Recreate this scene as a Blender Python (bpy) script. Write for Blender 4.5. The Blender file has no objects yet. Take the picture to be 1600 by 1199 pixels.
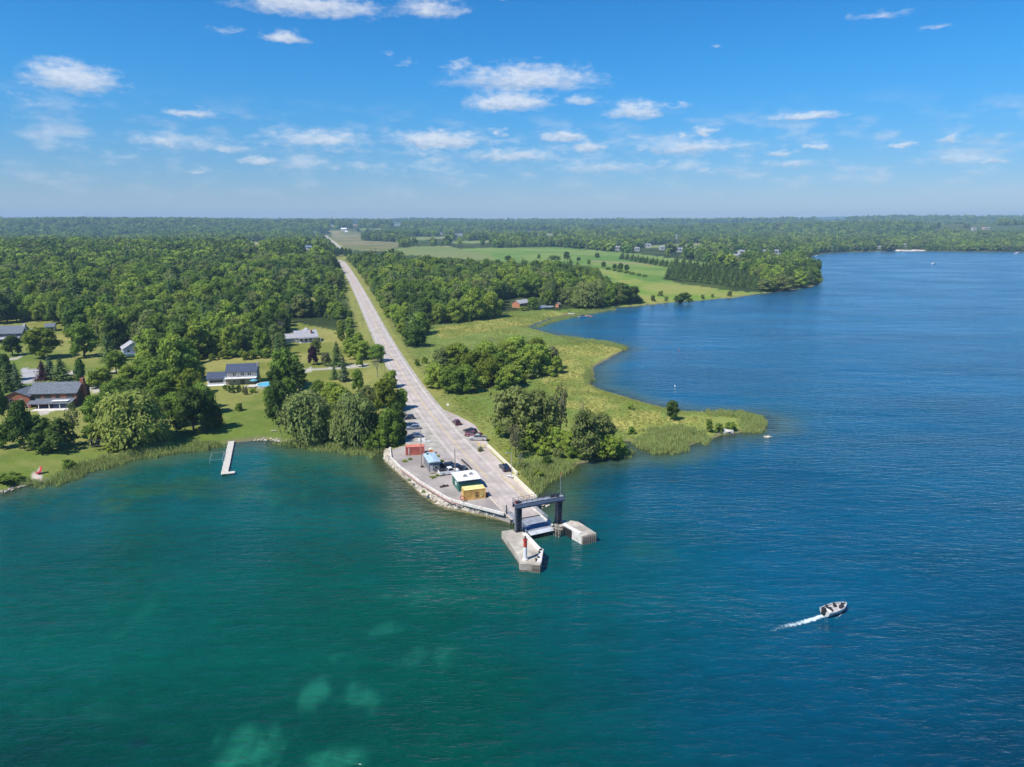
import bpy, bmesh, math, random
import numpy as np
from mathutils import Vector, Matrix

R = math.radians
rnd = random.Random(7)
sc = bpy.context.scene
COL = sc.collection

# ------------------------------------------------------------------ camera, world, sun, exposure
FP, PITCH, CZ = 1067.0, R(13.06), 66.0
cam_d = bpy.data.cameras.new('camera')
cam_d.sensor_width = 36.0
cam_d.lens = 36.0 * FP / 1600.0
cam_d.clip_start, cam_d.clip_end = 0.5, 80000
cam = bpy.data.objects.new('camera', cam_d)
cam.location = (0, 0, CZ)
cam.rotation_euler = (math.pi / 2 - PITCH, 0, 0)
COL.objects.link(cam)
sc.camera = cam

SUN_EL = R(53)
SHADOW_AZ = R(52)            # compass-like bearing (from +Y to +X) the shadows point to
SUN_AZ = SHADOW_AZ + math.pi
sun_d = bpy.data.lights.new('sun', 'SUN')
sun_d.energy = 4.8
sun_d.angle = R(0.53)
sun_d.color = (1.0, 0.95, 0.87)
sun = bpy.data.objects.new('sun', sun_d)
to_sun = Vector((math.sin(SUN_AZ) * math.cos(SUN_EL), math.cos(SUN_AZ) * math.cos(SUN_EL), math.sin(SUN_EL)))
sun.rotation_euler = to_sun.to_track_quat('Z', 'Y').to_euler()
sun.location = (0, 0, 300)
COL.objects.link(sun)

sc.view_settings.view_transform = 'Standard'
sc.view_settings.look = 'None'
sc.view_settings.exposure = 0.42
sc.view_settings.gamma = 1.0
sc.view_settings.use_curve_mapping = False
sc.render.engine = 'CYCLES'
sc.cycles.use_denoising = True
sc.cycles.max_bounces = 6
sc.cycles.diffuse_bounces = 2
sc.cycles.glossy_bounces = 2
sc.cycles.transmission_bounces = 3
sc.cycles.transparent_max_bounces = 8
sc.cycles.volume_bounces = 0
sc.cycles.caustics_reflective = False
sc.cycles.caustics_refractive = False

FWD = np.array([0, math.cos(PITCH), -math.sin(PITCH)])
UPV = np.array([0, math.sin(PITCH), math.cos(PITCH)])

def px_dir(px, py):
    u, v = (px - 800) / FP, (599.5 - py) / FP
    d = FWD + np.array([1.0, 0, 0]) * u + UPV * v
    return d / np.linalg.norm(d)

def at(px, py, z=0.0):
    """the point of the level z that shows at a pixel of the photograph"""
    d = px_dir(px, py)
    t = (z - CZ) / d[2]
    return Vector((d[0] * t, d[1] * t, z))

def project(x, y, z):
    zz = z - CZ
    w = y * FWD[1] + zz * FWD[2]
    v = y * UPV[1] + zz * UPV[2]
    w = np.maximum(w, 1e-3)
    return 800 + FP * x / w, 599.5 - FP * v / w

class NT:
    """tiny helper for node trees"""
    def __init__(s, tree):
        s.t = tree
        s.n, s.l = tree.nodes, tree.links
    def new(s, typ, **kw):
        nd = s.n.new(typ)
        for k, v in kw.items():
            if k == 'ins':
                for i, val in v.items():
                    if hasattr(val, 'is_output'):
                        s.l.new(val, nd.inputs[i])
                    else:
                        nd.inputs[i].default_value = val
            else:
                setattr(nd, k, v)
        return nd
    def math(s, op, a, b=None, c=None, clamp=False):
        nd = s.n.new('ShaderNodeMath'); nd.operation = op; nd.use_clamp = clamp
        for i, val in enumerate((a, b, c)):
            if val is None: continue
            if hasattr(val, 'is_output'): s.l.new(val, nd.inputs[i])
            else: nd.inputs[i].default_value = val
        return nd.outputs[0]
    def mix(s, fac, a, b, blend='MIX'):
        nd = s.n.new('ShaderNodeMix'); nd.data_type = 'RGBA'; nd.blend_type = blend
        for i, val in ((0, fac), (6, a), (7, b)):
            if hasattr(val, 'is_output'): s.l.new(val, nd.inputs[i])
            else: nd.inputs[i].default_value = val if i == 0 else (tuple(val) + (1.0,))[:4]
        return nd.outputs[2]
    def noise(s, vec, scale, detail=3, rough=0.5, out=0):
        nd = s.new('ShaderNodeTexNoise', ins={'Scale': scale, 'Detail': detail, 'Roughness': rough})
        if vec is not None: s.l.new(vec, nd.inputs['Vector'])
        return nd.outputs[out]
    def ramp(s, fac, lo, hi):
        nd = s.n.new('ShaderNodeMapRange'); nd.interpolation_type = 'SMOOTHSTEP'
        s.l.new(fac, nd.inputs[0]); nd.inputs[1].default_value = lo; nd.inputs[2].default_value = hi
        return nd.outputs[0]

# sky with small fair-weather clouds (az, el of each cloud read off the photograph)
world = bpy.data.worlds.new('World')
sc.world = world
world.use_nodes = True
wt = NT(world.node_tree)
for nd in list(wt.n): wt.n.remove(nd)
sky = wt.new('ShaderNodeTexSky', sky_type='NISHITA', sun_disc=False, sun_elevation=SUN_EL, sun_rotation=SUN_AZ,
             altitude=100.0, air_density=1.0, dust_density=0.0, ozone_density=4.0)
hsv = wt.new('ShaderNodeHueSaturation', ins={'Hue': 0.5, 'Saturation': 1.22, 'Value': 1.0, 'Color': wt.mix(1.0, sky.outputs[0], (.84, .97, 1.16), 'MULTIPLY')})
tc = wt.new('ShaderNodeTexCoord')
sep = wt.new('ShaderNodeSeparateXYZ', ins={0: tc.outputs['Generated']})
az = wt.math('ARCTAN2', sep.outputs[0], sep.outputs[1])
el = wt.math('ARCSINE', sep.outputs[2])
HALF = math.atan(800 / FP)
tri = wt.math('PINGPONG', wt.math('ADD', az, HALF), 2 * HALF)       # the same kind of sky goes on all round
azf = wt.math('SUBTRACT', tri, HALF)
raw = wt.new('ShaderNodeCombineXYZ', ins={0: az, 1: wt.math('MULTIPLY', el, 2.2), 2: 0.0})
wob = wt.noise(raw.outputs[0], 34, 6, 0.62, out=1)
wv = wt.new('ShaderNodeVectorMath', operation='SUBTRACT', ins={0: wob, 1: (0.5, 0.5, 0.5)})
wv2 = wt.new('ShaderNodeVectorMath', operation='MULTIPLY', ins={0: wv.outputs[0], 1: (0.06, 0.022, 0.0)})
base = wt.new('ShaderNodeCombineXYZ', ins={0: azf, 1: el, 2: 0.0})
pos = wt.new('ShaderNodeVectorMath', operation='ADD', ins={0: base.outputs[0], 1: wv2.outputs[0]})
CLOUDS = [  # px, py, half width, half height, strength
    (490, 14, 105, 22, .95), (445, 62, 36, 13, .95), (672, 18, 55, 20, .8), (352, 50, 28, 8, .4), (115, 128, 75, 28, 1.0),
    (720, 103, 28, 9, .6), (820, 128, 115, 26, .9), (795, 163, 62, 16, 1.1), (912, 160, 32, 11, .75), (990, 175, 46, 18, .9),
    (1062, 166, 26, 7, .5), (1260, 183, 60, 9, .95), (306, 181, 46, 10, .75), (224, 186, 15, 7, .4), (685, 222, 75, 16, 1.05), (780, 209, 15, 8, .7),
    (880, 215, 32, 11, 1.0), (920, 231, 30, 10, .9), (1102, 206, 18, 9, .95), (1064, 211, 13, 8, .7), (1080, 232, 100, 15, .8),
    (500, 220, 90, 18, .75), (260, 222, 75, 14, .6), (340, 232, 75, 12, .55), (405, 253, 32, 8, .85), (308, 268, 22, 6, .6), (800, 246, 85, 14, .75),
    (1222, 240, 22, 8, .7), (1277, 232, 28, 8, .85), (1412, 228, 18, 7, .8), (1485, 218, 25, 9, .85), (1545, 252, 42, 8, .65), (1230, 259, 40, 9, .7), (1540, 271, 34, 7, .5),
    (1375, 24, 50, 9, .5), (1460, 44, 26, 6, .45), (1123, 74, 10, 5, .6), (1570, 214, 40, 8, .4), (960, 264, 130, 14, .5), (560, 262, 90, 12, .45), (1115, 268, 60, 9, .45),
    (520, 235, 120, 10, .4), (660, 275, 120, 9, .3), (190, 246, 40, 9, .45), (780, 0, 20, 5, .4), (1440, 252, 60, 8, .3), (655, 240, 60, 8, .5),
    (600, 85, 14, 9, .35), (640, 100, 12, 6, .4), (60, 165, 90, 20, .35), (905, 130, 30, 10, .5)]
total = den = num = None
for (cx, cy, hw, hh, st) in CLOUDS:
    d = px_dir(cx, cy)
    a0, e0 = math.atan2(d[0], d[1]), math.asin(d[2])
    d2 = px_dir(cx + hw, cy); d3 = px_dir(cx, cy - hh)
    ra, re = abs(math.atan2(d2[0], d2[1]) - a0) * 1.5, abs(math.asin(d3[2]) - e0) * 1.65
    mp = wt.new('ShaderNodeMapping', vector_type='TEXTURE', ins={0: pos.outputs[0], 1: (a0, e0, 0), 3: (ra, re, 1)})
    sp = wt.new('ShaderNodeSeparateXYZ', ins={0: mp.outputs[0]})
    yy = wt.math('MAXIMUM', sp.outputs[1], wt.math('MULTIPLY', sp.outputs[1], -1.7))      # flat bases, rounded tops
    ln = wt.math('SQRT', wt.math('ADD', wt.math('MULTIPLY', sp.outputs[0], sp.outputs[0]), wt.math('MULTIPLY', yy, yy)))
    b = wt.math('MULTIPLY', wt.math('SUBTRACT', 1.0, ln, clamp=True), st)
    by = wt.math('MULTIPLY', b, sp.outputs[1])
    total = b if total is None else wt.math('MAXIMUM', total, b)
    den = b if den is None else wt.math('ADD', den, b)
    num = by if num is None else wt.math('ADD', num, by)
fine = wt.noise(raw.outputs[0], 55, 6, 0.6)
dens = wt.math('ADD', total, wt.math('MULTIPLY', wt.math('SUBTRACT', fine, 0.5), 0.95))
gate = wt.ramp(total, 0.02, 0.16)
cl = wt.math('MULTIPLY', wt.ramp(dens, 0.10, 0.80), gate)
bandn = wt.noise(wt.new('ShaderNodeVectorMath', operation='MULTIPLY', ins={0: raw.outputs[0], 1: (1, 1.25, 1)}).outputs[0], 15, 7, 0.58)
band = wt.math('MULTIPLY', wt.ramp(el, 0.015, 0.075), wt.math('SUBTRACT', 1.0, wt.ramp(el, 0.10, 0.17)))
band = wt.math('MULTIPLY', wt.math('MULTIPLY', wt.ramp(bandn, 0.46, 0.70), band), 0.46)
cl = wt.math('MAXIMUM', wt.math('MULTIPLY', cl, 0.72), band)
puff = wt.ramp(wt.noise(raw.outputs[0], 80, 5, 0.6), 0.3, 0.75)
lit = wt.math('DIVIDE', num, wt.math('ADD', den, 0.02))
lit = wt.math('ADD', wt.ramp(lit, -0.30, 0.30), wt.math('MULTIPLY', wt.math('SUBTRACT', puff, 0.5), 0.7), clamp=True)
ccol = wt.mix(lit, (4.1, 4.6, 5.5), (6.7, 6.8, 6.95))
low = wt.ramp(el, -0.02, 0.22)                      # hazier, duller air towards the horizon, the same all round
skyc = wt.mix(1.0, hsv.outputs[0], wt.mix(low, (.64, .525, .565), (.47, .88, .885)), 'MULTIPLY')
wcol = wt.mix(cl, skyc, ccol)
SKY_STRENGTH = 0.105
bg = wt.new('ShaderNodeBackground', ins={'Color': wcol, 'Strength': SKY_STRENGTH})
wo = wt.new('ShaderNodeOutputWorld', ins={'Surface': bg.outputs[0]})

# ------------------------------------------------------------------ object bookkeeping
def tag(o, label=None, cat=None, group=None, kind=None):
    for k, v in (('label', label), ('category', cat), ('group', group), ('kind', kind)):
        if v: o[k] = v
    return o

def thing(name, label, cat, loc=(0, 0, 0), rz=0.0, group=None):
    o = bpy.data.objects.new(name, None)
    o.empty_display_size = 0.3
    o.location = loc
    o.rotation_euler = (0, 0, rz)
    COL.objects.link(o)
    return tag(o, label, cat, group)

def link(name, me, m=None, parent=None, loc=None):
    o = bpy.data.objects.new(name, me)
    if m is not None and len(me.materials) == 0: me.materials.append(m)
    COL.objects.link(o)
    if parent is not None: o.parent = parent
    if loc is not None: o.location = loc
    return o

def mesh_np(name, verts, faces, m=None, smooth=False):
    me = bpy.data.meshes.new(name)
    me.from_pydata([tuple(v) for v in verts] if not isinstance(verts, np.ndarray) else verts.tolist(), [], faces if isinstance(faces, list) else faces.tolist())
    if m: me.materials.append(m)
    if smooth:
        me.polygons.foreach_set('use_smooth', [True] * len(me.polygons))
    me.update()
    return me

def quads_mesh(name, P, m=None, k=4):
    """P: (n,4,3) loose quads, built fast"""
    n = P.shape[0]
    me = bpy.data.meshes.new(name)
    me.vertices.add(n * k); me.loops.add(n * k); me.polygons.add(n)
    me.vertices.foreach_set('co', P.reshape(-1).astype(np.float32))
    me.loops.foreach_set('vertex_index', np.arange(n * k, dtype=np.int32))
    me.polygons.foreach_set('loop_start', np.arange(0, n * k, k, dtype=np.int32))
    if m: me.materials.append(m)
    me.update(calc_edges=True)
    return me

def grid_mesh(name, X, Y, Z, m=None, keep=None):
    r, c = X.shape
    me = bpy.data.meshes.new(name)
    idx = np.arange(r * c).reshape(r, c)
    q = np.stack([idx[:-1, :-1], idx[:-1, 1:], idx[1:, 1:], idx[1:, :-1]], -1).reshape(-1, 4)
    if keep is not None:
        kq = keep[:-1, :-1] | keep[:-1, 1:] | keep[1:, 1:] | keep[1:, :-1]
        q = q[kq.reshape(-1)]
    n = len(q)
    me.vertices.add(r * c); me.loops.add(n * 4); me.polygons.add(n)
    me.vertices.foreach_set('co', np.stack([X, Y, Z], -1).reshape(-1).astype(np.float32))
    me.loops.foreach_set('vertex_index', q.reshape(-1).astype(np.int32))
    me.polygons.foreach_set('loop_start', np.arange(0, n * 4, 4, dtype=np.int32))
    me.polygons.foreach_set('use_smooth', np.ones(n, dtype=bool))
    if m: me.materials.append(m)
    me.update(calc_edges=True)
    return me

class MB:
    """collects simple solids, linked as ONE mesh object"""
    def __init__(s): s.v, s.f = [], []
    def add(s, vs, fs):
        b = len(s.v)
        s.v += [tuple(v) for v in vs]
        s.f += [tuple(i + b for i in f) for f in fs]
        return s
    def box(s, x0, x1, y0, y1, z0, z1):
        vs = [(x0, y0, z0), (x1, y0, z0), (x1, y1, z0), (x0, y1, z0), (x0, y0, z1), (x1, y0, z1), (x1, y1, z1), (x0, y1, z1)]
        return s.add(vs, [(3, 2, 1, 0), (4, 5, 6, 7), (0, 1, 5, 4), (1, 2, 6, 5), (2, 3, 7, 6), (3, 0, 4, 7)])
    def bar(s, a, b, w, h=None):
        """box-section bar from a to b"""
        a, b = Vector(a), Vector(b); h = h or w
        d = (b - a).normalized()
        up = Vector((0, 0, 1)) if abs(d.z) < 0.95 else Vector((0, 1, 0))
        sd = d.cross(up).normalized() * (w / 2)
        u2 = sd.cross(d).normalized() * (h / 2)
        vs = [p + i * sd + j * u2 for p in (a, b) for i, j in ((-1, -1), (1, -1), (1, 1), (-1, 1))]
        return s.add(vs, [(0, 1, 2, 3), (7, 6, 5, 4), (0, 4, 5, 1), (1, 5, 6, 2), (2, 6, 7, 3), (3, 7, 4, 0)])
    def tube(s, a, b, r0, r1=None, n=8, caps=True):
        a, b = Vector(a), Vector(b); r1 = r0 if r1 is None else r1
        d = (b - a).normalized()
        up = Vector((0, 0, 1)) if abs(d.z) < 0.95 else Vector((0, 1, 0))
        e1 = d.cross(up).normalized(); e2 = d.cross(e1)
        vs = [p + (e1 * math.cos(2 * math.pi * i / n) + e2 * math.sin(2 * math.pi * i / n)) * r for p, r in ((a, r0), (b, r1)) for i in range(n)]
        fs = [(i, n + i, n + (i + 1) % n, (i + 1) % n) for i in range(n)]
        if caps: fs += [tuple(range(n)), tuple(range(2 * n - 1, n - 1, -1))]
        return s.add(vs, fs)
    def prism(s, poly, z0, z1):
        n = len(poly)
        area = sum(poly[i][0] * poly[(i + 1) % n][1] - poly[(i + 1) % n][0] * poly[i][1] for i in range(n))
        if area < 0: poly = poly[::-1]
        vs = [(p[0], p[1], z0) for p in poly] + [(p[0], p[1], z1) for p in poly]
        return s.add(vs, [tuple(range(n - 1, -1, -1)), tuple(range(n, 2 * n))] + [(i, (i + 1) % n, n + (i + 1) % n, n + i) for i in range(n)])
    def side(s, prof, y0, y1):
        """profile (x,z) extruded along y"""
        n = len(prof)
        vs = [(p[0], y0, p[1]) for p in prof] + [(p[0], y1, p[1]) for p in prof]
        return s.add(vs, [tuple(range(n)), tuple(range(2 * n - 1, n - 1, -1))] + [(i, n + i, n + (i + 1) % n, (i + 1) % n) for i in range(n)])
    def build(s, name, m, parent=None, bevel=0.0, smooth=False, fix=True):
        me = bpy.data.meshes.new(name)
        me.from_pydata(s.v, [], s.f)
        if fix or bevel:
            bm = bmesh.new(); bm.from_mesh(me)
            bmesh.ops.recalc_face_normals(bm, faces=bm.faces)
            if bevel: bmesh.ops.bevel(bm, geom=list(bm.edges), offset=bevel, segments=1, affect='EDGES', clamp_overlap=True)
            bm.to_mesh(me); bm.free()
        if smooth: me.polygons.foreach_set('use_smooth', [True] * len(me.polygons))
        me.materials.append(m)
        me.update()
        return link(name, me, None, parent)

def copy_tree(o, parent=None):
    c = o.copy(); COL.objects.link(c)
    if parent is not None: c.parent = parent
    for ch in list(o.children): copy_tree(ch, c)
    return c

# ------------------------------------------------------------------ materials
MATS = {}
def mat(name, col, rough=0.7, var=0.18, scale=1.2, metal=0.0, bump=0.0, bscale=6.0, col2=None, spec=0.5, coords='Object', emit=None):
    if name in MATS: return MATS[name]
    m = bpy.data.materials.new(name); m.use_nodes = True
    t = NT(m.node_tree)
    p = t.n['Principled BSDF']
    tcn = t.new('ShaderNodeTexCoord')
    vec = tcn.outputs['Object']
    if coords == 'World': vec = t.new('ShaderNodeNewGeometry').outputs['Position']
    nz = t.noise(vec, scale, 5, 0.6)
    c2 = col2 if col2 else tuple(max(0, c * (1 - 2.2 * var)) for c in col)
    c1 = tuple(min(1, c * (1 + var)) for c in col)
    t.l.new(t.mix(t.ramp(nz, 0.3, 0.72), c2, c1), p.inputs['Base Color'])
    p.inputs['Roughness'].default_value = rough
    p.inputs['Metallic'].default_value = metal
    p.inputs['Specular IOR Level'].default_value = spec
    if bump:
        bn = t.new('ShaderNodeBump', ins={'Strength': bump, 'Distance': 0.05, 'Height': t.noise(vec, bscale, 4, 0.6)})
        t.l.new(bn.outputs[0], p.inputs['Normal'])
    MATS[name] = m
    return m

def leaf_mat(name, dark, light, trans=0.36):
    m = bpy.data.materials.new(name); m.use_nodes = True
    t = NT(m.node_tree)
    for nd in list(t.n): t.n.remove(nd)
    at_ = t.new('ShaderNodeAttribute', attribute_name='tint')
    oi = t.new('ShaderNodeObjectInfo')
    gm = t.new('ShaderNodeNewGeometry')
    big = t.noise(gm.outputs['Position'], 0.05, 2)
    f = t.math('ADD', t.math('MULTIPLY', at_.outputs['Fac'], 0.5), t.math('MULTIPLY', oi.outputs['Random'], 0.55))
    f = t.math('ADD', f, t.math('MULTIPLY', t.math('SUBTRACT', big, 0.5), 0.5), clamp=True)
    c = t.mix(f, dark, light)
    hs = t.new('ShaderNodeHueSaturation', ins={'Hue': t.math('ADD', 0.485, t.math('MULTIPLY', oi.outputs['Random'], 0.03)), 'Saturation': 0.98, 'Value': 1.0, 'Color': c})
    d = t.new('ShaderNodeBsdfDiffuse', ins={'Color': hs.outputs[0]})
    tr = t.new('ShaderNodeBsdfTranslucent', ins={'Color': hs.outputs[0]})
    mx = t.new('ShaderNodeMixShader', ins={0: trans, 1: d.outputs[0], 2: tr.outputs[0]})
    t.new('ShaderNodeOutputMaterial', ins={0: mx.outputs[0]})
    return m

LEAF = {
    'dark': leaf_mat('leaves_deep_green', (0.053, 0.101, 0.022), (0.128, 0.200, 0.041)),
    'mid': leaf_mat('leaves_green', (0.092, 0.171, 0.024), (0.241, 0.333, 0.052)),
    'light': leaf_mat('leaves_pale_green', (0.166, 0.260, 0.034), (0.366, 0.442, 0.067)),
    'willow': leaf_mat('leaves_willow', (0.163, 0.220, 0.043), (0.351, 0.387, 0.091)),
    'silver': leaf_mat('leaves_grey_green', (0.126, 0.175, 0.049), (0.273, 0.309, 0.097)),
    'yellow': leaf_mat('leaves_lime', (.10, .15, .018), (.235, .275, .036)),
    'pine': leaf_mat('needles_pine', (0.061, 0.117, 0.034), (0.150, 0.219, 0.064), .12),
    'spruce': leaf_mat('needles_blue_spruce', (0.066, 0.110, 0.053), (0.156, 0.216, 0.101), .1),
    'purple': leaf_mat('leaves_purple', (0.036, 0.016, 0.027), (0.074, 0.032, 0.052), .15),
    'brown': leaf_mat('leaves_dry', (.11, .12, .045), (.23, .23, .10), .25),
    'reed': leaf_mat('reed_blades', (.25, .31, .085), (.44, .50, .17), .35),
    'marsh': leaf_mat('marsh_grass_blades', (.24, .27, .06), (.36, .35, .10), .35),
}
M_bark = mat('bark', (.09, .075, .06), .9, .3, 3)
M_dead = mat('dead_wood', (.26, .24, .215), .9, .2, 3)
M_asphalt = mat('asphalt', (.47, .405, .36), .9, .12, .25, bump=.2, bscale=8, coords='World')
t = NT(M_asphalt.node_tree); _p = t.n['Principled BSDF']; _c = _p.inputs['Base Color'].links[0].from_socket
_u = t.new('ShaderNodeAttribute', attribute_name='across').outputs['Fac']
_g = t.new('ShaderNodeNewGeometry').outputs['Position']
_tr = t.math('ABSOLUTE', t.math('SUBTRACT', t.math('ABSOLUTE', t.math('SUBTRACT', t.math('ABSOLUTE', _u), .44)), .20))
_wear = t.math('MULTIPLY', t.math('SUBTRACT', 1.0, t.ramp(_tr, 0.02, 0.14)), t.math('ADD', .35, t.noise(_g, .06, 4)))
_patch = t.ramp(t.noise(t.new('ShaderNodeVectorMath', operation='MULTIPLY', ins={0: _g, 1: (.35, .09, 1)}).outputs[0], 1.0, 5, .65), .50, .66)
_c2 = t.mix(t.math('MULTIPLY', _wear, .38), _c, (.30, .265, .24))
_c2 = t.mix(t.math('MULTIPLY', _patch, .25), _c2, (.29, .26, .235))
_c2 = t.mix(t.math('MULTIPLY', t.ramp(t.math('ABSOLUTE', _u), .86, 1.0), .6), _c2, (.52, .46, .38))
t.l.new(_c2, _p.inputs['Base Color'])
M_lot = mat('lot_gravel', (.36, .315, .285), .95, .16, .13, bump=.3, bscale=5, coords='World', col2=(.255, .225, .205))
M_gravel = mat('shoulder_gravel', (.40, .37, .32), .95, .15, .4, bump=.3, bscale=5, coords='World')
M_apron = mat('apron_asphalt', (.46, .395, .35), .92, .1, .16, bump=.2, bscale=6, coords='World', col2=(.34, .28, .235))
M_white = mat('white_paint', (.78, .78, .76), .5, .06, 2)
M_line = mat('road_paint_white', (.62, .60, .57), .7, .15, 1.0, coords='World')
M_yline = mat('road_paint_yellow', (.60, .46, .20), .7, .15, 1.0, coords='World')
M_conc = mat('concrete', (.455, .405, .335), .9, .19, .35, bump=.25, bscale=5, coords='World')
M_conc_lt = mat('pale_concrete', (.66, .62, .56), .9, .1, .8, bump=.2, bscale=6, coords='World')
M_conc_dk = mat('wet_concrete', (.20, .18, .14), .6, .25, 1.2, coords='World')
M_steel = mat('dark_blue_steel', (.035, .045, .075), .45, .25, 1.5, spec=.6)
M_steelgrey = mat('grey_steel_deck', (.26, .28, .32), .55, .15, .8)
M_rail = mat('galvanised_rail', (.48, .50, .54), .45, .1, 2, metal=.3)
M_black = mat('black_rubber', (.014, .014, .016), .7, .2, 3)
M_dark = mat('dark_metal', (.03, .03, .035), .5, .2, 3)
M_timber = mat('weathered_timber', (.30, .25, .19), .9, .25, 2, bump=.3, bscale=10)
M_deckw = mat('pale_dock_boards', (.60, .56, .49), .85, .15, 2, bump=.2, bscale=10)
M_red = mat('red_paint', (.52, .05, .035), .5, .15, 2)
M_rock = mat('shore_rock', (.50, .45, .37), .92, .25, .9, bump=.5, bscale=4, coords='World')
M_glass = mat('window_glass', (.03, .04, .055), .08, .2, .5, spec=.8)
M_yellowc = mat('yellow_container_paint', (.68, .42, .12), .6, .15, .8, col2=(.48, .27, .07))
M_yellowr = mat('pale_yellow_roof_paint', (.78, .68, .27), .55, .1, 1.0)
M_redc = mat('red_container_paint', (.47, .12, .085), .6, .14, .8, col2=(.34, .085, .06))
M_orange = mat('orange_paint', (.75, .22, .04), .5, .1, 2)
M_cream = mat('cream_paint', (.74, .68, .52), .6, .08, 2)
M_greenw = mat('green_siding', (.035, .17, .12), .6, .18, 1.5)
M_blueroof = mat('pale_blue_metal_roof', (.44, .57, .64), .5, .1, 1.0, metal=.1)
M_greyw = mat('grey_siding', (.20, .20, .215), .8, .15, 2)
M_brick = mat('brick_walls', (.36, .13, .075), .9, .2, 3)
M_brown = mat('brown_boards', (.085, .055, .04), .85, .2, 2)
M_roofgrey = mat('slate_grey_shingles', (.13, .15, .18), .85, .15, 1.5)
M_roofblue = mat('dark_blue_shingles', (.04, .06, .115), .7, .15, 1.2)
M_roofpale = mat('pale_grey_shingles', (.36, .36, .38), .85, .12, 1.5)
M_stone = mat('buff_stone', (.42, .38, .31), .9, .2, 2.5)
M_tire = mat('tyre_rubber', (.015, .015, .016), .85, .1, 5)
M_rim = mat('wheel_alloy', (.45, .45, .47), .35, .1, 5, metal=.7)
M_lamp = mat('headlamp_lens', (.7, .72, .74), .15, .05, 5)
M_tail = mat('tail_lamp_lens', (.40, .02, .02), .25, .05, 5)
M_pool = mat('pool_water', (.12, .50, .66), .08, .12, 1.0)
def paint(name, c): return mat(name, c, .28, .05, 1.0, spec=.7)
# ------------------------------------------------------------------ noise and polygons in numpy
def hash2(ix, iy, seed):
    h = (ix.astype(np.int64) * 374761393 + iy.astype(np.int64) * 668265263 + seed * 974634777) & 0xffffffff
    h = ((h ^ (h >> 13)) * 1274126177) & 0xffffffff
    return ((h ^ (h >> 16)) & 0xffff) / 65535.0
def vnoise(x, y, seed=0):
    ix, iy = np.floor(x), np.floor(y)
    fx, fy = x - ix, y - iy
    fx, fy = fx * fx * (3 - 2 * fx), fy * fy * (3 - 2 * fy)
    a, b = hash2(ix, iy, seed), hash2(ix + 1, iy, seed)
    c, d = hash2(ix, iy + 1, seed), hash2(ix + 1, iy + 1, seed)
    return (a + (b - a) * fx) * (1 - fy) + (c + (d - c) * fx) * fy
def fbm(x, y, octv=4, seed=0):
    s, a, n = 0, 0.5, 0
    for i in range(octv):
        s = s + a * vnoise(x * 2 ** i, y * 2 ** i, seed + i * 17); n += a; a *= .5
    return s / n
def sstep(a, b, x):
    t = np.clip((x - a) / (b - a), 0, 1)
    return t * t * (3 - 2 * t)
def inpoly(px, py, poly):
    ins = np.zeros(np.shape(px), bool)
    n = len(poly)
    for i in range(n):
        (x0, y0), (x1, y1) = poly[i], poly[(i + 1) % n]
        if y0 == y1: continue
        c = ((y0 > py) != (y1 > py)) & (px < (x1 - x0) * (py - y0) / (y1 - y0) + x0)
        ins ^= c
    return ins
def dist_line(x, y, pts, closed=False):
    best = np.full(np.shape(x), 1e12)
    n = len(pts)
    for i in range(n if closed else n - 1):
        (x0, y0), (x1, y1) = pts[i], pts[(i + 1) % n]
        dx, dy = x1 - x0, y1 - y0
        L = dx * dx + dy * dy + 1e-9
        t = np.clip(((x - x0) * dx + (y - y0) * dy) / L, 0, 1)
        best = np.minimum(best, (x - x0 - t * dx) ** 2 + (y - y0 - t * dy) ** 2)
    return np.sqrt(best)

# ------------------------------------------------------------------ shoreline (read off the photograph at water level)
SHORE = [(-700, 860), (-300, 806), (0, 770), (40, 757), (75, 752), (110, 742), (160, 728), (200, 717), (250, 709), (300, 702), (330, 697), (362, 692), (395, 688),
         (425, 687), (440, 690), (480, 694), (520, 698), (560, 703), (590, 704), (603, 706), (600, 720), (619, 738), (639, 755), (660, 775), (682, 789.5), (703, 797),
         (725, 800), (748, 805.5), (778, 812), (796, 815), (808, 808), (822, 800), (846, 784), (836, 778), (841, 768), (857, 747), (893, 733), (905, 723), (930, 720),
         (955, 715), (985, 708), (974, 700), (972, 690), (986, 689), (1003, 700), (1031, 707), (1050, 706), (1081, 694), (1111, 686), (1126, 680), (1145, 678), (1164, 674),
         (1196, 670), (1199, 656), (1169, 647), (1140, 643), (1097, 644), (1069, 643), (1036, 637), (1007, 629), (979, 621), (938, 609), (919, 600), (927, 591), (926, 574),
         (948, 562), (979, 544), (953, 536), (910, 532), (880, 527), (855, 521), (838, 516), (824, 511.5), (838, 505), (860, 498), (880, 493), (905, 488), (940, 484), (965, 480), (990, 479),
         (1020, 476), (1042, 473.5), (1082, 471), (1121, 467), (1147, 465.5), (1180, 460), (1206, 457.5), (1240, 452.5), (1267, 448.5), (1281, 443), (1282, 433), (1267, 421),
         (1250, 412), (1262, 406), (1272, 399), (1290, 395.8), (1327, 394.2), (1364, 393.2), (1445, 392.7), (1521, 393.4), (1600, 394), (1800, 396), (2300, 400)]
SH = [tuple(at(px, py, 0.0)[:2]) for px, py in SHORE]
SHP = SH + [(25000, 3000), (25000, 40000), (-25000, 40000), (-25000, 200)]
def sdist(x, y):
    d = dist_line(x, y, SHP, True)
    return np.where(inpoly(x, y, SHP), d, -d)

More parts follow.
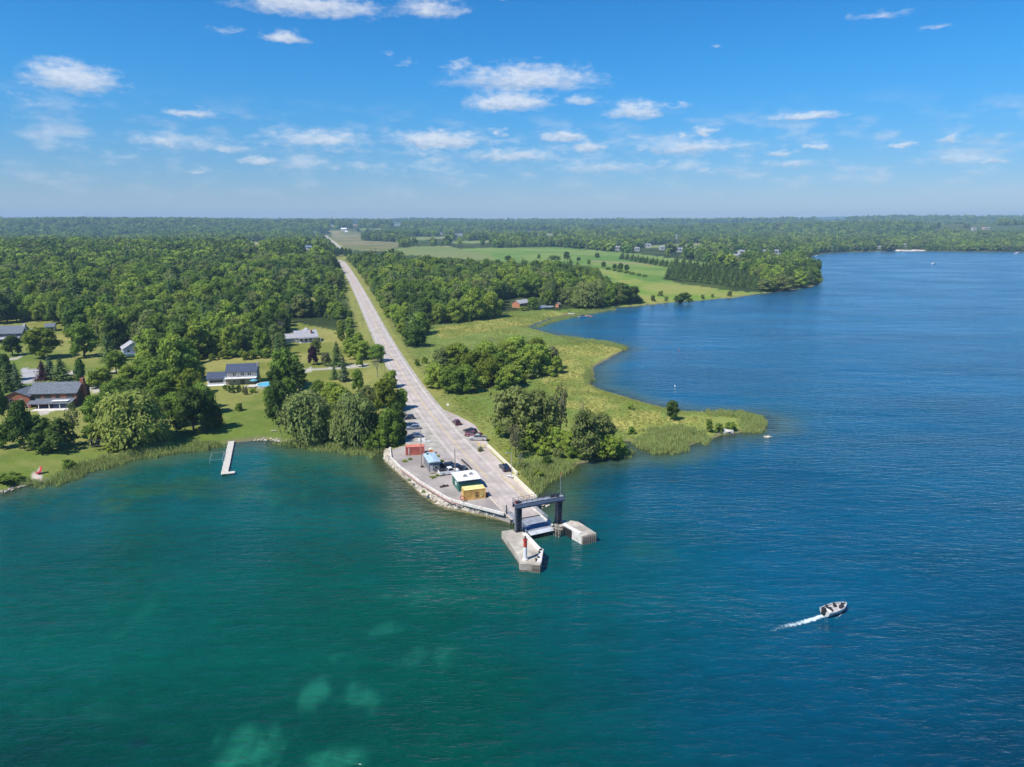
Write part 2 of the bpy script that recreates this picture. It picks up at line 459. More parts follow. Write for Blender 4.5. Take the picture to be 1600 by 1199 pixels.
# ------------------------------------------------------------------ road centre line and terrain
PROF_Y = np.array([0, 170, 260, 420, 700, 950, 1080, 1230, 1420, 2000, 3000, 4500, 6500, 9000, 13000, 40000.])
PROF_Z = np.array([1.9, 1.9, 1.9, 3.0, 7.0, 11.5, 11.0, 4.0, 9.0, 12.0, 18.0, 26.0, 42.0, 46.0, 52.0, 56.0])
def prof(y):
    return sum(np.interp(y + k * (12 + .02 * y), PROF_Y, PROF_Z) for k in (-1.5, -.5, .5, 1.5)) / 4
ROAD_PX = [(826, 808), (812, 797), (792, 778.5), (774.4, 761.5), (737.6, 718), (703.5, 681.4), (666.7, 641.5), (644.4, 610), (623.8, 577), (602, 537), (586, 503),
           (568, 469), (556, 446), (546, 428), (536, 414), (528.5, 406.5)]
ROAD_FAR = [(541, 394.5), (532, 387.5), (522.5, 379.5), (515, 374), (508.5, 368.5)]
def on_prof(px, py):
    z = 2.0
    for _ in range(40):
        p = at(px, py, z); z2 = float(prof(np.array(p.y)))
        if abs(z2 - z) < .005: break
        z = z * .5 + z2 * .5
    return p
ROAD = [on_prof(*p) for p in ROAD_PX]
ROADF = [on_prof(*p) for p in ROAD_FAR]
def smooth_line(pts, step):
    """Catmull-Rom resample"""
    P = [pts[0] + (pts[0] - pts[1])] + list(pts) + [pts[-1] + (pts[-1] - pts[-2])]
    out = []
    for i in range(1, len(P) - 2):
        n = max(2, int((P[i + 1] - P[i]).length / step))
        for k in range(n):
            t = k / n
            a, b, c, d = P[i - 1], P[i], P[i + 1], P[i + 2]
            out.append(.5 * ((2 * b) + (c - a) * t + (2 * a - 5 * b + 4 * c - d) * t * t + (3 * b - a - 3 * c + d) * t ** 3))
    out.append(P[-2])
    return out
# a straight surveyed line: least squares smoothing of the traced points keeps kinks out
def straighten(pts, k=3):
    xs = np.array([p.x for p in pts]); ys = np.array([p.y for p in pts])
    ly = np.log(ys)
    c = np.polyfit(ly, xs / ys, k)
    return [Vector((float(np.polyval(c, math.log(y)) * y), float(y), 0)) for y in ys]
ROAD_S = smooth_line(straighten(ROAD, 4), 6)
ROADF_S = smooth_line(ROADF, 25)
ROAD_XY = [(p.x, p.y) for p in ROAD_S[::3]] + [(p.x, p.y) for p in ROADF_S]
CONNECT = [(p.x, p.y) for p in (ROAD_S[-1], ROADF_S[0])]

LOT_PX = [(611, 703), (612, 717), (640, 743.5), (660, 756), (680, 767), (700, 779), (727, 787), (757, 794.5), (787, 802.5), (806, 806), (830, 793), (838, 781), (815, 757), (790, 730), (765, 704),
          (760, 695), (742, 664), (716, 650), (692, 640), (668, 622), (655, 610), (632, 590), (618, 585), (627, 622), (634, 650), (634, 690)]
LOT_XY = [tuple(at(px, py, 1.9)[:2]) for px, py in LOT_PX]

HILLS = [  # x, y, rx, ry, height
    (-2600, 3600, 1900, 700, 66), (-900, 4300, 1500, 600, 40), (-4200, 5200, 2500, 900, 78), (-1500, 6500, 2600, 1000, 62), (1500, 7600, 2600, 1100, 46),
    (2300, 3300, 950, 420, 52), (1300, 3700, 700, 420, 26), (3600, 3100, 1200, 500, 40), (3000, 5600, 2500, 900, 66), (5500, 5200, 2500, 1200, 66), (600, 5200, 900, 500, 18), (6500, 10800, 3800, 900, 150), (-6000, 11000, 4500, 900, 140), (1200, 11300, 2600, 800, 95), (-350, 1250, 300, 330, 7), (-900, 1200, 420, 350, 11)]
def relief(x, y):
    z = prof(y) - 1.9
    for hx, hy, rx, ry, h in HILLS:
        z = z + .82 * h * np.exp(-((x - hx) / rx) ** 2 - ((y - hy) / ry) ** 2)
    amp = np.clip((y - 350) / 2500, 0, 1)
    z = z + (fbm(x / 420, y / 420, 4, 5) - .5) * 26 * amp
    left = sstep(-60, -420, x) * sstep(240, 500, y) * (1 - sstep(1500, 2600, y))
    return z + left * 4
def height(x, y, d=None):
    if d is None: d = sdist(x, y)
    land = 0.12 + 1.3 * (1 - np.exp(-np.maximum(d, 0) / 9)) + relief(x, y) * (1 - np.exp(-np.maximum(d, 0) / 170)) + .45 * (fbm(x / 7, y / 7, 3, 2) - .5) * sstep(1, 14, d)
    bed = np.maximum(-5.5, d * 0.16)
    z = np.where(d > 0, land, bed)
    rd = dist_line(x, y, ROAD_XY)
    rz = np.maximum(prof(y), 1.9) - .16
    w = (1 - sstep(6.2 + .007 * np.maximum(y - 900, 0), 17 + y * .02, rd)) * sstep(.5, 5.0, d)
    z = z * (1 - w) + rz * w
    near = (np.abs(x) < 120) & (y < 330) & (y > 80)
    if np.any(near):
        ld = np.where(inpoly(x, y, LOT_XY), dist_line(x, y, LOT_XY, True), 0)
        lw = np.where(near, sstep(0, 2.6, ld), 0) * sstep(.3, 2.4, d)
        z = z * (1 - lw) + 1.70 * lw
    return z
def hz(x, y):
    return float(height(np.array([float(x)]), np.array([float(y)]))[0])
def gnd(px, py):
    """the ground point that shows at a pixel of the photograph"""
    d = px_dir(px, py)
    t = np.geomspace(60, 9000, 500)
    X, Y, Z = d[0] * t, d[1] * t, CZ + d[2] * t
    h = np.maximum(height(X, Y), 0)
    k = int(np.argmax(Z < h))
    if k == 0: return at(px, py, 5)
    t2 = np.linspace(t[k - 1], t[k], 24)
    X, Y, Z = d[0] * t2, d[1] * t2, CZ + d[2] * t2
    h = np.maximum(height(X, Y), 0)
    k = int(np.argmax(Z <= h))
    return Vector((X[k], Y[k], h[k]))

# regions of the land, outlined as the photograph shows them
LAWN = [(-500, 900), (-500, 512), (0, 512), (80, 520), (150, 540), (270, 560), (330, 600), (420, 592), (545, 560), (600, 580), (640, 660), (620, 720), (420, 705), (0, 800)]
LAWN2 = [(448, 500), (515, 515), (560, 520), (640, 580), (600, 600), (470, 600), (455, 560)]
CLEARING = [(468, 462), (500, 468), (507, 480), (480, 478)]
MARSH = [(600, 500), (648, 545), (668, 509), (740, 503), (795, 489.5), (812, 485), (872, 486), (905, 483), (1010, 472), (1010, 482), (1300, 600), (1300, 780), (830, 810), (760, 690), (660, 605)]
YELLOW = [[(680, 512), (795, 493), (880, 488), (872, 497), (820, 508), (740, 522), (690, 530)], [(820, 545), (960, 540), (985, 546), (930, 580), (925, 600), (850, 590)],
          [(850, 590), (930, 602), (1030, 640), (1040, 665), (985, 680), (930, 650), (870, 625)], [(1040, 655), (1110, 648), (1120, 660), (1060, 668)]]
FIELD_A = [(510, 360), (545, 360.5), (567, 365), (567, 376), (628, 379), (622, 387), (590, 394), (550, 391), (537, 389), (518, 371)]
FIELD_B = [(685, 392), (740, 388), (870, 386), (1000, 397), (1110, 411), (1108, 418), (1072, 420), (1035, 437), (1100, 451), (1165, 457), (1210, 456.5), (1180, 464), (1015, 479), (1006, 470), (985, 452), (952, 440), (925, 417), (880, 412), (770, 411)]
FIELD_C = [(600, 391), (640, 386), (700, 384), (720, 390), (770, 398), (770, 409), (690, 403), (610, 397)]
FAR_FIELDS = [[(700, 377), (772, 375.5), (764, 380), (706, 381)], [(1000, 384), (1090, 380), (1112, 384), (1010, 388)], [(636, 371), (704, 369.5), (694, 374), (640, 375)], [(820, 366), (872, 365), (866, 368.5), (824, 369)], [(1120, 391), (1185, 389), (1180, 393), (1122, 395)], [(560, 357), (600, 356.5), (596, 359), (562, 360)]]
STRIP = [(385, 378), (420, 378), (418, 384), (386, 384)]
POOLAREA = [(388, 594), (436, 590), (438, 606), (400, 614)]
DRIVE_A = [(470, 576), (520, 573), (580, 568), (612, 568), (612, 572), (575, 573), (520, 578), (470, 581)]
DRIVE_B = [(34, 576), (65, 576), (60, 590), (50, 600), (30, 600), (36, 590)]
DRIVE_C = [(105, 581), (160, 580), (210, 578), (210, 581), (160, 584), (105, 585)]
DRIVE_D = [(0, 562), (36, 556), (36, 559), (0, 566)]
DRIVE_E = [(130, 605), (160, 605), (160, 612), (130, 613)]
PATIO = [(58, 640), (84, 632), (88, 640), (62, 651)]
SPATH = [(50, 738), (64, 733), (68, 748), (52, 753)]
SIDE_ROAD = [(566, 448), (577, 450), (577, 452.5), (560, 452)]

FS = math.radians
AZ = np.radians(np.linspace(-66, 66, 661))
def fan(r0, r1, ratio):
    n = int(math.log(r1 / r0) / math.log(ratio)) + 1
    r = r0 * ratio ** np.arange(n + 1)
    A, RR = np.meshgrid(AZ, r)
    return np.sin(A) * RR, np.cos(A) * RR

# ------------------------------------------------------------------ ground sheet
GX, GY = fan(92, 26000, 1.0132)
GD = sdist(GX, GY)
GZ = height(GX, GY, GD)
GZ = np.where(GY < 20, np.minimum(GZ, -5.5), GZ)
def ground_colour(x, y, z, d):
    px, py = project(x, y, z)
    dist = np.hypot(x, y)
    jit = 2.0 * 250 / np.maximum(dist, 250) + 1.0
    jx = px + (vnoise(x / 3, y / 3, 11) - .5) * 3.0 * jit
    jy = py + (vnoise(x / 3, y / 3, 12) - .5) * 2.0 * jit
    n1, n2, n3 = fbm(x / 30, y / 30, 4, 21), fbm(x / 9, y / 9, 3, 22), fbm(x / 80, y / 80, 3, 23)
    col = np.zeros(x.shape + (3,))
    def lay(mask, c, c2=None, f=None):
        nonlocal col
        c = np.array(c, float)
        full = np.broadcast_to(c, col.shape) if c2 is None else c + (np.array(c2) - c) * np.clip(f, 0, 1)[..., None]
        m = mask.astype(float)[..., None] if mask.dtype == bool else mask[..., None]
        col = col * (1 - m) + full * m
    far = sstep(2500, 5200, dist)
    lay(np.ones(x.shape, bool), (.030, .045, .014), (.060, .085, .022), sstep(.35, .65, n1))
    lay(far, (.020, .038, .014), (.042, .066, .022), sstep(.35, .65, fbm(x / 70, y / 160, 4, 31)))
    fpatch = sstep(.60, .66, fbm(x / 500, y / 350, 3, 41)) * sstep(2600, 3200, dist) * .35
    lay(fpatch, (.10, .15, .04), (.18, .19, .07), n3)
    lay(inpoly(jx, jy, LAWN), (.115, .165, .028), (.215, .22, .060), sstep(.36, .62, n1 * .7 + n2 * .3) + .13 * np.sin((x * .55 + y * .84) * 1.3 + n1 * 3))
    for p in (LAWN2, CLEARING, [(318, 546), (452, 546), (452, 602), (318, 602)], [(-500, 496), (104, 498), (124, 536), (0, 524), (-500, 524)]): lay(inpoly(jx, jy, p), (.16, .18, .035), (.25, .24, .07), sstep(.4, .6, n1))
    lay(inpoly(jx, jy, MARSH), (.125, .185, .030), (.215, .25, .058), sstep(.38, .62, n1))
    for p in YELLOW: lay(inpoly(px + (n2 - .5) * 26, py + (n1 - .5) * 16, p) * sstep(.25, .55, n2 * .5 + n1 * .5), (.25, .27, .06), (.35, .325, .09), sstep(.4, .6, n2))
    lay(inpoly(jx, jy, FIELD_A), (.21, .18, .085), (.14, .15, .055), sstep(.45, .6, n3))
    lay(inpoly(jx, jy, FIELD_B), (.105, .19, .035), (.17, .235, .055), sstep(.38, .62, n3))
    low = [(930, 418), (1010, 440), (1090, 447), (1180, 460), (1015, 478), (985, 452)]
    lay(inpoly(px, py, low) * 1.0, (.15, .235, .035), (.24, .255, .065), sstep(.35, .65, n1))
    fl = [(600, 392), (760, 420), (900, 404), (940, 412), (1000, 408), (1035, 428), (960, 432), (900, 420)]
    stripe = (np.abs(py - (409 + (px - 940) * .06)) < 1.0) & (px > 925) & (px < 1040)
    lay(stripe, (.24, .21, .10))
    lay(inpoly(jx, jy, FIELD_C), (.13, .195, .045), (.20, .21, .08), n3)
    for p in FAR_FIELDS: lay(inpoly(jx, jy, p), (.22, .22, .085), (.16, .21, .06), sstep(.4, .6, n3))
    lay(inpoly(jx, jy, STRIP), (.24, .235, .09))
    for p in (DRIVE_A, DRIVE_C, DRIVE_D, DRIVE_E): lay(inpoly(px, py, p), (.42, .39, .33))
    lay(inpoly(px, py, DRIVE_B), (.36, .35, .35))
    for p in (PATIO, SPATH): lay(inpoly(px, py, p), (.46, .40, .34))
    lay(inpoly(px, py, SIDE_ROAD), (.38, .36, .32))
    rd = dist_line(x, y, ROAD_XY)
    verge = (1 - sstep(10, 15, rd + (n2 - .5) * 6)) * (d > 1)
    lay(verge, (.155, .19, .040), (.27, .25, .075), n2)
    # shallow bed and the stony edge
    lay((1 - sstep(.4, 1.6, d + (n2 - .5) * 1.5)) * (d > -3), (.16, .145, .08))
    lay(d < -.1, (.20, .165, .075), (.13, .12, .055), sstep(.4, .6, n2))
    beach = (px > 1395) & (px < 1447) & (d < 28) & (d > 0) & (dist > 1200)
    lay(beach, (.62, .56, .46))
    return col, px, py
GC, GPX, GPY = ground_colour(GX, GY, GZ, GD)
M_ground = bpy.data.materials.new('ground_cover'); M_ground.use_nodes = True
t = NT(M_ground.node_tree)
p = t.n['Principled BSDF']
ac = t.new('ShaderNodeAttribute', attribute_name='cover')
gp = t.new('ShaderNodeNewGeometry').outputs['Position']
f1 = t.noise(gp, .9, 5, .65); f2 = t.noise(gp, .12, 4, .6)
k = t.math('ADD', t.math('MULTIPLY', f1, .55), t.math('MULTIPLY', f2, .5))
k = t.math('ADD', k, .48)
mulc = t.new('ShaderNodeVectorMath', operation='SCALE', ins={0: ac.outputs['Color'], 3: k})
t.l.new(mulc.outputs[0], p.inputs['Base Color'])
p.inputs['Roughness'].default_value = 1.0
p.inputs['Specular IOR Level'].default_value = .1
bn = t.new('ShaderNodeBump', ins={'Strength': .6, 'Distance': .4, 'Height': f1})
t.l.new(bn.outputs[0], p.inputs['Normal'])
me = grid_mesh('ground', GX, GY, GZ, M_ground, keep=(GD > -30))
a = me.attributes.new('cover', 'FLOAT_COLOR', 'POINT')
a.data.foreach_set('color', np.concatenate([GC, np.ones(GC.shape[:2] + (1,))], -1).reshape(-1).astype(np.float32))
tag(link('ground', me), kind='structure')

# ------------------------------------------------------------------ lake: body colour by depth, bottom, painted sheen and vignette, real reflection on top
WX, WY = fan(34, 3400, 1.0118)
WX = WX[:, ::1]; WY = WY[:, ::1]
WD = sdist(WX, WY)
wn1, wn2, wn3 = fbm(WX / 40, WY / 40, 4, 51), fbm(WX / 8, WY / 8, 4, 52), fbm(WX / 16, WY / 5, 3, 53)
deep = sstep(-30, 42, WX - 6 - (WY - 70) * .10 + (wn1 - .5) * 46)          # green shelf on the left, deep water on the right
deep = np.maximum(deep * .9, sstep(150, 330, WY) * .8 * sstep(-10, 60, WX))
C_GREEN, C_TEAL, C_BLUE = np.array([.0002, .066, .043]), np.array([.0002, .066, .066]), np.array([.0002, .060, .124])
bayf = sstep(105, 165, WY + (wn1 - .5) * 40)
base = C_GREEN + (C_TEAL - C_GREEN) * (bayf * .60)[..., None]
WC = base + (C_BLUE - base) * deep[..., None]
WC *= (.86 + .28 * wn1)[..., None]
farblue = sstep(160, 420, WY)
WC *= 1 + farblue[..., None] * np.array([0, .42, .60])  # blue sky reflection of the far water painted into its body colour
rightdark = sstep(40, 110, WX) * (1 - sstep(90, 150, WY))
WC *= (1 - .55 * rightdark)[..., None]  # near right water darker: depth, with some vignette painted in
WC *= (1 - .40 * (1 - sstep(66, 112, WY)) * (.45 + .55 * sstep(8, 60, np.abs(WX + 2))))[..., None]  # near corners darker: partly depth, partly vignette painted into the colour
wfine = fbm(WX / 2.6, WY / 4.2, 4, 54)
def blob(px, py, hw, hh, edge=.5):
    c = at(px, py); ex = at(px + hw, py); ey = at(px, py - hh)
    rx, ry = (ex - c).length, (ey - c).length
    q = np.sqrt(((WX - c.x) / rx) ** 2 + ((WY - c.y) / ry) ** 2) + (wn2 - .5) * 1.5 + (wfine - .5) * 1.9
    return (1 - sstep(.30, 1.25, q)) * np.clip(.1 + 1.6 * fbm(WX / 1.6, WY / 3.2, 3, 55), 0, 1)
for (bx, by, hw, hh, s) in ((612, 983, 42, 15, .62), (665, 1024, 44, 20, .55), (492, 1084, 36, 20, .6), (557, 1093, 42, 17, .62), (390, 1172, 52, 24, .7), (535, 1186, 46, 20, .6), (526, 1026, 12, 7, .45),
                            (655, 932, 55, 12, .28), (195, 985, 14, 40, .15), (150, 1110, 100, 16, .12), (600, 930, 30, 6, .25), (420, 775, 60, 14, .35), (260, 1140, 30, 8, .15)):
    m = blob(bx, by, hw, hh)[..., None] * min(1, s * 1.25)
    WC = WC * (1 - m) + np.array([.010, .135, .080]) * m
for (bx, by, hw, hh, s) in ((204, 1085, 12, 6, .6), (220, 1160, 22, 9, .5), (468, 808, 14, 3, .5), (130, 795, 90, 16, .35), (60, 1175, 60, 18, .3)):
    m = blob(bx, by, hw, hh)[..., None] * s
    WC = WC * (1 - m) + np.array([.004, .022, .025]) * m
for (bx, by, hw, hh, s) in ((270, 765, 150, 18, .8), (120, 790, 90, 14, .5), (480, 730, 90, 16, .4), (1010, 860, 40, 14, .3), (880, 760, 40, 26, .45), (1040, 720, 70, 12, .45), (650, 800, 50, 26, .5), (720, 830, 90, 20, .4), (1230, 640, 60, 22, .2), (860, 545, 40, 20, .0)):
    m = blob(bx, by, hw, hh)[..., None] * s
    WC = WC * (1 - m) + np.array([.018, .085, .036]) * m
sh = sstep(-16, -2, WD + (wn2 - .5) * 9) * (1 - sstep(330, 800, WY))
WC = WC * (1 - sh[..., None] * .7) + np.array([.060, .085, .030]) * (sh[..., None] * .7)
clear = sstep(-5.5, -.3, WD + (wn2 - .5) * 3) * .8 * (1 - sstep(500, 1000, WY))
M_water = bpy.data.materials.new('lake_water'); M_water.use_nodes = True
t = NT(M_water.node_tree)
for nd in list(t.n): t.n.remove(nd)
gp = t.new('ShaderNodeNewGeometry').outputs['Position']
def stretched(ang, sx, sy):
    return t.new('ShaderNodeMapping', ins={0: gp, 2: (0, 0, R(ang)), 3: (sx, sy, 1)}).outputs[0]
w1 = t.noise(stretched(-12, .19, .60), 1.0, 3, .55)
w2 = t.noise(stretched(14, .42, 1.15), 1.0, 3, .55)
w3 = t.noise(stretched(-4, .035, .085), 1.0, 2, .5)
w4 = t.noise(stretched(5, 1.1, 2.0), 1.0, 2, .5)
gust = t.ramp(t.noise(stretched(20, .010, .018), 1.0, 4, .6), .30, .70)
hgt = t.math('ADD', t.math('MULTIPLY', w1, 1.0), t.math('MULTIPLY', w2, .42))
hgt = t.math('ADD', hgt, t.math('MULTIPLY', w4, .13))
hgt = t.math('MULTIPLY', hgt, t.math('ADD', .34, t.math('MULTIPLY', gust, .95)))
hgt = t.math('ADD', hgt, t.math('MULTIPLY', w3, 1.1))
wk = t.new('ShaderNodeAttribute', attribute_name='wake')
hgt = t.math('ADD', hgt, wk.outputs['Fac'])
bump = t.new('ShaderNodeBump', ins={'Strength': 1.0, 'Distance': .64, 'Height': hgt})
body = t.new('ShaderNodeAttribute', attribute_name='body')
clr = t.new('ShaderNodeAttribute', attribute_name='clear')
cmul = t.new('ShaderNodeVectorMath', operation='SCALE', ins={0: body.outputs['Color'], 3: t.math('ADD', .45, t.math('MULTIPLY', t.math('ADD', t.math('MULTIPLY', w1, .6), t.math('MULTIPLY', w2, .4)), 1.1))})  # ripple shading painted into the body colour: pale crests, dark troughs
lane = t.ramp(t.noise(stretched(-16, .007, .030), 1.0, 4, .6), .35, .70)
cmul = t.new('ShaderNodeVectorMath', operation='SCALE', ins={0: cmul.outputs[0], 3: t.math('ADD', .84, t.math('MULTIPLY', lane, .36))})  # pale sheen of wind streaks painted into the body colour
dif = t.new('ShaderNodeBsdfDiffuse', ins={'Color': cmul.outputs[0], 'Normal': bump.outputs[0]})
trn = t.new('ShaderNodeBsdfTransparent', ins={'Color': (.50, .62, .42, 1)})
bodys = t.new('ShaderNodeMixShader', ins={0: clr.outputs['Fac'], 1: dif.outputs[0], 2: trn.outputs[0]})
gls = t.new('ShaderNodeBsdfGlossy', ins={'Color': (1, 1, 1, 1), 'Roughness': .20, 'Normal': bump.outputs[0]})
fr = t.new('ShaderNodeFresnel', ins={'IOR': 1.333, 'Normal': bump.outputs[0]})
surf = t.new('ShaderNodeMixShader', ins={0: fr.outputs[0], 1: bodys.outputs[0], 2: gls.outputs[0]})
t.new('ShaderNodeOutputMaterial', ins={0: surf.outputs[0]})
# the boat's old wake: a few low crested lines that trail off towards the pier
bo = at(1292, 958); wake = np.zeros(WX.shape)
for (qx, qy, amp) in ((840, 918, .20), (880, 962, .10), (1010, 990, .10)):
    q = at(qx, qy)
    ux, uy = q.x - bo.x, q.y - bo.y
    L = math.hypot(ux, uy); ux, uy = ux / L, uy / L
    s = (WX - bo.x) * ux + (WY - bo.y) * uy
    c = -(WX - bo.x) * uy + (WY - bo.y) * ux + .9 * np.sin(s * .11)
    env = sstep(2, 12, s) * (1 - sstep(L * .8, L * 1.15, s)) * np.exp(-(c / (2.2 + s * .02)) ** 2)
    wake += amp * env * np.cos(c * 2.1)
me = grid_mesh('lake', WX, WY, np.zeros_like(WX), M_water, keep=(WD < 12))
a = me.attributes.new('body', 'FLOAT_COLOR', 'POINT')
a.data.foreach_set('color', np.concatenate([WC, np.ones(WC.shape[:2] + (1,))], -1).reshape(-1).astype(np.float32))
a = me.attributes.new('clear', 'FLOAT', 'POINT'); a.data.foreach_set('value', clear.reshape(-1).astype(np.float32))
a = me.attributes.new('wake', 'FLOAT', 'POINT'); a.data.foreach_set('value', wake.reshape(-1).astype(np.float32))
tag(link('lake', me), kind='structure')
# the lake goes on behind and beside the camera
mb = MB()
rr = 34.02
ring = [(math.sin(a) * rr, math.cos(a) * rr, -.02) for a in np.linspace(-math.radians(66), math.radians(66), 60)]
mb.add(ring + [(0, -4, -.02)], [tuple(range(61))[::-1]])
e = math.radians(66)
o1, o2 = (math.sin(e) * 3400, math.cos(e) * 3400, -.02), (-math.sin(e) * 3400, math.cos(e) * 3400, -.02)
i1, i2 = ring[-1], ring[0]
mb.add([i1, o1, (4000, -3000, -.02), (0, -4, -.02)], [(0, 1, 2, 3)])
mb.add([i2, (0, -4, -.02), (-4000, -3000, -.02), o2], [(0, 1, 2, 3)])
mb.add([(0, -4, -.02), (4000, -3000, -.02), (-4000, -3000, -.02)], [(0, 1, 2)])
ob = mb.build('lake', M_water)
for nm, v in (('body', tuple(C_TEAL) + (1,)),):
    a = ob.data.attributes.new(nm, 'FLOAT_COLOR', 'POINT')
    a.data.foreach_set('color', np.tile(np.array(v, np.float32), len(ob.data.vertices)))
tag(ob, kind='structure')

# ------------------------------------------------------------------ road, markings, ferry lot
def strip(name, line, off0, off1, dz, m, zf=None, kind='structure', parent=None):
    vs, fs = [], []
    n = len(line)
    for i, p in enumerate(line):
        a, b = line[max(0, i - 1)], line[min(n - 1, i + 1)]
        d = Vector((b.x - a.x, b.y - a.y, 0)).normalized(); s = Vector((d.y, -d.x, 0))
        z = max(float(prof(np.array(p.y))), 1.9) + dz
        for o in (off0, off1):
            q = p + s * o
            vs.append((q.x, q.y, z))
    fs = [(2 * i, 2 * i + 1, 2 * i + 3, 2 * i + 2) for i in range(n - 1)]
    me = mesh_np(name, vs, fs, m)
    a_ = me.attributes.new('across', 'FLOAT', 'POINT'); a_.data.foreach_set('value', np.tile([-1.0, 1.0], n).astype(np.float32))
    return tag(link(name, me, None, parent), kind=kind)
strip('road_shoulder', ROAD_S[10:], -5.4, 5.4, -.03, M_gravel)
road = strip('road', ROAD_S, -4.15, 4.15, .03, M_asphalt)
nl = len(ROAD_S)
i0 = next(i for i, p in enumerate(ROAD_S) if p.y > at(774, 761, 1.9).y)
strip('edge_line', ROAD_S[8:], -3.68, -3.50, .045, M_line)
strip('edge_line', ROAD_S[8:], 3.50, 3.68, .045, M_line)
strip('centre_line', ROAD_S[i0:], -.20, -.06, .045, M_yline)
strip('centre_line', ROAD_S[i0:], .06, .20, .045, M_yline)
strip('road', ROADF_S, -4.6, 4.6, .25, M_asphalt)
def sheet(name, pts, z, m, skirt=0.0, kind='structure'):
    P = [at(px, py, z) for px, py in pts]
    mb = MB(); mb.prism([(q.x, q.y) for q in P], z - max(skirt, .02), z)
    return tag(mb.build(name, m), kind=kind)
sheet('ferry_lot', [(611, 703), (612, 717), (640, 743.5), (660, 756), (680, 767), (700, 779), (727, 787), (757, 794.5), (787, 802.5), (801, 807), (803, 800), (785, 789), (775, 770), (735, 734), (702, 700), (676, 700), (640, 697), (634, 696)], 1.86, M_lot, 2.6)
sheet('gravel_forecourt', [(634, 700), (675, 700), (715, 737), (712, 712), (684, 678), (664, 650), (648, 625), (632, 596), (621, 590), (627, 622), (630, 650)], 1.845, M_gravel)
sheet('parking_apron', [(640, 598), (668, 622), (692, 640), (716, 650), (742, 664), (762, 692), (765, 704), (790, 730), (815, 757), (838, 781), (822, 790), (785, 751), (745, 712), (700, 665), (668, 630), (650, 608)], 1.866, M_apron, 2.0)
# ------------------------------------------------------------------ summer haze: one closed box of even thin air
HAZE_D = 1.05e-4
mb = MB(); mb.box(-14500, 14500, -400, 12500, -7.2, 270)
M_haze = bpy.data.materials.new('summer_haze'); M_haze.use_nodes = True
t = NT(M_haze.node_tree)
for nd in list(t.n): t.n.remove(nd)
pv = t.new('ShaderNodeVolumePrincipled', ins={'Color': (.46, .74, 1.0, 1), 'Density': HAZE_D, 'Anisotropy': 0.0})
t.new('ShaderNodeOutputMaterial', ins={'Volume': pv.outputs[0]})
tag(mb.build('haze', M_haze), kind='stuff')
# ------------------------------------------------------------------ vegetation: prototypes one unit tall
def leaf_quads(rng, C, N, su, sv, up=None):
    """quads at C with normals N; su, sv half sizes (arrays)"""
    n = len(C)
    r = rng.normal(size=(n, 3)) if up is None else np.tile(np.array(up, float), (n, 1)) + rng.normal(size=(n, 3)) * .25
    N = N / (np.linalg.norm(N, axis=1, keepdims=True) + 1e-9)
    T = r - (r * N).sum(1, keepdims=True) * N
    T /= np.linalg.norm(T, axis=1, keepdims=True) + 1e-9
    B = np.cross(N, T)
    su, sv = su[:, None], sv[:, None]
    k = rng.uniform(.55, 1.0, (n, 4, 1))
    return np.stack([C - T * su * k[:, 0] - B * sv * k[:, 1], C + T * su * k[:, 1] - B * sv * k[:, 0], C + T * su * k[:, 2] + B * sv * k[:, 3], C - T * su * k[:, 3] + B * sv * k[:, 2]], 1)
ICO = None
def ico():
    global ICO
    if ICO is None:
        bm = bmesh.new(); bmesh.ops.create_icosphere(bm, subdivisions=1, radius=1)
        ICO = (np.array([v.co[:] for v in bm.verts]), np.array([[v.index for v in f.verts] for f in bm.faces])); bm.free()
    return ICO
def finish(name, Q, tint, m, cores=()):
    V, F = ico()
    T = [np.concatenate([c + V[F] * np.array(r), (c + V[F] * np.array(r))[:, 2:3]], 1) for c, r in cores]
    Q2 = np.concatenate([Q] + T, 0) if T else Q
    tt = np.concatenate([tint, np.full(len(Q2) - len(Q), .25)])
    # core triangles are stored as quads with a doubled corner: build them as a separate k=3 block instead
    me = bpy.data.meshes.new(name)
    n4, n3 = len(Q), len(Q2) - len(Q)
    co = np.concatenate([Q.reshape(-1, 3)] + ([Q2[n4:, :3].reshape(-1, 3)] if n3 else []), 0)
    nl = n4 * 4 + n3 * 3
    me.vertices.add(len(co)); me.loops.add(nl); me.polygons.add(n4 + n3)
    me.vertices.foreach_set('co', co.reshape(-1).astype(np.float32))
    me.loops.foreach_set('vertex_index', np.arange(nl, dtype=np.int32))
    me.polygons.foreach_set('loop_start', np.concatenate([np.arange(n4) * 4, n4 * 4 + np.arange(n3) * 3]).astype(np.int32))
    a = me.attributes.new('tint', 'FLOAT', 'FACE'); a.data.foreach_set('value', tt.astype(np.float32))
    if m: me.materials.append(m)
    me.update(calc_edges=True)
    return me
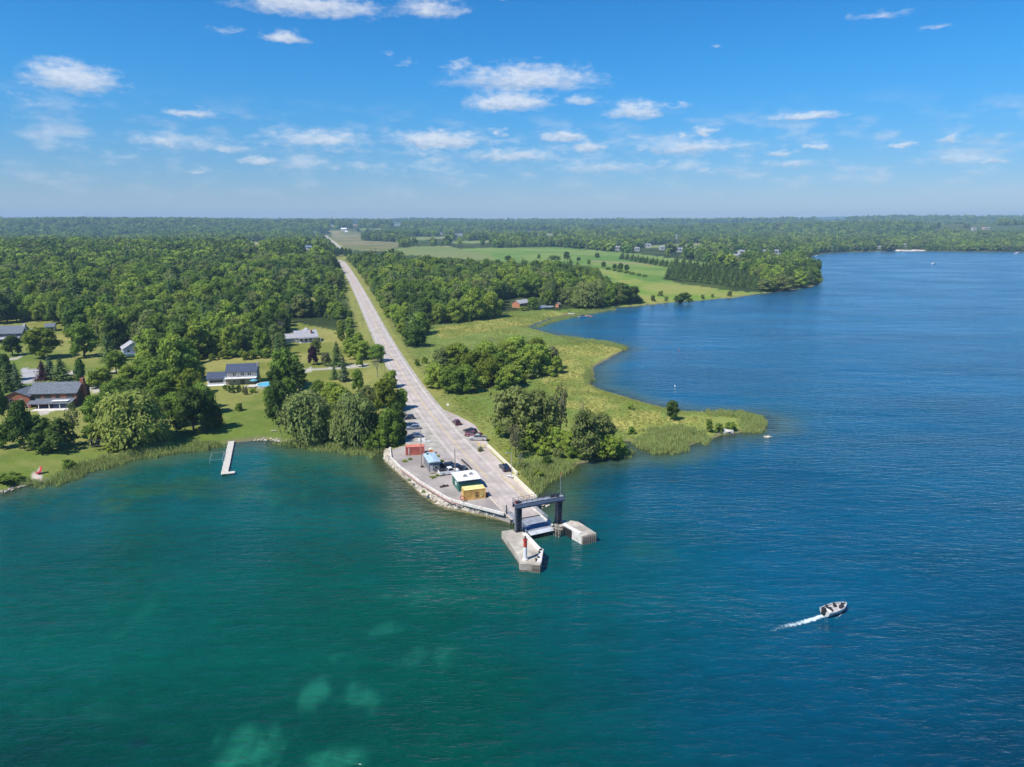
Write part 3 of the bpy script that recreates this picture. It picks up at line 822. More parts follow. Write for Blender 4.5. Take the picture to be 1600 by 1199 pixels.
def broad(seed, n=1800, w=.40, nlobe=20, leaf=.030, low=.16, flat=1.0, top=1.0):
    rng = np.random.default_rng(seed)
    L, Rr = [], []
    for i in range(nlobe):
        zf = .13 + .73 * ((i + rng.random()) / nlobe)
        env = w * math.sqrt(max(.03, 1 - ((zf - .42) / .60) ** 2))
        a = i * 2.4 + rng.uniform(-.5, .5)
        r = env * rng.uniform(.40, .82) if zf < .78 else env * rng.uniform(0, .6)
        rad = rng.uniform(.105, .185) * (w / .40) ** .7
        L.append(np.array([math.cos(a) * r, math.sin(a) * r, low + (1 - low) * zf])); Rr.append(rad)
    L.append(np.array([0, 0, low + (1 - low) * .45])); Rr.append(.55 * w)
    L, Rr = np.array(L), np.array(Rr)
    pr = Rr ** 2; pr[-1] *= .25; pr /= pr.sum()
    k = rng.choice(len(L), n, p=pr)
    d = rng.normal(size=(n, 3)); d /= np.linalg.norm(d, axis=1, keepdims=True)
    d[:, 2] = np.where(rng.random(n) < .55, np.abs(d[:, 2]), d[:, 2])
    C = L[k] + d * (Rr[k] * rng.uniform(.72, 1.10, n))[:, None] * np.array([1, 1, .85])
    C += rng.normal(size=(n, 3)) * .012
    C[:, 2] = np.minimum(C[:, 2], 1.0 + rng.normal(size=n) * .01)
    N = d * .8 + rng.normal(size=(n, 3)) * .45 + np.array([0, 0, .15])
    s = rng.uniform(.6, 1.25, n) * leaf
    Q = leaf_quads(rng, C, N, s, s * rng.uniform(.6, 1, n))
    lobet = rng.uniform(0, 1, len(L))
    tint = np.clip(lobet[k] * .6 + rng.uniform(0, .4, n), 0, 1)
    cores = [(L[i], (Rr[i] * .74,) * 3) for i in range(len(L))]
    return Q, tint, cores
def willow(seed, n=2600):
    rng = np.random.default_rng(seed)
    Q0, t0, cores = broad(seed, int(n * .70), w=.50, nlobe=34, leaf=.024, low=.0)
    m = n - len(Q0)
    a = rng.uniform(0, 2 * np.pi, m); h = rng.uniform(.10, .92, m)
    rr = .52 * np.sqrt(np.clip(1 - ((h - .28) / .70) ** 2, .04, 1)) * rng.uniform(.78, 1.05, m) * (1 + .14 * np.sin(a * 5 + seed + h * 5) + .09 * np.sin(a * 11 + h * 9))
    C = np.stack([np.cos(a) * rr, np.sin(a) * rr, h], 1)
    N = np.stack([np.cos(a), np.sin(a), .35 + 0 * a], 1) + rng.normal(size=(m, 3)) * .35
    Q = leaf_quads(rng, C, N, rng.uniform(.022, .045, m), rng.uniform(.010, .018, m), up=(0, 0, 1))
    tint = np.clip(.5 + .4 * np.sin(a * 9 + h * 6) + rng.uniform(-.3, .3, m), 0, 1)
    return np.concatenate([Q0, Q]), np.concatenate([t0, tint]), cores
def pine(seed, n=1500, w=.20, low=.14, layers=15, ragged=.5, leaf=.024, power=.8):
    rng = np.random.default_rng(seed)
    Cs, Ns, Ss, Ts = [], [], [], []
    cores = []
    per = n // (layers * 6)
    for i in range(layers):
        f = i / (layers - 1)
        z = low + (1 - low) * f * .98
        rad = w * (1 - f) ** power + .012
        nb = 6
        a0 = rng.uniform(0, 6.28)
        for b in range(nb):
            a = a0 + b * 6.283 / nb + rng.normal() * .25
            rb = rad * rng.uniform(1 - ragged, 1.12)
            s = rng.uniform(.05, 1, per) ** .7
            sp = (.10 + .22 * s) * rb
            x = np.cos(a) * rb * s; y = np.sin(a) * rb * s
            C = np.stack([x, y, z + .035 * s * (1 - f) - .02 * s * s + 0 * s], 1) + rng.normal(size=(per, 3)) * np.stack([sp, sp, sp * .32 + .004], 1)
            Cs.append(C); Ns.append(np.stack([np.cos(a) * .5 + 0 * s, np.sin(a) * .5 + 0 * s, .9 + 0 * s], 1) + rng.normal(size=(per, 3)) * .4)
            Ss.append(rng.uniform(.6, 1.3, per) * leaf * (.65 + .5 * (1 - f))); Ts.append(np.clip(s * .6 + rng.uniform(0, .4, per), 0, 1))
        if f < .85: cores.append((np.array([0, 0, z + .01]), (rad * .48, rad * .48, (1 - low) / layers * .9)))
    C, N, s, tt = map(np.concatenate, (Cs, Ns, Ss, Ts))
    return leaf_quads(rng, C, N, s, s * .8), tt, cores
def shrub(seed, n=700):
    rng = np.random.default_rng(seed)
    return broad(seed, n, w=.62, nlobe=11, leaf=.055, low=-.05)
def bare(seed, n=170, density=1.0):
    """leafless branching: tapered prisms"""
    rng = np.random.default_rng(seed)
    mb = MB()
    def grow(p, d, L, r, k):
        q = p + d * L
        mb.tube(p, q, r, r * .6, 4 if k > 1 else 5, caps=False)
        if k >= 4 or r < .0012: return
        for _ in range(3 if k < 3 else 2):
            nd = (d + Vector(rng.normal(size=3)) * .55 + Vector((0, 0, .18))).normalized()
            grow(p + d * L * rng.uniform(.55, 1.0), nd, L * rng.uniform(.55, .8), r * .58, k + 1)
    grow(Vector((0, 0, 0)), Vector((.03, .02, 1)).normalized(), .34, .022, 0)
    grow(Vector((0, 0, .25)), Vector((-.2, .1, 1)).normalized(), .3, .016, 1)
    me = bpy.data.meshes.new('bare_branches'); me.from_pydata(mb.v, [], mb.f)
    return me
def trunk_mesh(seed, h=.55, r=.022, limbs=5, spread=.22):
    rng = np.random.default_rng(seed + 900)
    mb = MB()
    p = Vector((0, 0, -.03))
    q = Vector((rng.normal() * .01, rng.normal() * .01, h * .5)); e = Vector((rng.normal() * .02, rng.normal() * .02, h))
    mb.tube(p, q, r * 1.25, r, 7, False); mb.tube(q, e, r, r * .55, 7)
    for i in range(limbs):
        a = i * 2.4 + rng.uniform(0, .8); z = h * rng.uniform(.35, .95)
        s = Vector((0, 0, z)); mb.tube(s, s + Vector((math.cos(a) * spread, math.sin(a) * spread, spread * rng.uniform(.5, 1.0))), r * .45, r * .15, 5, False)
    me = bpy.data.meshes.new('trunk'); me.from_pydata(mb.v, [], mb.f); me.materials.append(M_bark)
    return me

GEO = {}
for i in range(6): GEO['broad', i] = broad(100 + i, 1900, w=(.40, .44, .36, .47, .38, .42)[i], low=(.02, .04, .06, .0, .02, .05)[i])
for i in range(3): GEO['column', i] = broad(140 + i, 1300, w=.25, nlobe=18, leaf=.028, low=.02)
for i in range(2): GEO['willow', i] = willow(200 + i, 4200)
for i in range(4): GEO['pine', i] = pine(300 + i, 1700, w=(.22, .25, .20, .23)[i], low=(.12, .2, .10, .16)[i], ragged=.55, power=.62, layers=13)
for i in range(3): GEO['spruce', i] = pine(340 + i, 1600, w=(.21, .24, .19)[i], low=.04, ragged=.22, power=.95, layers=16)
for i in range(4): GEO['shrub', i] = shrub(400 + i)
for i in range(4): GEO['thin', i] = broad(440 + i, 900, w=.36, nlobe=16, leaf=.028, low=.10)
for i in range(4): GEO['far', i] = broad(500 + i, 300, w=(.46, .52, .42, .5)[i], nlobe=11, leaf=.072, low=.05)
for i in range(2): GEO['farpine', i] = pine(540 + i, 320, w=.24, low=.08, layers=9, leaf=.05, power=.75)
TRUNKS = [trunk_mesh(i) for i in range(4)]
TRUNK_PINE = trunk_mesh(20, .93, .016, 0)
BARE = [bare(600 + i) for i in range(4)]
for b in BARE: b.materials.append(M_dead)
CROWN = {}
def crown(kind, i, leaf):
    key = (kind, i, leaf)
    if key not in CROWN:
        Q, tt, cores = GEO[kind, i]
        if kind == 'thin': cores = ()
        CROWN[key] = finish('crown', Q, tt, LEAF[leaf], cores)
    return CROWN[key]
VAR = {'broad': 6, 'column': 3, 'willow': 2, 'pine': 4, 'spruce': 3, 'shrub': 4, 'thin': 4, 'far': 4, 'farpine': 2}
WREF = {'broad': .98, 'column': .62, 'willow': 1.12, 'pine': .46, 'spruce': .42, 'shrub': 1.45, 'thin': .92, 'bare': .8}
NAME = {'broad': 'broadleaf_tree', 'column': 'broadleaf_tree', 'willow': 'willow_tree', 'pine': 'pine_tree', 'spruce': 'spruce_tree', 'shrub': 'shrub', 'thin': 'thin_tree', 'bare': 'dead_tree'}
CAT = {'broad': 'tree', 'column': 'tree', 'willow': 'tree', 'pine': 'tree', 'spruce': 'tree', 'shrub': 'shrub', 'thin': 'tree', 'bare': 'tree'}
TREE_XY = []
def tree_at(kind, leaf, pos, h, w, label, group=None, seed=None, name=None):
    r = random.Random(seed if seed is not None else int(pos.x * 13 + pos.y * 7))
    o = thing(name or NAME[kind], label, CAT[kind], pos, r.uniform(0, 6.28), group)
    k = w / (WREF[kind] * h)
    o.scale = (h * k, h * k, h)
    TREE_XY.append((pos.x, pos.y, w * .35))
    if kind == 'bare':
        link('branches', BARE[r.randrange(4)], None, o)
        return o
    if kind != 'shrub':
        link('trunk', TRUNK_PINE if kind in ('pine', 'spruce') else TRUNKS[r.randrange(4)], None, o)
        link('crown', crown(kind, r.randrange(VAR[kind]), leaf), None, o)
    else:
        link('foliage', crown(kind, r.randrange(VAR[kind]), leaf), None, o)
    if kind == 'thin': link('branches', BARE[r.randrange(4)], None, o)
    return o
def tree(kind, leaf, bx, by, wpx, hpx, label, group=None, name=None, z=None):
    pos = gnd(bx, by) if z is None else at(bx, by, z)
    dep = (pos - Vector((0, 0, CZ)))
    slant = dep.length
    sdep = math.asin(-dep.z / slant)
    ax = dep.y * math.cos(PITCH) - dep.z * math.sin(PITCH)
    mpp = ax / FP
    h = hpx * mpp / (math.cos(sdep) + .22 * math.sin(sdep))
    return tree_at(kind, leaf, pos, h, wpx * mpp, label, group, name=name)

# ---- the trees one can tell apart
T = tree
T('willow', 'willow', 212, 694, 112, 92, 'huge pale yellow-green weeping willow on the left shore lawn')
T('broad', 'dark', 303, 676, 66, 74, 'dark round tree against the right side of the pale weeping willow')
T('broad', 'yellow', 296, 640, 66, 62, 'olive-green tree rising behind the dark tree beside the weeping willow')
T('broad', 'mid', 262, 640, 60, 60, 'green tree behind the top of the pale weeping willow')
T('broad', 'dark', 38, 702, 50, 82, 'dark leaning tree in front of the brick house terrace')
T('shrub', 'dark', 84, 704, 82, 52, 'broad dark shrub mass beside the leaning tree on the left lawn')
T('thin', 'silver', 116, 684, 26, 62, 'slim grey-green aspen with bare pale stems by the left shore')
T('broad', 'mid', 150, 668, 46, 54, 'small green tree just left of the pale weeping willow')
T('broad', 'mid', 172, 640, 44, 44, 'young green tree on the lawn between brick house and willow')
T('broad', 'dark', -2, 668, 44, 90, 'dark tree cut by the left edge of the frame')
T('broad', 'dark', -24, 640, 60, 80, 'dark tree beyond the left edge beside the brick house')
T('spruce', 'pine', 14, 612, 24, 50, 'dark spruce at the left of the brick house driveway')
T('spruce', 'spruce', 28, 606, 20, 42, 'dark spruce closest to the grey driveway circle')
T('spruce', 'purple', 68, 594, 22, 32, 'short near-black spruce behind the brick house roof')
T('spruce', 'spruce', 80, 590, 22, 38, 'blue-grey spruce behind the middle of the brick house')
T('spruce', 'pine', 97, 594, 30, 36, 'wide green spruce behind the brick house chimney end')
T('column', 'dark', 128, 606, 20, 52, 'tall dark columnar tree at the gable end of the brick house')
T('broad', 'yellow', 68, 560, 64, 52, 'wide lime-green maple on the lawn below the long grey-roofed house')
T('broad', 'mid', 132, 558, 56, 58, 'tall round green maple standing on the mowed lawn')
T('broad', 'dark', 20, 556, 36, 34, 'dark round tree on the lawn in front of the long grey-roofed house')
T('spruce', 'pine', 171, 566, 26, 50, 'dark narrow evergreen right of the round maple')
T('broad', 'mid', 182, 583, 36, 36, 'small tree below the dark narrow evergreen')
T('broad', 'silver', 232, 566, 46, 62, 'grey-green tree hiding the right half of the pale blue house')
T('broad', 'mid', 244, 613, 76, 56, 'broad green tree behind the weeping willow and left of the blue-roofed house')
T('broad', 'light', 205, 608, 48, 40, 'light green tree right of the brick house lawn path')
T('broad', 'light', 160, 606, 44, 34, 'low young pale green tree on the lawn right of the brick house')
T('broad', 'light', 276, 584, 44, 36, 'pale green tree left of the blue-roofed garage')
T('broad', 'mid', 306, 592, 34, 26, 'low tree just left of the blue-roofed garage')
T('broad', 'mid', 446, 606, 54, 66, 'tall green tree just right of the blue-roofed house')
T('broad', 'dark', 440, 662, 46, 72, 'tall dark tree at the right edge of the big mowed lawn')
T('column', 'dark', 468, 610, 34, 50, 'dark tree behind the tall pair at the right edge of the lawn')
T('willow', 'silver', 481, 690, 88, 84, 'big rounded grey-green willow on the shore right of the lawn')
T('willow', 'silver', 556, 694, 78, 86, 'big loose grey-green willow between the shore reeds and the road')
T('broad', 'light', 534, 660, 60, 60, 'pale tree between the two grey-green shore willows')
T('broad', 'mid', 607, 698, 44, 64, 'green tree at the corner of the gravel lot by the parked blue cars')
T('broad', 'yellow', 604, 644, 50, 58, 'rounded lime-tinted tree beside the road above the parked cars')
T('shrub', 'yellow', 545, 698, 30, 24, 'lime bush at the water side of the loose shore willow')
T('shrub', 'mid', 580, 704, 36, 30, 'green bush between shore willow and gravel lot corner')
T('broad', 'dark', 622, 668, 30, 44, 'dark tree shading the road edge above the parked blue cars')
T('broad', 'mid', 560, 612, 25, 38, 'small dense round tree above the loose shore willow')
T('spruce', 'pine', 523, 593, 15, 24, 'small dark cone-shaped evergreen on the grass')
T('spruce', 'spruce', 538, 596, 20, 42, 'blue-grey spruce beside the small cone-shaped evergreen')
T('broad', 'purple', 490, 570, 20, 30, 'purple-leaved tree on the lawn below the grey-roofed house')
T('broad', 'silver', 494, 554, 22, 26, 'grey-green tree behind the purple-leaved tree')
T('spruce', 'pine', 527, 572, 24, 40, 'dark spruce right of the purple-leaved tree')
T('broad', 'brown', 510, 572, 18, 22, 'thin brownish tree between purple tree and dark spruce')
T('bare', None, 590, 590, 26, 40, 'bare grey tree beside the road above the rounded lime-tinted tree')
T('broad', 'light', 568, 562, 36, 32, 'pale green roadside tree right of the dark spruce')
T('broad', 'mid', 590, 566, 34, 30, 'green roadside tree by the utility pole')
T('broad', 'light', 550, 556, 36, 30, 'light green tree above the gravel driveway')
T('shrub', 'mid', 374, 642, 17, 13, 'single round bush in the middle of the big mowed lawn')
for bx, by, w, h, lf, lb in ((352, 610, 10, 9, 'mid', 'small bush at the left end of the bed before the blue-roofed house'), (363, 614, 15, 13, 'dark', 'largest round bush in the bed before the blue-roofed house'),
                             (373, 612, 10, 11, 'dark', 'upright dark bush right of the largest bush in the house bed'), (383, 617, 10, 14, 'brown', 'dark brownish bush below the pool terrace'), (395, 614, 13, 9, 'light', 'low pale bush at the pool wall')):
    T('shrub', lf, bx, by, w, h, lb)
T('spruce', 'dark', 407, 600, 7, 15, 'small dark conifer at the right corner of the blue-roofed house')
for i, bx in enumerate(range(336, 440, 13)): T('shrub', ('light', 'yellow', 'mid')[i % 3], bx, 556 + (i * 5) % 7, 22, 14, 'pale green brush along the wood edge behind the blue-roofed house', 'brush behind the blue-roofed house')
T('bare', None, 348, 548, 34, 38, 'bare grey tree standing in the wood behind the blue-roofed house')
T('bare', None, 326, 545, 26, 30, 'leafless pale tree left in the wood behind the blue-roofed house')
T('bare', None, 440, 532, 26, 42, 'bare grey tree left of the grey-roofed house')
T('bare', None, 197, 470, 22, 26, 'pale bare tree in the dense wood above the lawns')
T('shrub', 'mid', 16, 754, 50, 16, 'low bush hedge along the bottom left shore')
T('shrub', 'mid', 108, 732, 30, 14, 'low shore bush right of the red chair')
T('shrub', 'light', 176, 706, 26, 12, 'low bush between the dark bench and the weeping willow')
for bx, by, w, h, lf, lb in ((146, 690, 40, 30, 'mid', 'low leafy bush at the left foot of the weeping willow'), (336, 668, 34, 40, 'dark', 'small dark tree right of the dark round tree on the lawn edge'), (276, 664, 50, 54, 'mid', 'green tree squeezed between weeping willow and dark round tree'),
                             (318, 646, 46, 50, 'mid', 'green tree at the left edge of the big mowed lawn'), (262, 622, 54, 46, 'light', 'light tree above the weeping willow top'), (212, 640, 50, 44, 'dark', 'dark tree behind the left half of the weeping willow'),
                             (188, 622, 46, 34, 'mid', 'green tree just above the weeping willow left shoulder'), (228, 596, 40, 40, 'mid', 'tree in front of the pale blue house'), (300, 616, 46, 44, 'yellow', 'lime tree left of the garage lawn'),
                             (60, 690, 50, 46, 'dark', 'dark tree between the leaning tree and the broad shrub mass'), (424, 640, 30, 40, 'mid', 'green tree low on the right edge of the mowed lawn'), (452, 640, 36, 54, 'mid', 'green tree behind the tall dark lawn-edge tree'),
                             (432, 618, 30, 50, 'dark', 'dark tree between the pool and the tall green tree'), (520, 628, 44, 34, 'light', 'pale tree above the rounded shore willow'), (574, 640, 46, 40, 'silver', 'grey-green tree above the loose shore willow'),
                             (498, 618, 30, 26, 'mid', 'small green tree on the grass above the rounded shore willow'), (628, 640, 26, 36, 'mid', 'narrow tree hard by the road edge'), (586, 690, 40, 50, 'yellow', 'lime-green tree left of the corner tree by the lot'), (626, 690, 26, 40, 'dark', 'dark tree touching the upper parked car'),
                             (612, 606, 30, 30, 'light', 'pale tree beside the road below the second utility pole'), (10, 596, 34, 46, 'dark', 'dark tree at the left edge above the brick house wing'), (6, 700, 40, 40, 'mid', 'green tree at the left edge near the shore')):
    T('broad', lf, bx, by, w, h, lb)
# right of the road
T('broad', 'silver', 806, 688, 92, 88, 'large grey-green tree above the parked pickups right of the road')
T('broad', 'silver', 840, 692, 72, 86, 'right half of the large double tree right of the road')
T('broad', 'mid', 790, 684, 44, 48, 'low green tree at the left foot of the large grey-green tree')
T('thin', 'brown', 876, 684, 30, 92, 'half-dead brown tree right of the large grey-green tree')
T('thin', 'brown', 806, 714, 34, 58, 'sparse yellow-brown tree in front of the large grey-green tree')
T('bare', None, 910, 656, 16, 42, 'small dead tree on the yellow marsh')
T('broad', 'silver', 914, 716, 62, 82, 'tall grey-green tree at the inlet of the marsh')
T('broad', 'silver', 942, 704, 52, 62, 'dark grey-green tree right of the tall tree at the inlet')
T('broad', 'light', 948, 717, 46, 40, 'low pale tree hanging over the inlet water')
T('shrub', 'yellow', 856, 700, 22, 20, 'lime bush between the two tall marsh tree clumps')
T('shrub', 'brown', 880, 702, 26, 24, 'brownish bush at the foot of the half-dead tree')
T('shrub', 'silver', 872, 716, 22, 16, 'grey bush in front of the half-dead tree')
T('shrub', 'dark', 854, 727, 24, 16, 'dark low bush on the reedy shore')
T('bare', None, 812, 732, 22, 30, 'leafless grey shrub near the concrete wall', name='dead_shrub')
T('shrub', 'silver', 818, 734, 18, 14, 'grey bush at the foot of the leafless shrub')
T('shrub', 'light', 840, 745, 24, 12, 'pale bush near the shore behind the ferry frame')
T('broad', 'dark', 1050, 656, 27, 33, 'lone dark bushy tree in the middle of the marsh spit')
T('bare', None, 1042, 648, 14, 26, 'dead branches behind the lone dark spit tree', name='dead_shrub')
T('column', 'mid', 1108, 676, 13, 24, 'small upright green tree near the tip of the spit')
T('shrub', 'mid', 1122, 676, 20, 15, 'green bush left of the white rock on the spit')
T('shrub', 'mid', 1141, 673, 22, 14, 'green bush behind the white rock on the spit')
T('shrub', 'light', 985, 640, 12, 12, 'tiny round bush on the yellow marsh edge')
T('shrub', 'mid', 986, 678, 18, 12, 'green bush at the head of the inlet')
T('broad', 'dark', 648, 541, 44, 36, 'single round dark bush-like tree beside the road verge')
T('shrub', 'mid', 652, 572, 12, 12, 'small dark bush between road and thicket')
T('shrub', 'light', 664, 568, 14, 11, 'small pale bush between road and thicket')
for i, (bx, by, w, h, lf) in enumerate(((826, 696, 50, 44, 'light'), (852, 694, 44, 46, 'light'), (868, 700, 36, 34, 'light'), (892, 706, 40, 36, 'light'), (930, 716, 40, 44, 'light'), (966, 712, 34, 32, 'light'), (820, 704, 36, 24, 'mid'), (846, 710, 34, 22, 'light'), (898, 716, 34, 24, 'mid'))):
    T('broad' if h > 30 else 'shrub', lf, bx, by, w, h, ('pale leafy tree' if h > 30 else 'leafy bush') + ' filling the clump between the big grey-green trees and the inlet', 'fillers of the near marsh clump')
thick = [(682, 604, 40, 36, 'mid', 'green thicket tree nearest the road on the marsh'), (706, 612, 42, 40, 'dark', 'green thicket tree at the lower left of the marsh clump'), (730, 612, 36, 40, 'dark', 'green tree at the lowest edge of the marsh thicket'),
         (690, 578, 32, 34, 'silver', 'grey tree at the upper left of the marsh thicket'), (716, 576, 44, 38, 'yellow', 'lime tree in the upper left of the marsh thicket'), (742, 590, 46, 42, 'yellow', 'bright lime tree in the middle of the marsh thicket'),
         (768, 600, 44, 40, 'yellow', 'lime tree at the front middle of the marsh thicket'), (796, 604, 40, 34, 'mid', 'green tree in the front row of the marsh thicket'), (762, 568, 42, 34, 'mid', 'green tree in the back row of the marsh thicket'), (790, 566, 40, 32, 'mid', 'tree at the back of the marsh thicket near its dead branches'),
         (806, 562, 48, 36, 'light', 'tall pale tree in the back right of the marsh thicket'), (818, 588, 46, 42, 'mid', 'big green tree in the right half of the marsh thicket'), (842, 582, 40, 44, 'mid', 'tall tree near the right end of the marsh thicket'), (836, 558, 34, 30, 'yellow', 'lime tree at the back right end of the marsh thicket'),
         (862, 576, 28, 34, 'brown', 'brownish tree at the right end of the marsh thicket'), (870, 582, 22, 26, 'light', 'small pale tree closing the right end of the marsh thicket'), (780, 588, 40, 38, 'dark', 'green tree in the centre of the marsh thicket'), (842, 542, 14, 16, 'mid', 'tiny tree behind the marsh thicket')]
for bx, by, w, h, lf, lb in thick: T('broad', {'dark': 'mid', 'mid': 'light'}.get(lf, lf), bx, by + 1, w * 1.22, h * 1.12, lb, 'trees of the marsh thicket')
for i, (bx, by, w, h) in enumerate(((676, 596, 26, 16), (698, 600, 30, 18), (722, 604, 34, 20), (752, 606, 34, 18), (784, 608, 34, 20), (812, 600, 34, 18), (830, 592, 30, 18), (856, 588, 30, 18), (735, 576, 34, 20), (776, 574, 34, 20), (820, 570, 34, 20), (700, 566, 30, 18), (850, 566, 26, 16))):
    T('shrub', ('mid', 'yellow', 'silver', 'light')[i % 4], bx, by, w, h, 'leafy underbrush shrub between the trees of the marsh thicket', 'underbrush of the marsh thicket')
T('bare', None, 766, 546, 24, 22, 'bare grey branches at the back of the marsh thicket', name='dead_shrub')
T('bare', None, 800, 590, 20, 30, 'bare grey branches in the front of the marsh thicket', name='dead_shrub')
T('bare', None, 690, 560, 26, 20, 'bare twigs at the back left of the marsh thicket', name='dead_shrub')
# bay side and fields
T('willow', 'silver', 918, 480, 60, 42, 'pale grey-green willow on the far bay shore right of the boat dock')
T('broad', 'dark', 968, 474, 48, 34, 'dark rounded tree at the field corner on the bay shore')
T('broad', 'dark', 988, 474, 34, 28, 'dark tree ending the bay shore row toward the field')
T('broad', 'mid', 950, 474, 34, 32, 'green tree between bay willow and dark shore trees')
T('shrub', 'dark', 1066, 474, 34, 18, 'wide dark bush at the water edge of the field')
for bx, by, w, h, lb in ((1020, 471, 11, 10, 'small bush on the field shore left of the wide dark bush'), (1032, 463, 12, 9, 'round bush set back in the field above the shore'), (1041, 471, 9, 8, 'tiny bush just left of the wide shore bush'),
                         (1098, 467, 8, 7, 'tiny round bush right of the wide shore bush'), (1113, 465, 6, 6, 'smallest bush on the field shore'), (1140, 463, 11, 9, 'bush below the conifer plantation on the shore')):
    T('shrub', 'silver', bx, by, w, h, lb)
for bx, by, w, h, lf, lb in ((794, 408, 14, 9, 'dark', 'low round tree alone on the upper green field'), (842, 405, 8, 8, 'mid', 'small tree in the middle of the upper green field'), (866, 406, 26, 7, 'mid', 'low hedge clump on the upper green field'),
                             (885, 406, 14, 13, 'dark', 'taller tree at the end of the field hedge clump'), (904, 408, 8, 6, 'dark', 'small bush right of the field hedge clump'), (933, 403, 10, 8, 'dark', 'small tree near the upper field corner'),
                             (920, 414, 8, 9, 'mid', 'tree at the lower edge of the upper field'), (943, 418, 9, 9, 'dark', 'tree left of the two-tree field group'), (960, 421, 9, 9, 'dark', 'left tree of the small field group'), (969, 423, 12, 12, 'dark', 'middle tree of the small field group'), (979, 424, 11, 11, 'dark', 'right tree of the small field group')):
    T('broad', lf, bx, by, w, h, lb)
for i in range(7): T('shrub', 'mid', 950 + i * 9.5, 421.5 + i * 1.9, 12, 4, 'low bush in the hedgerow crossing the green field', 'hedgerow bushes')
for bx, by, w, h, lf, lb in ((1248, 449, 34, 26, 'light', 'pale round tree at the foot of the wooded point'), (1271, 444, 30, 24, 'mid', 'round tree at the very tip of the wooded point'), (1222, 454, 38, 24, 'silver', 'grey-green tree left of the pale tree on the wooded point'),
                             (1196, 455, 30, 20, 'silver', 'grey-green bushy tree between plantation and wooded point')):
    T('broad', lf, bx, by, w, h, lb)
for i in range(13):
    T('spruce', 'pine', 971 + i * 7.6 + rnd.uniform(-1, 1), 405.5 + i * 1.3, 9, 9.5, 'dark conifer in the shelterbelt row across the field', 'shelterbelt conifers')
    T('spruce', 'pine', 974 + i * 7.6 + rnd.uniform(-1, 1), 403.5 + i * 1.3, 9, 9.5, 'dark conifer in the shelterbelt row across the field', 'shelterbelt conifers')
for row in range(6):
    for i in range(15):
        f = i / 14
        bx = 1044 + f * 146 + row * 3 + rnd.uniform(-3, 3); by = 436 + f * 17 - row * 3.7 + rnd.uniform(-.6, .6)
        if bx > 1204: continue
        T('spruce', 'pine', bx, by, 12, 17, 'dark conifer of the plantation on the bay shore', 'plantation conifers')
for bx, by in ((529, 400.5), (535, 400), (541, 401), (547, 402), (524, 402)): T('broad', 'dark', bx, by, 10, 14, 'dark tree where the road drops out of sight behind the crest', 'trees on the road crest')

# ---- the woods: candidates on a jittered grid, kept where the photograph shows forest
NO_TREES = [[(-900, 1000), (-900, 578), (0, 578), (150, 592), (230, 598), (325, 612), (330, 566), (345, 558), (400, 556), (440, 572), (452, 545), (440, 530), (455, 500), (470, 496), (505, 512), (530, 535), (536, 562), (560, 578), (612, 572), (650, 600), (650, 760), (400, 760)],
            [(-900, 590), (-900, 506), (0, 506), (45, 503), (95, 503), (120, 535), (150, 535), (180, 545), (190, 556), (228, 560), (236, 572), (225, 600), (0, 600)],
            [(690, 395), (770, 424), (880, 429), (930, 438), (960, 458), (1000, 472), (1010, 476), (1010, 440), (900, 400)],
            [(1034, 412), (1110, 414), (1190, 440), (1204, 459), (1150, 461), (1040, 441)], *FAR_FIELDS,
            CLEARING, MARSH, FIELD_A, FIELD_B, FIELD_C, STRIP,
            [(770, 501), (780, 468), (845, 464), (845, 478), (880, 476), (905, 484), (905, 495)], [(296, 568), (330, 558), (332, 616), (296, 616)], [(556, 446), (580, 448), (580, 456), (556, 456)],
            [(1395, 396), (1395, 389.5), (1445, 389.5), (1445, 396)]]
M_farw = mat('far_white_walls', (.50, .50, .49), .8, .05, .1); M_farr = mat('far_roofs', (.30, .30, .32), .8, .1, .1); M_farred = mat('far_red_roof', (.45, .18, .14), .8, .1, .1)
FAR_HOUSES = ((537, 361, 8, 9, 'white barn with pale roof at the far end of the road', M_farw, M_white, 5), (541, 364.5, 4, 7, 'small white shed right of the far white barn', M_farw, M_white, 3), (519, 355, 4, 6, 'small white house left of the far barn'), (555, 353.5, 6, 7, 'white farmhouse with reddish roof on the far hill', M_farw, M_farred),
           (491, 365, 4, 6, 'small white house left of the far road'), (690, 367, 4, 6, 'small white house in the far woods left of the field'), (717, 369, 11, 7, 'long pale house beyond the green field'), (620, 353, 10, 8, 'long pale buildings on the far ridge'),
           (966, 392, 9, 8, 'white house at the upper edge of the green field'), (996, 393, 7, 7, 'pale house right of the white field-edge house'), (1012, 387, 11, 8, 'larger pale house above the shelterbelt'), (1035, 391, 7, 7, 'white house left of the village church'), (1061, 394, 12, 7, 'long white house above the conifer plantation'), (1057, 374, 4, 14, 'narrow white tower-like house on the wooded rise'),
           (1150, 405, 8, 7, 'grey house right of the plantation top'), (1112, 400, 6, 6, 'small white house among trees above plantation'), (1160, 398, 9, 7, 'pale house in the wooded village right part'), (1195, 397, 7, 7, 'white house near the wooded point'), (1216, 398, 12, 8, 'big white house above the wooded point'), (1236, 404, 6, 6, 'white cottage at the shore above the point'),
           (1414, 386, 5, 7, 'white house above the far sandy beach'), (1523, 360, 5, 9, 'white house on the far right ridge'), (1543, 359, 8, 8, 'pinkish house on the far right ridge', mat('pinkish_walls', (.5, .34, .30), .8, .05, .1)), (480, 391, 16, 6, 'blue-roofed house hidden in trees left of the road crest', M_farw, mat('far_blue_roof', (.16, .22, .34), .7, .1, .1)), (437, 450, 9, 4, 'pale flat roof glimpsed in the wood left of the road', M_farw, M_white, .8),
           (1375, 389, 8, 5, 'cottage on the far shore left of the sandy beach'))
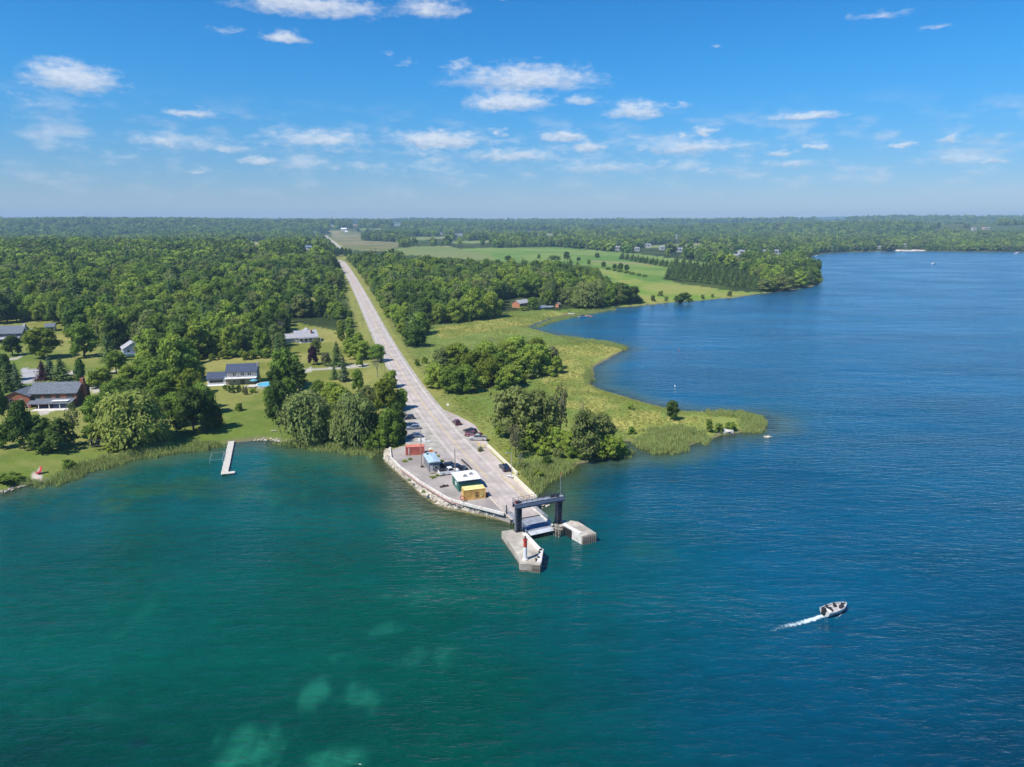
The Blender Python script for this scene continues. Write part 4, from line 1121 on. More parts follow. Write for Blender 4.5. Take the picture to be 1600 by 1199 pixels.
# what the photograph shows clear of the woods: no crown may stand in front of these
IN_VIEW = [FIELD_A, [(685, 392), (740, 388), (870, 386), (1000, 397), (1110, 411), (1072, 420), (1035, 437), (1100, 451), (1165, 457), (1020, 476), (1006, 466), (985, 446), (952, 430), (925, 412), (880, 407), (770, 408), (690, 401), (612, 395), (604, 391), (640, 387)],
           [(504, 365), (513, 366), (546, 393), (543, 397), (533, 394)], [(808, 460), (842, 460), (842, 484), (808, 484)], [(448, 508), (500, 508), (500, 538), (448, 538)], [(322, 562), (406, 562), (440, 604), (322, 606)],
           [(186, 526), (212, 526), (212, 560), (186, 560)], [(-40, 498), (88, 498), (88, 530), (-40, 540)], [(470, 464), (500, 468), (505, 480), (482, 478)], [(385, 377), (420, 377), (418, 384), (386, 384)], [(640, 384), (700, 384), (690, 391), (640, 391)]]
IN_VIEW += [[(a + (-1 if a < sum(q[0] for q in pg) / 4 else 1), b) for a, b in pg] for pg in FAR_FIELDS]
IN_VIEW += [[(f[0] - f[2] * .7 - 1.5, f[1] - 7), (f[0] + f[2] * .7 + 1.5, f[1] - 7), (f[0] + f[2] * .7 + 1.5, f[1] + 1.5), (f[0] - f[2] * .7 - 1.5, f[1] + 1.5)] for f in FAR_HOUSES]
def candidates(y0, y1, s, hmin, hmax, seed):
    rng = np.random.default_rng(seed)
    ys = np.arange(y0, y1, s)
    X, Y = [], []
    for y in ys:
        half = y * 1.02 + 40
        xs = np.arange(-half, half, s)
        X.append(xs + rng.uniform(-.45, .45, len(xs)) * s); Y.append(y + rng.uniform(-.45, .45, len(xs)) * s)
    X, Y = np.concatenate(X), np.concatenate(Y)
    D = sdist(X, Y)
    ok = D > 5
    X, Y, D = X[ok], Y[ok], D[ok]
    Z = height(X, Y, D)
    px, py = project(X, Y, Z)
    ok = np.ones(len(X), bool)
    for pg in NO_TREES: ok &= ~inpoly(px, py, pg)
    rd = dist_line(X, Y, ROAD_XY)
    ok &= ~inpoly(X, Y, LOT_XY)
    ok &= rd > 11.5 + np.maximum(0, (Y - 1050) * .012)
    H0 = rng.uniform(hmin, hmax, len(X))
    for f in (.35, .7, 1.05):
        qx, qy = project(X, Y, Z + H0 * f)
        for pg in IN_VIEW: ok &= ~inpoly(qx, qy, pg)
    far = sstep(2600, 3200, np.hypot(X, Y))
    fp = sstep(.60, .66, fbm(X / 500, Y / 350, 3, 41)) * far
    ok &= fp < .5
    H = H0 * (.66 + .72 * fbm(X / 45, Y / 45, 3, 61))
    edge = sstep(11, 26, rd)
    H *= .55 + .45 * edge
    roadx = np.interp(Y, [p.y for p in ROAD_S], [p.x for p in ROAD_S])
    H *= np.where((X < roadx) & (Y < 640), .50 + .5 * sstep(14, 75, rd + 30 * (fbm(X / 25, Y / 25, 2, 77) - .5)), 1)
    ok &= ~((X < roadx) & (Y < 640) & (rd < 34) & (rng.random(len(X)) < .5))
    return X[ok], Y[ok], Z[ok], H[ok]
parts = [candidates(180, 1150, 8.8, 11, 21, 1), candidates(1150, 2400, 13.5, 14, 22, 2), candidates(2400, 5200, 24, 17, 25, 3), candidates(5200, 11000, 46, 22, 34, 4)]
FX, FY, FZ, FH = (np.concatenate([p[i] for p in parts]) for i in range(4))
fpx, fpy = project(FX, FY, FZ + FH)
view = (fpx > -520) & (fpx < 1950)
FX, FY, FZ, FH, fpx, fpy = (a[view] for a in (FX, FY, FZ, FH, fpx, fpy))
rng = np.random.default_rng(99)
FR = rng.random(len(FX)); grove = fbm(FX / 60, FY / 60, 3, 71)
ispine = FR < np.clip(.16 + (grove - .5) * 1.3 + .08 * (FX > 0), .05, .6)
isdead = (~ispine) & (FR > .978) & (FY < 1000)
size = FH / np.hypot(FX, FY)
order = np.argsort(-size)
infr = (fpx > 0) & (fpx < 1600)
single = np.zeros(len(FX), bool)
nb = npn = 0
for i in order:
    if not infr[i]: continue
    if ispine[i]:
        if npn < 90: single[i] = True; npn += 1
    elif isdead[i]: single[i] = True
    elif nb < 205: single[i] = True; nb += 1
    if nb >= 205 and npn >= 90: break
tone = fbm(FX / 38, FY / 38, 3, 81) * .55 + rng.random(len(FX)) * .50 + .18 * (FH < 10)
def leafof(t): return 'dark' if t < .38 else 'mid' if t < .55 else 'silver' if t < .63 else 'light'
ZONES = [((0, 60, 440, 520), 'behind the long dark house'), ((60, 130, 440, 530), 'behind the turquoise annex'), ((130, 190, 440, 560), 'behind the tall round maple'), ((190, 260, 440, 600), 'behind the pale blue house'),
         ((260, 330, 440, 620), 'left of the blue-roofed house'), ((330, 410, 440, 620), 'behind the blue-roofed house'), ((410, 456, 440, 620), 'left of the grey-roofed house'), ((456, 505, 440, 560), 'behind the grey-roofed house'), ((505, 640, 440, 620), 'between the grey-roofed house and the road'),
         ((560, 660, 400, 520), 'beside the road verge on its right'), ((660, 740, 400, 520), 'at the upper edge of the marsh'), ((740, 800, 400, 520), 'left of the orange house'), ((800, 850, 400, 520), 'around the orange house'), ((850, 1020, 400, 520), 'behind the bay shore')]
opx, opy = project(FX, FY, FZ)
for i in np.nonzero(single)[0]:
    right = FX[i] > np.interp(FY[i], [p.y for p in ROAD_S], [p.x for p in ROAD_S])
    zone = next((nm for (a, b, c, d), nm in (ZONES[9:] if right else ZONES[:9]) if a <= opx[i] < b and c <= opy[i] < d), 'in the deep wood right of the road' if right else 'in the deep wood left of the road')
    pos = Vector((FX[i], FY[i], FZ[i] - .2)); h = float(FH[i]); t = float(tone[i])
    tall = 'tall' if h > 17 else 'low' if h < 12 else 'middling'
    if ispine[i]: tree_at('pine', 'pine', pos, h * 1.12, h * rng.uniform(.42, .58), tall + ' dark layered pine ' + zone, tall + ' pines ' + zone)
    elif isdead[i]: tree_at('bare', None, pos, h * .8, h * .5, tall + ' bare grey tree ' + zone, tall + ' bare trees ' + zone)
    else:
        lf = leafof(t); word = {'dark': 'dark green', 'mid': 'mid green', 'silver': 'grey-green', 'light': 'light green'}[lf]
        tree_at('broad', lf, pos, h, h * rng.uniform(.62, 1.08), tall + ' ' + word + ' broadleaf tree ' + zone, tall + ' ' + word + ' trees ' + zone)

# ---- the rest of the woods as one mass (geometry nodes over points)
def scatter(name, pts, rot, scl, idx, protos, wid=None):
    me = bpy.data.meshes.new(name)
    me.vertices.add(len(pts)); me.vertices.foreach_set('co', np.asarray(pts, np.float32).reshape(-1))
    for nm, typ, arr in (('turn', 'FLOAT', rot), ('size', 'FLOAT', scl), ('pick', 'INT', idx), ('girth', 'FLOAT', scl if wid is None else wid)):
        a = me.attributes.new(nm, typ, 'POINT'); a.data.foreach_set('value', np.asarray(arr, np.float32 if typ == 'FLOAT' else np.int32))
    ob = link(name, me)
    ng = bpy.data.node_groups.new(name, 'GeometryNodeTree')
    ng.interface.new_socket('Geometry', in_out='INPUT', socket_type='NodeSocketGeometry')
    ng.interface.new_socket('Geometry', in_out='OUTPUT', socket_type='NodeSocketGeometry')
    N, L = ng.nodes, ng.links
    gi, go = N.new('NodeGroupInput'), N.new('NodeGroupOutput')
    g2i = N.new('GeometryNodeGeometryToInstance')
    for p in reversed(protos):
        oi = N.new('GeometryNodeObjectInfo'); oi.inputs['Object'].default_value = p; oi.inputs['As Instance'].default_value = False
        L.new(oi.outputs['Geometry'], g2i.inputs[0])
    iop = N.new('GeometryNodeInstanceOnPoints'); iop.inputs['Pick Instance'].default_value = True
    L.new(gi.outputs[0], iop.inputs['Points']); L.new(g2i.outputs[0], iop.inputs['Instance'])
    def na(nm, typ):
        n = N.new('GeometryNodeInputNamedAttribute'); n.data_type = typ; n.inputs[0].default_value = nm
        return n.outputs[0]
    L.new(na('pick', 'INT'), iop.inputs['Instance Index'])
    cx = N.new('ShaderNodeCombineXYZ'); L.new(na('turn', 'FLOAT'), cx.inputs[2]); L.new(cx.outputs[0], iop.inputs['Rotation'])
    cs = N.new('ShaderNodeCombineXYZ'); g = na('girth', 'FLOAT')
    L.new(g, cs.inputs[0]); L.new(g, cs.inputs[1]); L.new(na('size', 'FLOAT'), cs.inputs[2]); L.new(cs.outputs[0], iop.inputs['Scale'])
    L.new(iop.outputs[0], go.inputs[0])
    md = ob.modifiers.new('scatter', 'NODES'); md.node_group = ng
    tag(ob, kind='stuff')
    return ob
def proto(me):
    return bpy.data.objects.new('prototype', me)
def joined(kind, i, leaf):
    Q, tt, cores = GEO[kind, i]
    return proto(finish('crown', Q, tt, LEAF[leaf], () if kind == 'thin' else cores))
near = (~single) & (np.hypot(FX, FY) < 900)
farm = (~single) & ~near
PN = [joined('broad', i, lf) for lf in ('dark', 'mid', 'light', 'silver') for i in range(6)] + [joined('pine', i, 'pine') for i in range(4)] + [proto(BARE[0]), proto(BARE[1])]
PF = [joined('far', i, lf) for lf in ('dark', 'mid', 'light', 'silver') for i in range(4)] + [joined('farpine', i, 'pine') for i in range(2)]
def pick(mask, nvar, npine, dead):
    lf = np.select([tone < .38, tone < .55, tone < .63], [0, 1, 3], 2)
    v = lf * nvar + rng.integers(0, nvar, len(FX))
    v = np.where(ispine, 4 * nvar + rng.integers(0, npine, len(FX)), v)
    if dead: v = np.where(isdead, 4 * nvar + npine + rng.integers(0, 2, len(FX)), v)
    return v[mask]
for nm, mask, protos, nv, npv, dd in (('woodland', near, PN, 6, 4, True), ('far_woodland', farm, PF, 4, 2, False)):
    h = FH[mask] * np.where(ispine[mask], 1.12, 1.0)
    scatter(nm, np.stack([FX, FY, FZ - .2], 1)[mask], rng.uniform(0, 6.28, mask.sum()), h, pick(mask, nv, npv, dd), protos, h * rng.uniform(.72, 1.22, mask.sum()))
# undergrowth at the wood's edge and along the roads
EX, EY, EZ, EH = candidates(180, 700, 5.0, 1.6, 4.5, 9)
dr = dist_line(EX, EY, ROAD_XY)
ex, ey = project(EX, EY, EZ)
sel = (rng.random(len(EX)) < .62) & (ex > -60) & (ex < 1660)
PS = [joined('shrub', i, lf) for lf in ('mid', 'light', 'dark', 'yellow') for i in range(2)]
scatter('undergrowth', np.stack([EX, EY, EZ - .2], 1)[sel], rng.uniform(0, 6.28, sel.sum()), EH[sel], rng.integers(0, 8, sel.sum()), PS)

# ---- reeds and marsh grass
def blades(seed, n, h, lean, w):
    rg = np.random.default_rng(seed)
    b = np.stack([rg.normal(size=n) * .35, rg.normal(size=n) * .35, np.zeros(n)], 1)
    a = rg.uniform(0, 6.28, n)
    hh = h * rg.uniform(.55, 1.1, n)
    tip = b + np.stack([np.cos(a) * lean * hh, np.sin(a) * lean * hh, hh], 1)
    a2 = rg.uniform(0, 6.28, n); e = np.stack([np.cos(a2), np.sin(a2), 0 * a2], 1) * w
    return np.stack([b - e, b + e, tip + e * .35, tip - e * .35], 1), rg.uniform(0, 1, n)
RP = []
for i in range(3):
    Q, tt = blades(800 + i, 16, 1.0, .25, .075); RP.append(proto(finish('reed', Q, tt, LEAF['reed'])))
MP = []
for i in range(3):
    Q, tt = blades(820 + i, 18, 1.0, .5, .085); MP.append(proto(finish('tuft', Q, tt, LEAF['marsh'])))
for i in range(2):
    Q, tt = blades(830 + i, 18, 1.0, .5, .085); MP.append(proto(finish('tuft', Q, tt, LEAF['reed'])))
def fill(poly_px, s, z=None, seed=5):
    P = [at(x, y, .2) for x, y in poly_px]
    xs = [p.x for p in P]; ys = [p.y for p in P]
    rg = np.random.default_rng(seed)
    X, Y = np.meshgrid(np.arange(min(xs), max(xs), s), np.arange(min(ys), max(ys), s))
    X = X + rg.uniform(-.5, .5, X.shape) * s; Y = Y + rg.uniform(-.5, .5, X.shape) * s
    X, Y = X.ravel(), Y.ravel()
    k = inpoly(X + (vnoise(X / 2.5, Y / 2.5, 3) - .5) * 3, Y + (vnoise(X / 2.5, Y / 2.5, 4) - .5) * 6, [(p.x, p.y) for p in P])
    return X[k], Y[k]
REEDS = [[(62, 762), (90, 744), (150, 722), (215, 704), (300, 694), (340, 692), (345, 700), (300, 706), (240, 714), (180, 727), (120, 746), (85, 757)],
         [(428, 688), (470, 690), (520, 694), (570, 698), (602, 694), (600, 706), (578, 716), (555, 713), (520, 707), (480, 702), (440, 696)],
         [(985, 690), (1010, 678), (1060, 668), (1105, 680), (1113, 687), (1081, 696), (1050, 709), (1031, 709), (1003, 702)],
         [(1150, 650), (1172, 647), (1199, 657), (1199, 672), (1164, 676), (1150, 664)], [(1105, 646), (1150, 644), (1172, 648), (1150, 656), (1110, 654)],
         [(800, 735), (850, 722), (892, 722), (900, 734), (860, 748), (843, 768), (836, 778), (826, 762)], [(955, 712), (990, 703), (993, 708), (958, 718)],
         [(925, 578), (926, 596), (912, 600), (908, 585)], [(828, 516), (860, 500), (905, 488), (960, 481), (960, 484), (905, 494), (862, 504), (838, 512)], [(876, 526), (950, 535), (980, 543), (975, 548), (940, 541), (880, 532)],
         [(20, 757), (60, 748), (62, 760), (30, 764)]]
RX, RY = map(np.concatenate, zip(*[fill(p, .85) for p in REEDS]))
RZ = np.maximum(height(RX, RY), -.15)
ld = dist_line(RX, RY, LOT_XY, True); okr = (ld > 2.5) & ~inpoly(RX, RY, LOT_XY)
RX, RY, RZ = RX[okr], RY[okr], RZ[okr]
scatter('reeds', np.stack([RX, RY, RZ - .05], 1), rng.uniform(0, 6.28, len(RX)), rng.uniform(.75, 1.5, len(RX)) * (.6 + .8 * fbm(RX / 4, RY / 4, 3, 93)), rng.integers(0, 3, len(RX)), RP, rng.uniform(.8, 1.3, len(RX)))
TX, TY = fill([(600, 500), (648, 545), (668, 509), (740, 503), (795, 489.5), (860, 488), (985, 546), (930, 560), (925, 605), (1010, 632), (1120, 645), (1125, 678), (985, 690), (950, 715), (840, 770), (800, 735), (765, 690), (690, 625), (640, 572)], 1.55)
TD = sdist(TX, TY); ld = dist_line(TX, TY, LOT_XY, True); rd = dist_line(TX, TY, ROAD_XY)
okm = (TD > .3) & (ld > 1.2) & ~inpoly(TX, TY, LOT_XY) & (rd > 8.5)
TX, TY = TX[okm], TY[okm]; TZ = height(TX, TY)
tp, tq = project(TX, TY, TZ)
yel = np.zeros(len(TX), bool)
for pg in YELLOW: yel |= inpoly(tp, tq, pg)
pk = np.where((yel & (rng.random(len(TX)) < .75)) | (fbm(TX / 14, TY / 14, 3, 91) > .58), rng.integers(0, 3, len(TX)), 3 + rng.integers(0, 2, len(TX)))
hm = rng.uniform(.2, .55, len(TX)) * (.6 + .8 * fbm(TX / 9, TY / 9, 3, 92))
scatter('marsh_grass', np.stack([TX, TY, TZ - .04], 1), rng.uniform(0, 6.28, len(TX)), hm, pk, MP, np.full(len(TX), 1.1))
print('forest', len(FX), 'near', near.sum(), 'far', farm.sum(), 'single', single.sum(), 'reeds', len(RX), 'tufts', len(TX))
# ------------------------------------------------------------------ the ferry dock
LZ = 1.87                       # level of the lot and the road end
def heading(a, b): return math.atan2(b.y - a.y, b.x - a.x)
def xy(px, py, z): p = at(px, py, z); return (p.x, p.y)
def local(o, p):                # world point into a thing's own frame
    c, s = math.cos(-o.rotation_euler.z), math.sin(-o.rotation_euler.z)
    d = Vector(p) - o.location
    return Vector((d.x * c - d.y * s, d.x * s + d.y * c, d.z))
def block(name, poly, z0, z1, m, bevel=.06, parent=None):
    mb = MB(); mb.prism(poly, z0, z1)
    return mb.build(name, m, parent, bevel=bevel)

# left concrete pier
pier = thing('concrete_pier', 'long bent concrete pier carrying the small red and white light tower', 'pier', (0, 0, 0), 0, 'concrete berthing piers')
PT = 1.75
outer = [(783.5, 830), (807, 826.5), (822, 833), (848.5, 861), (845, 882), (812, 880.5), (811, 869)]
op = [xy(px, py, PT) for px, py in outer]
block('body', op, -3, PT, M_conc, .08, pier)
cen = Vector((sum(p[0] for p in op) / len(op), sum(p[1] for p in op) / len(op), 0))
curb = MB()
for (a, b) in ((2, 3), (3, 4)):
    pa, pb = Vector(op[a] + (PT,)), Vector(op[b] + (PT,))
    inn = (Vector((cen.x, cen.y, PT)) - (pa + pb) / 2).normalized() * .55
    curb.bar(pa + inn + Vector((0, 0, .13)), pb + inn + Vector((0, 0, .13)), .9, .26)
curb.build('kerb', M_conc_lt, pier, bevel=.03)
band = MB()
for i in range(len(op)):
    pa, pb = Vector(op[i] + (0.12,)), Vector(op[(i + 1) % len(op)] + (0.12,))
    band.bar(pa, pb, .10, .5)
band.build('waterline_stain', M_conc_dk, pier)
fend = None
for k in range(5):
    f = (k + .5) / 5
    e0, e1 = Vector(op[4] + (0,)), Vector(op[5] + (0,))
    q = e0.lerp(e1, .04 + f * .40)
    mb = MB(); mb.box(-.13, .13, -.12, .12, -1, PT - .15)
    o = mb.build('fender_post', M_timber, pier, bevel=.02)
    out = (q - cen).normalized() * .14
    o.location = (q.x + out.x, q.y + out.y, 0)
for k, (a, f) in enumerate(((3, .35), (3, .8), (4, .1))):
    q = Vector(op[a] + (0,)).lerp(Vector(op[(a + 1) % 7] + (0,)), f)
    q = q.lerp(cen, .16)
    mb = MB(); mb.tube((0, 0, 0), (0, 0, .45), .16, .13, 8); mb.tube((0, 0, .45), (0, 0, .56), .24, .22, 8)
    mb.build('bollard', M_dark, pier).location = (q.x, q.y, PT)

# the light tower on it
lp = at(820.6, 874.5, PT)
lt = thing('light_tower', 'small round light tower, white below and red above, on the bent pier', 'light tower', lp)
mb = MB(); mb.tube((0, 0, 0), (0, 0, .25), .62, .58, 16); mb.build('base', M_conc_lt, lt)
mb = MB(); mb.tube((0, 0, .25), (0, 0, 2.75), .39, .36, 16); mb.build('white_shaft', M_white, lt)
mb = MB(); mb.tube((0, 0, 2.75), (0, 0, 4.25), .37, .35, 16); mb.tube((0, 0, 4.25), (0, 0, 4.33), .48, .48, 16); mb.build('red_shaft', M_red, lt)
mb = MB(); mb.tube((0, 0, 4.33), (0, 0, 4.85), .17, .17, 10); mb.tube((0, 0, 4.85), (0, 0, 5.05), .22, .05, 10); mb.build('lantern', M_dark, lt)

# right concrete berth
berth = thing('concrete_berth', 'short square concrete berth right of the ferry ramp with black rubber facing', 'pier', (0, 0, 0), 0, 'concrete berthing piers')
BT = 2.0
bo_ = [(880.5, 821), (910, 837.5), (932, 833), (905, 815.5), (891, 813)]
bp = [xy(px, py, BT) for px, py in bo_]
block('body', bp, -3, BT, M_conc, .08, berth)
p0, p1, p2 = (Vector(bp[i] + (0,)) for i in range(3))
def face_panel(a, b, f0, f1, z0, z1, th, name, m, parent):
    d = (b - a).normalized(); nrm = Vector((d.y, -d.x, 0))
    if nrm.dot(Vector((bp[3][0], bp[3][1], 0)) - a) > 0 and parent is berth: nrm = -nrm
    q0, q1 = a.lerp(b, f0), a.lerp(b, f1)
    mb = MB(); mb.prism([(q0.x - nrm.x * .02, q0.y - nrm.y * .02), (q1.x - nrm.x * .02, q1.y - nrm.y * .02), ((q1 + nrm * th).x, (q1 + nrm * th).y), ((q0 + nrm * th).x, (q0 + nrm * th).y)], z0, z1)
    return mb.build(name, m, parent)
face_panel(p0, p1, .02, .48, -.4, BT - .25, .16, 'rubber_fender', M_black, berth)
face_panel(p0, p1, .48, .99, -.5, BT - .02, .12, 'facing_plate', M_conc_lt, berth)
mb = MB()
q0, q1 = p0.lerp(p1, .02), p0.lerp(p1, .92); inn = (Vector(bp[3] + (0,)) - p1); inn = Vector((inn.x, inn.y, 0)).normalized() * .5
mb.bar(q0 + inn + Vector((0, 0, BT + .12)), q1 + inn + Vector((0, 0, BT + .12)), .8, .24); mb.build('kerb', M_white, berth, bevel=.02)
for k in range(7):
    q = p1.lerp(p2, .05 + k * .145); out = (q - Vector(bp[3] + (0,))).normalized() * .12
    mb = MB(); mb.box(-.11, .11, -.11, .11, -1, BT - .2)
    mb.build('fender_post', M_timber, berth, bevel=.02).location = (q.x + out.x, q.y + out.y, 0)
mb = MB()
for zz in (.7, 1.35): mb.bar(p1 + Vector((0, 0, zz)) - inn * .25, p2 + Vector((0, 0, zz)) - inn * .25, .16, .16)
mb.build('fender_rail', M_timber, berth)
mb = MB()
for i in range(len(bp)): mb.bar(Vector(bp[i] + (.1,)), Vector(bp[(i + 1) % len(bp)] + (.1,)), .1, .5)
mb.build('waterline_stain', M_conc_dk, berth)

# pile cluster between ramp and berth
for i, (px, py) in enumerate(((865, 826), (869, 828.5), (873.5, 830), (877.5, 828), (862.5, 823), (870, 823), (876, 824))):
    q = at(px, py, 1.4)
    o = thing('timber_pile', 'timber pile in the cluster between ferry ramp and right concrete berth', 'pile', (q.x, q.y, 0), 0, 'piles beside the ferry ramp')
    mb = MB(); mb.tube((0, 0, -3), (0, 0, 1.5 + .15 * (i % 3)), .24, .22, 9); mb.build('shaft', M_timber, o)
    mb = MB(); mb.tube((0, 0, 1.5 + .15 * (i % 3)), (0, 0, 1.58 + .15 * (i % 3)), .27, .27, 9); mb.build('cap', M_conc, o)
cap = block('tower_footing', [xy(*p, 1.7) for p in ((865, 816.5), (868, 822), (884, 821), (888, 814), (872, 811.5))], -3, 1.7, M_conc, .05)
tag(cap, 'concrete footing under the right tower of the ferry frame', 'footing')

# lift frame over the ramp
g0, g1 = at(809.8, 829.5, PT), at(872.5, 817.5, 1.7)
fr_ = thing('lift_frame', 'dark blue steel portal frame with walkway spanning the ferry ramp', 'gantry', (g0.x, g0.y, PT), heading(g0, g1))
span = math.hypot(g1.x - g0.x, g1.y - g0.y); TH = 5.35
for x0 in (0, span):
    mb = MB()
    mb.box(x0 - .62, x0 + .62, -.16, .16, 0, TH); mb.box(x0 - .62, x0 - .44, -.55, .55, 0, TH); mb.box(x0 + .44, x0 + .62, -.55, .55, 0, TH)
    tw = mb.build('tower', M_steel, fr_)
    for k in range(6):
        mb = MB(); mb.box(x0 - .43, x0 + .43, -.5, -.17, .35 + k * .9, .43 + k * .9); mb.build('stiffener', M_steel, tw)
    mb = MB(); mb.box(x0 - .85, x0 + .85, -.8, .8, -.12, .08); mb.build('base_plate', M_dark, tw)
mb = MB()
mb.box(-1.0, span + 1.0, -.85, -.70, TH, TH + 1.05); mb.box(-1.0, span + 1.0, .70, .85, TH, TH + 1.05); mb.box(-1.0, span + 1.0, -.7, .7, TH + .80, TH + .98)
bm_ = mb.build('cross_beam', M_steel, fr_)
mb = MB(); mb.box(-.9, span + .9, -.66, .66, TH + .985, TH + 1.03); mb.build('walkway', M_steelgrey, fr_)
mb = MB(); mb.box(-1.02, span + 1.02, -.875, -.855, TH + .30, TH + .95); mb.build('face_plate', mat('blue_grey_steel', (.17, .21, .29), .5, .1, 1), fr_)
rl = MB()
for y in (-.8, .8):
    for z in (.55, 1.0): rl.bar((-.95, y, TH + 1.05 + z), (span + .95, y, TH + 1.05 + z), .05)
    n = 9
    for k in range(n + 1):
        x = -.95 + (span + 1.9) * k / n; rl.bar((x, y, TH + 1.0), (x, y, TH + 2.05), .05)
for x in (-.95, span + .95):
    for z in (.55, 1.0): rl.bar((x, -.8, TH + 1.05 + z), (x, .8, TH + 1.05 + z), .05)
rl.build('guard_rail', M_steel, fr_)
mb = MB()
mb.box(-.5, .1, -.4, .3, TH + 1.03, TH + 1.55); mb.tube((.35, -.3, TH + 1.25), (.35, .3, TH + 1.25), .24, .24, 10)
mb.build('winch', M_dark, fr_)
mb = MB(); mb.box(-.75, -.5, -.4, .2, TH + 1.03, TH + 1.6); mb.build('winch_cover', M_red, fr_)
mb = MB(); mb.box(span - 2.2, span - .2, -.3, -.05, TH + 1.03, TH + 1.40); mb.box(span - 1.8, span + .3, .2, .45, TH + 1.03, TH + 1.45); mb.tube((span - .6, -.5, TH + 1.3), (span - .6, .5, TH + 1.3), .3, .3, 10)
mb.build('winch', M_dark, fr_)
mb = MB(); mb.tube((span + .8, .75, TH + 1), (span + .8, .75, TH + 5.6), .045, .03, 6); ms = mb.build('mast', M_rail, fr_)
mb = MB(); mb.tube((span + .8, .75, TH + 5.6), (span + .8, .75, TH + 5.9), .13, .13, 8); mb.build('mast_light', M_red, ms)
mb = MB(); mb.bar((.9, .2, TH), (.9, .2, .6), .04); mb.bar((span - .9, .2, TH), (span - .9, .2, .6), .04); mb.build('lift_cable', M_rail, fr_)
lad = MB()
for y in (-.28, .28): lad.bar((-.75, y, 0), (-.75, y, TH + 1.9), .045)
for k in range(18): lad.bar((-.75, -.28, .3 + k * .38), (-.75, .28, .3 + k * .38), .035)
lad.build('ladder', M_rail, fr_)
# hinged ramp
ra, rb = at(812, 798.5, LZ), at(843.5, 827.5, 1.35)
hd = heading(ra, rb); RL = math.hypot(rb.x - ra.x, rb.y - ra.y)
ramp = thing('ferry_ramp', 'grey steel hinged ferry ramp with railings under the blue frame', 'ramp', (ra.x, ra.y, LZ), hd)
RW = 3.15; drop = 1.35 - LZ
def rz_(x): return drop * x / RL
mb = MB(); mb.side([(-.8, .04), (RL, drop + .02), (RL, drop - .16), (-.8, -.14)], -RW, RW); mb.build('deck', M_steelgrey, ramp)
mb = MB(); mb.side([(RL + .015, drop + .03), (RL + 1.3, drop - .25), (RL + 1.3, drop - .33), (RL + .015, drop - .12)], -RW + .2, RW - .2); mb.build('end_flap', mat('worn_grey_steel', (.50, .52, .55), .5, .1, 1), ramp)
mb = MB(); mb.side([(RL * .72, rz_(RL * .72) + .055), (RL * .93, rz_(RL * .93) + .055), (RL * .93, rz_(RL * .93) + .045), (RL * .72, rz_(RL * .72) + .045)], -RW + .5, RW - .5); mb.build('tread_plate', mat('blue_tread_plate', (.10, .14, .24), .5, .15, 1), ramp)
for s in (-1, 1):
    mb = MB(); mb.side([(-.8, .42), (RL, drop + .42), (RL, drop - .55), (-.8, -.5)], s * RW, s * (RW + .28)); mb.build('side_girder', M_steelgrey if s < 0 else M_conc_lt, ramp)
    rl = MB(); n = 8
    for k in range(n + 1):
        x = -.5 + (RL - .0) * k / n; rl.bar((x, s * (RW + .14), rz_(x) + .4), (x, s * (RW + .14), rz_(x) + 1.55), .055)
    for z in (.8, 1.15, 1.5): rl.bar((-.5, s * (RW + .14), z), (RL - .5, s * (RW + .14), drop + z), .05)
    rl.build('railing', M_rail, ramp)
for k in range(4):
    mb = MB(); mb.box(RL * .2 + k * 2.2, RL * .2 + k * 2.2 + .25, -RW + .05, RW - .05, -1.3, -.75); mb.build('cross_girder', M_dark, ramp)
ab = [xy(px, py, 1.8) for px, py in ((797, 808), (823, 796), (842, 784.5), (838, 780), (820, 789), (800, 800))]
tag(block('ramp_abutment', ab, -2.5, 1.80, M_conc, .05), 'concrete abutment under the shore end of the ferry ramp', 'abutment')

# walls and rails round the lot
def wall_run(name, label, cat, pts, z, h, w, m, seg=0, capm=None, caph=0, group=None):
    P = [at(px, py, z) for px, py in pts]
    o = thing(name, label, cat, P[0], 0, group)
    P = [p - P[0] for p in P]
    for i in range(len(P) - 1):
        a, b = P[i], P[i + 1]; L = (b - a).length
        n = max(1, round(L / seg)) if seg else 1
        for k in range(n):
            q0, q1 = a.lerp(b, k / n), a.lerp(b, (k + 1) / n)
            g = (q1 - q0).normalized() * .02
            mb = MB(); mb.bar(q0 + g + Vector((0, 0, h / 2 - .1)), q1 - g + Vector((0, 0, h / 2 - .1)), w, h + .2)
            mb.build('block', m, o, bevel=.03)
    if capm:
        mb = MB()
        for i in range(len(P) - 1): mb.bar(P[i] + Vector((0, 0, h + .02)), P[i + 1] + Vector((0, 0, h + .02)), w * .72, caph)
        mb.build('coping', capm, o)
    return o
wall_run('edge_wall', 'low pale concrete wall edging the gravel lot above the rocks', 'wall', [(609.5, 701), (611.5, 717), (626, 731.5), (656, 754), (680, 768.5), (700, 780.5), (725, 788.5), (755, 796), (788, 804.5)], LZ, .5, .34, M_conc_lt, 3.0)
rr_ = MB(); rp = [at(px, py, LZ + .05) for px, py in ((626, 733), (656, 755.6), (680, 770), (700, 782), (716, 787))]
for i in range(4): rr_.bar(rp[i] - Vector((0, .35, 0)), rp[i + 1] - Vector((0, .35, 0)), .10, .30)
tag(rr_.build('guard_board', mat('faded_red_board', (.52, .30, .26), .8, .2, 2)), 'faded reddish board along the water side of the pale edge wall', 'board')
wall_run('parapet_wall', 'long cream concrete wall between parking apron and marsh', 'wall', [(762, 697.5), (785, 719.5), (808, 742)], LZ, .75, .45, M_cream, 3.0)
wall_run('parapet_wall', 'cream concrete wall along the strip right of the road end', 'wall', [(802, 746), (816, 759.5), (834, 776.5), (838, 781)], LZ, .85, .5, M_cream, 3.0)
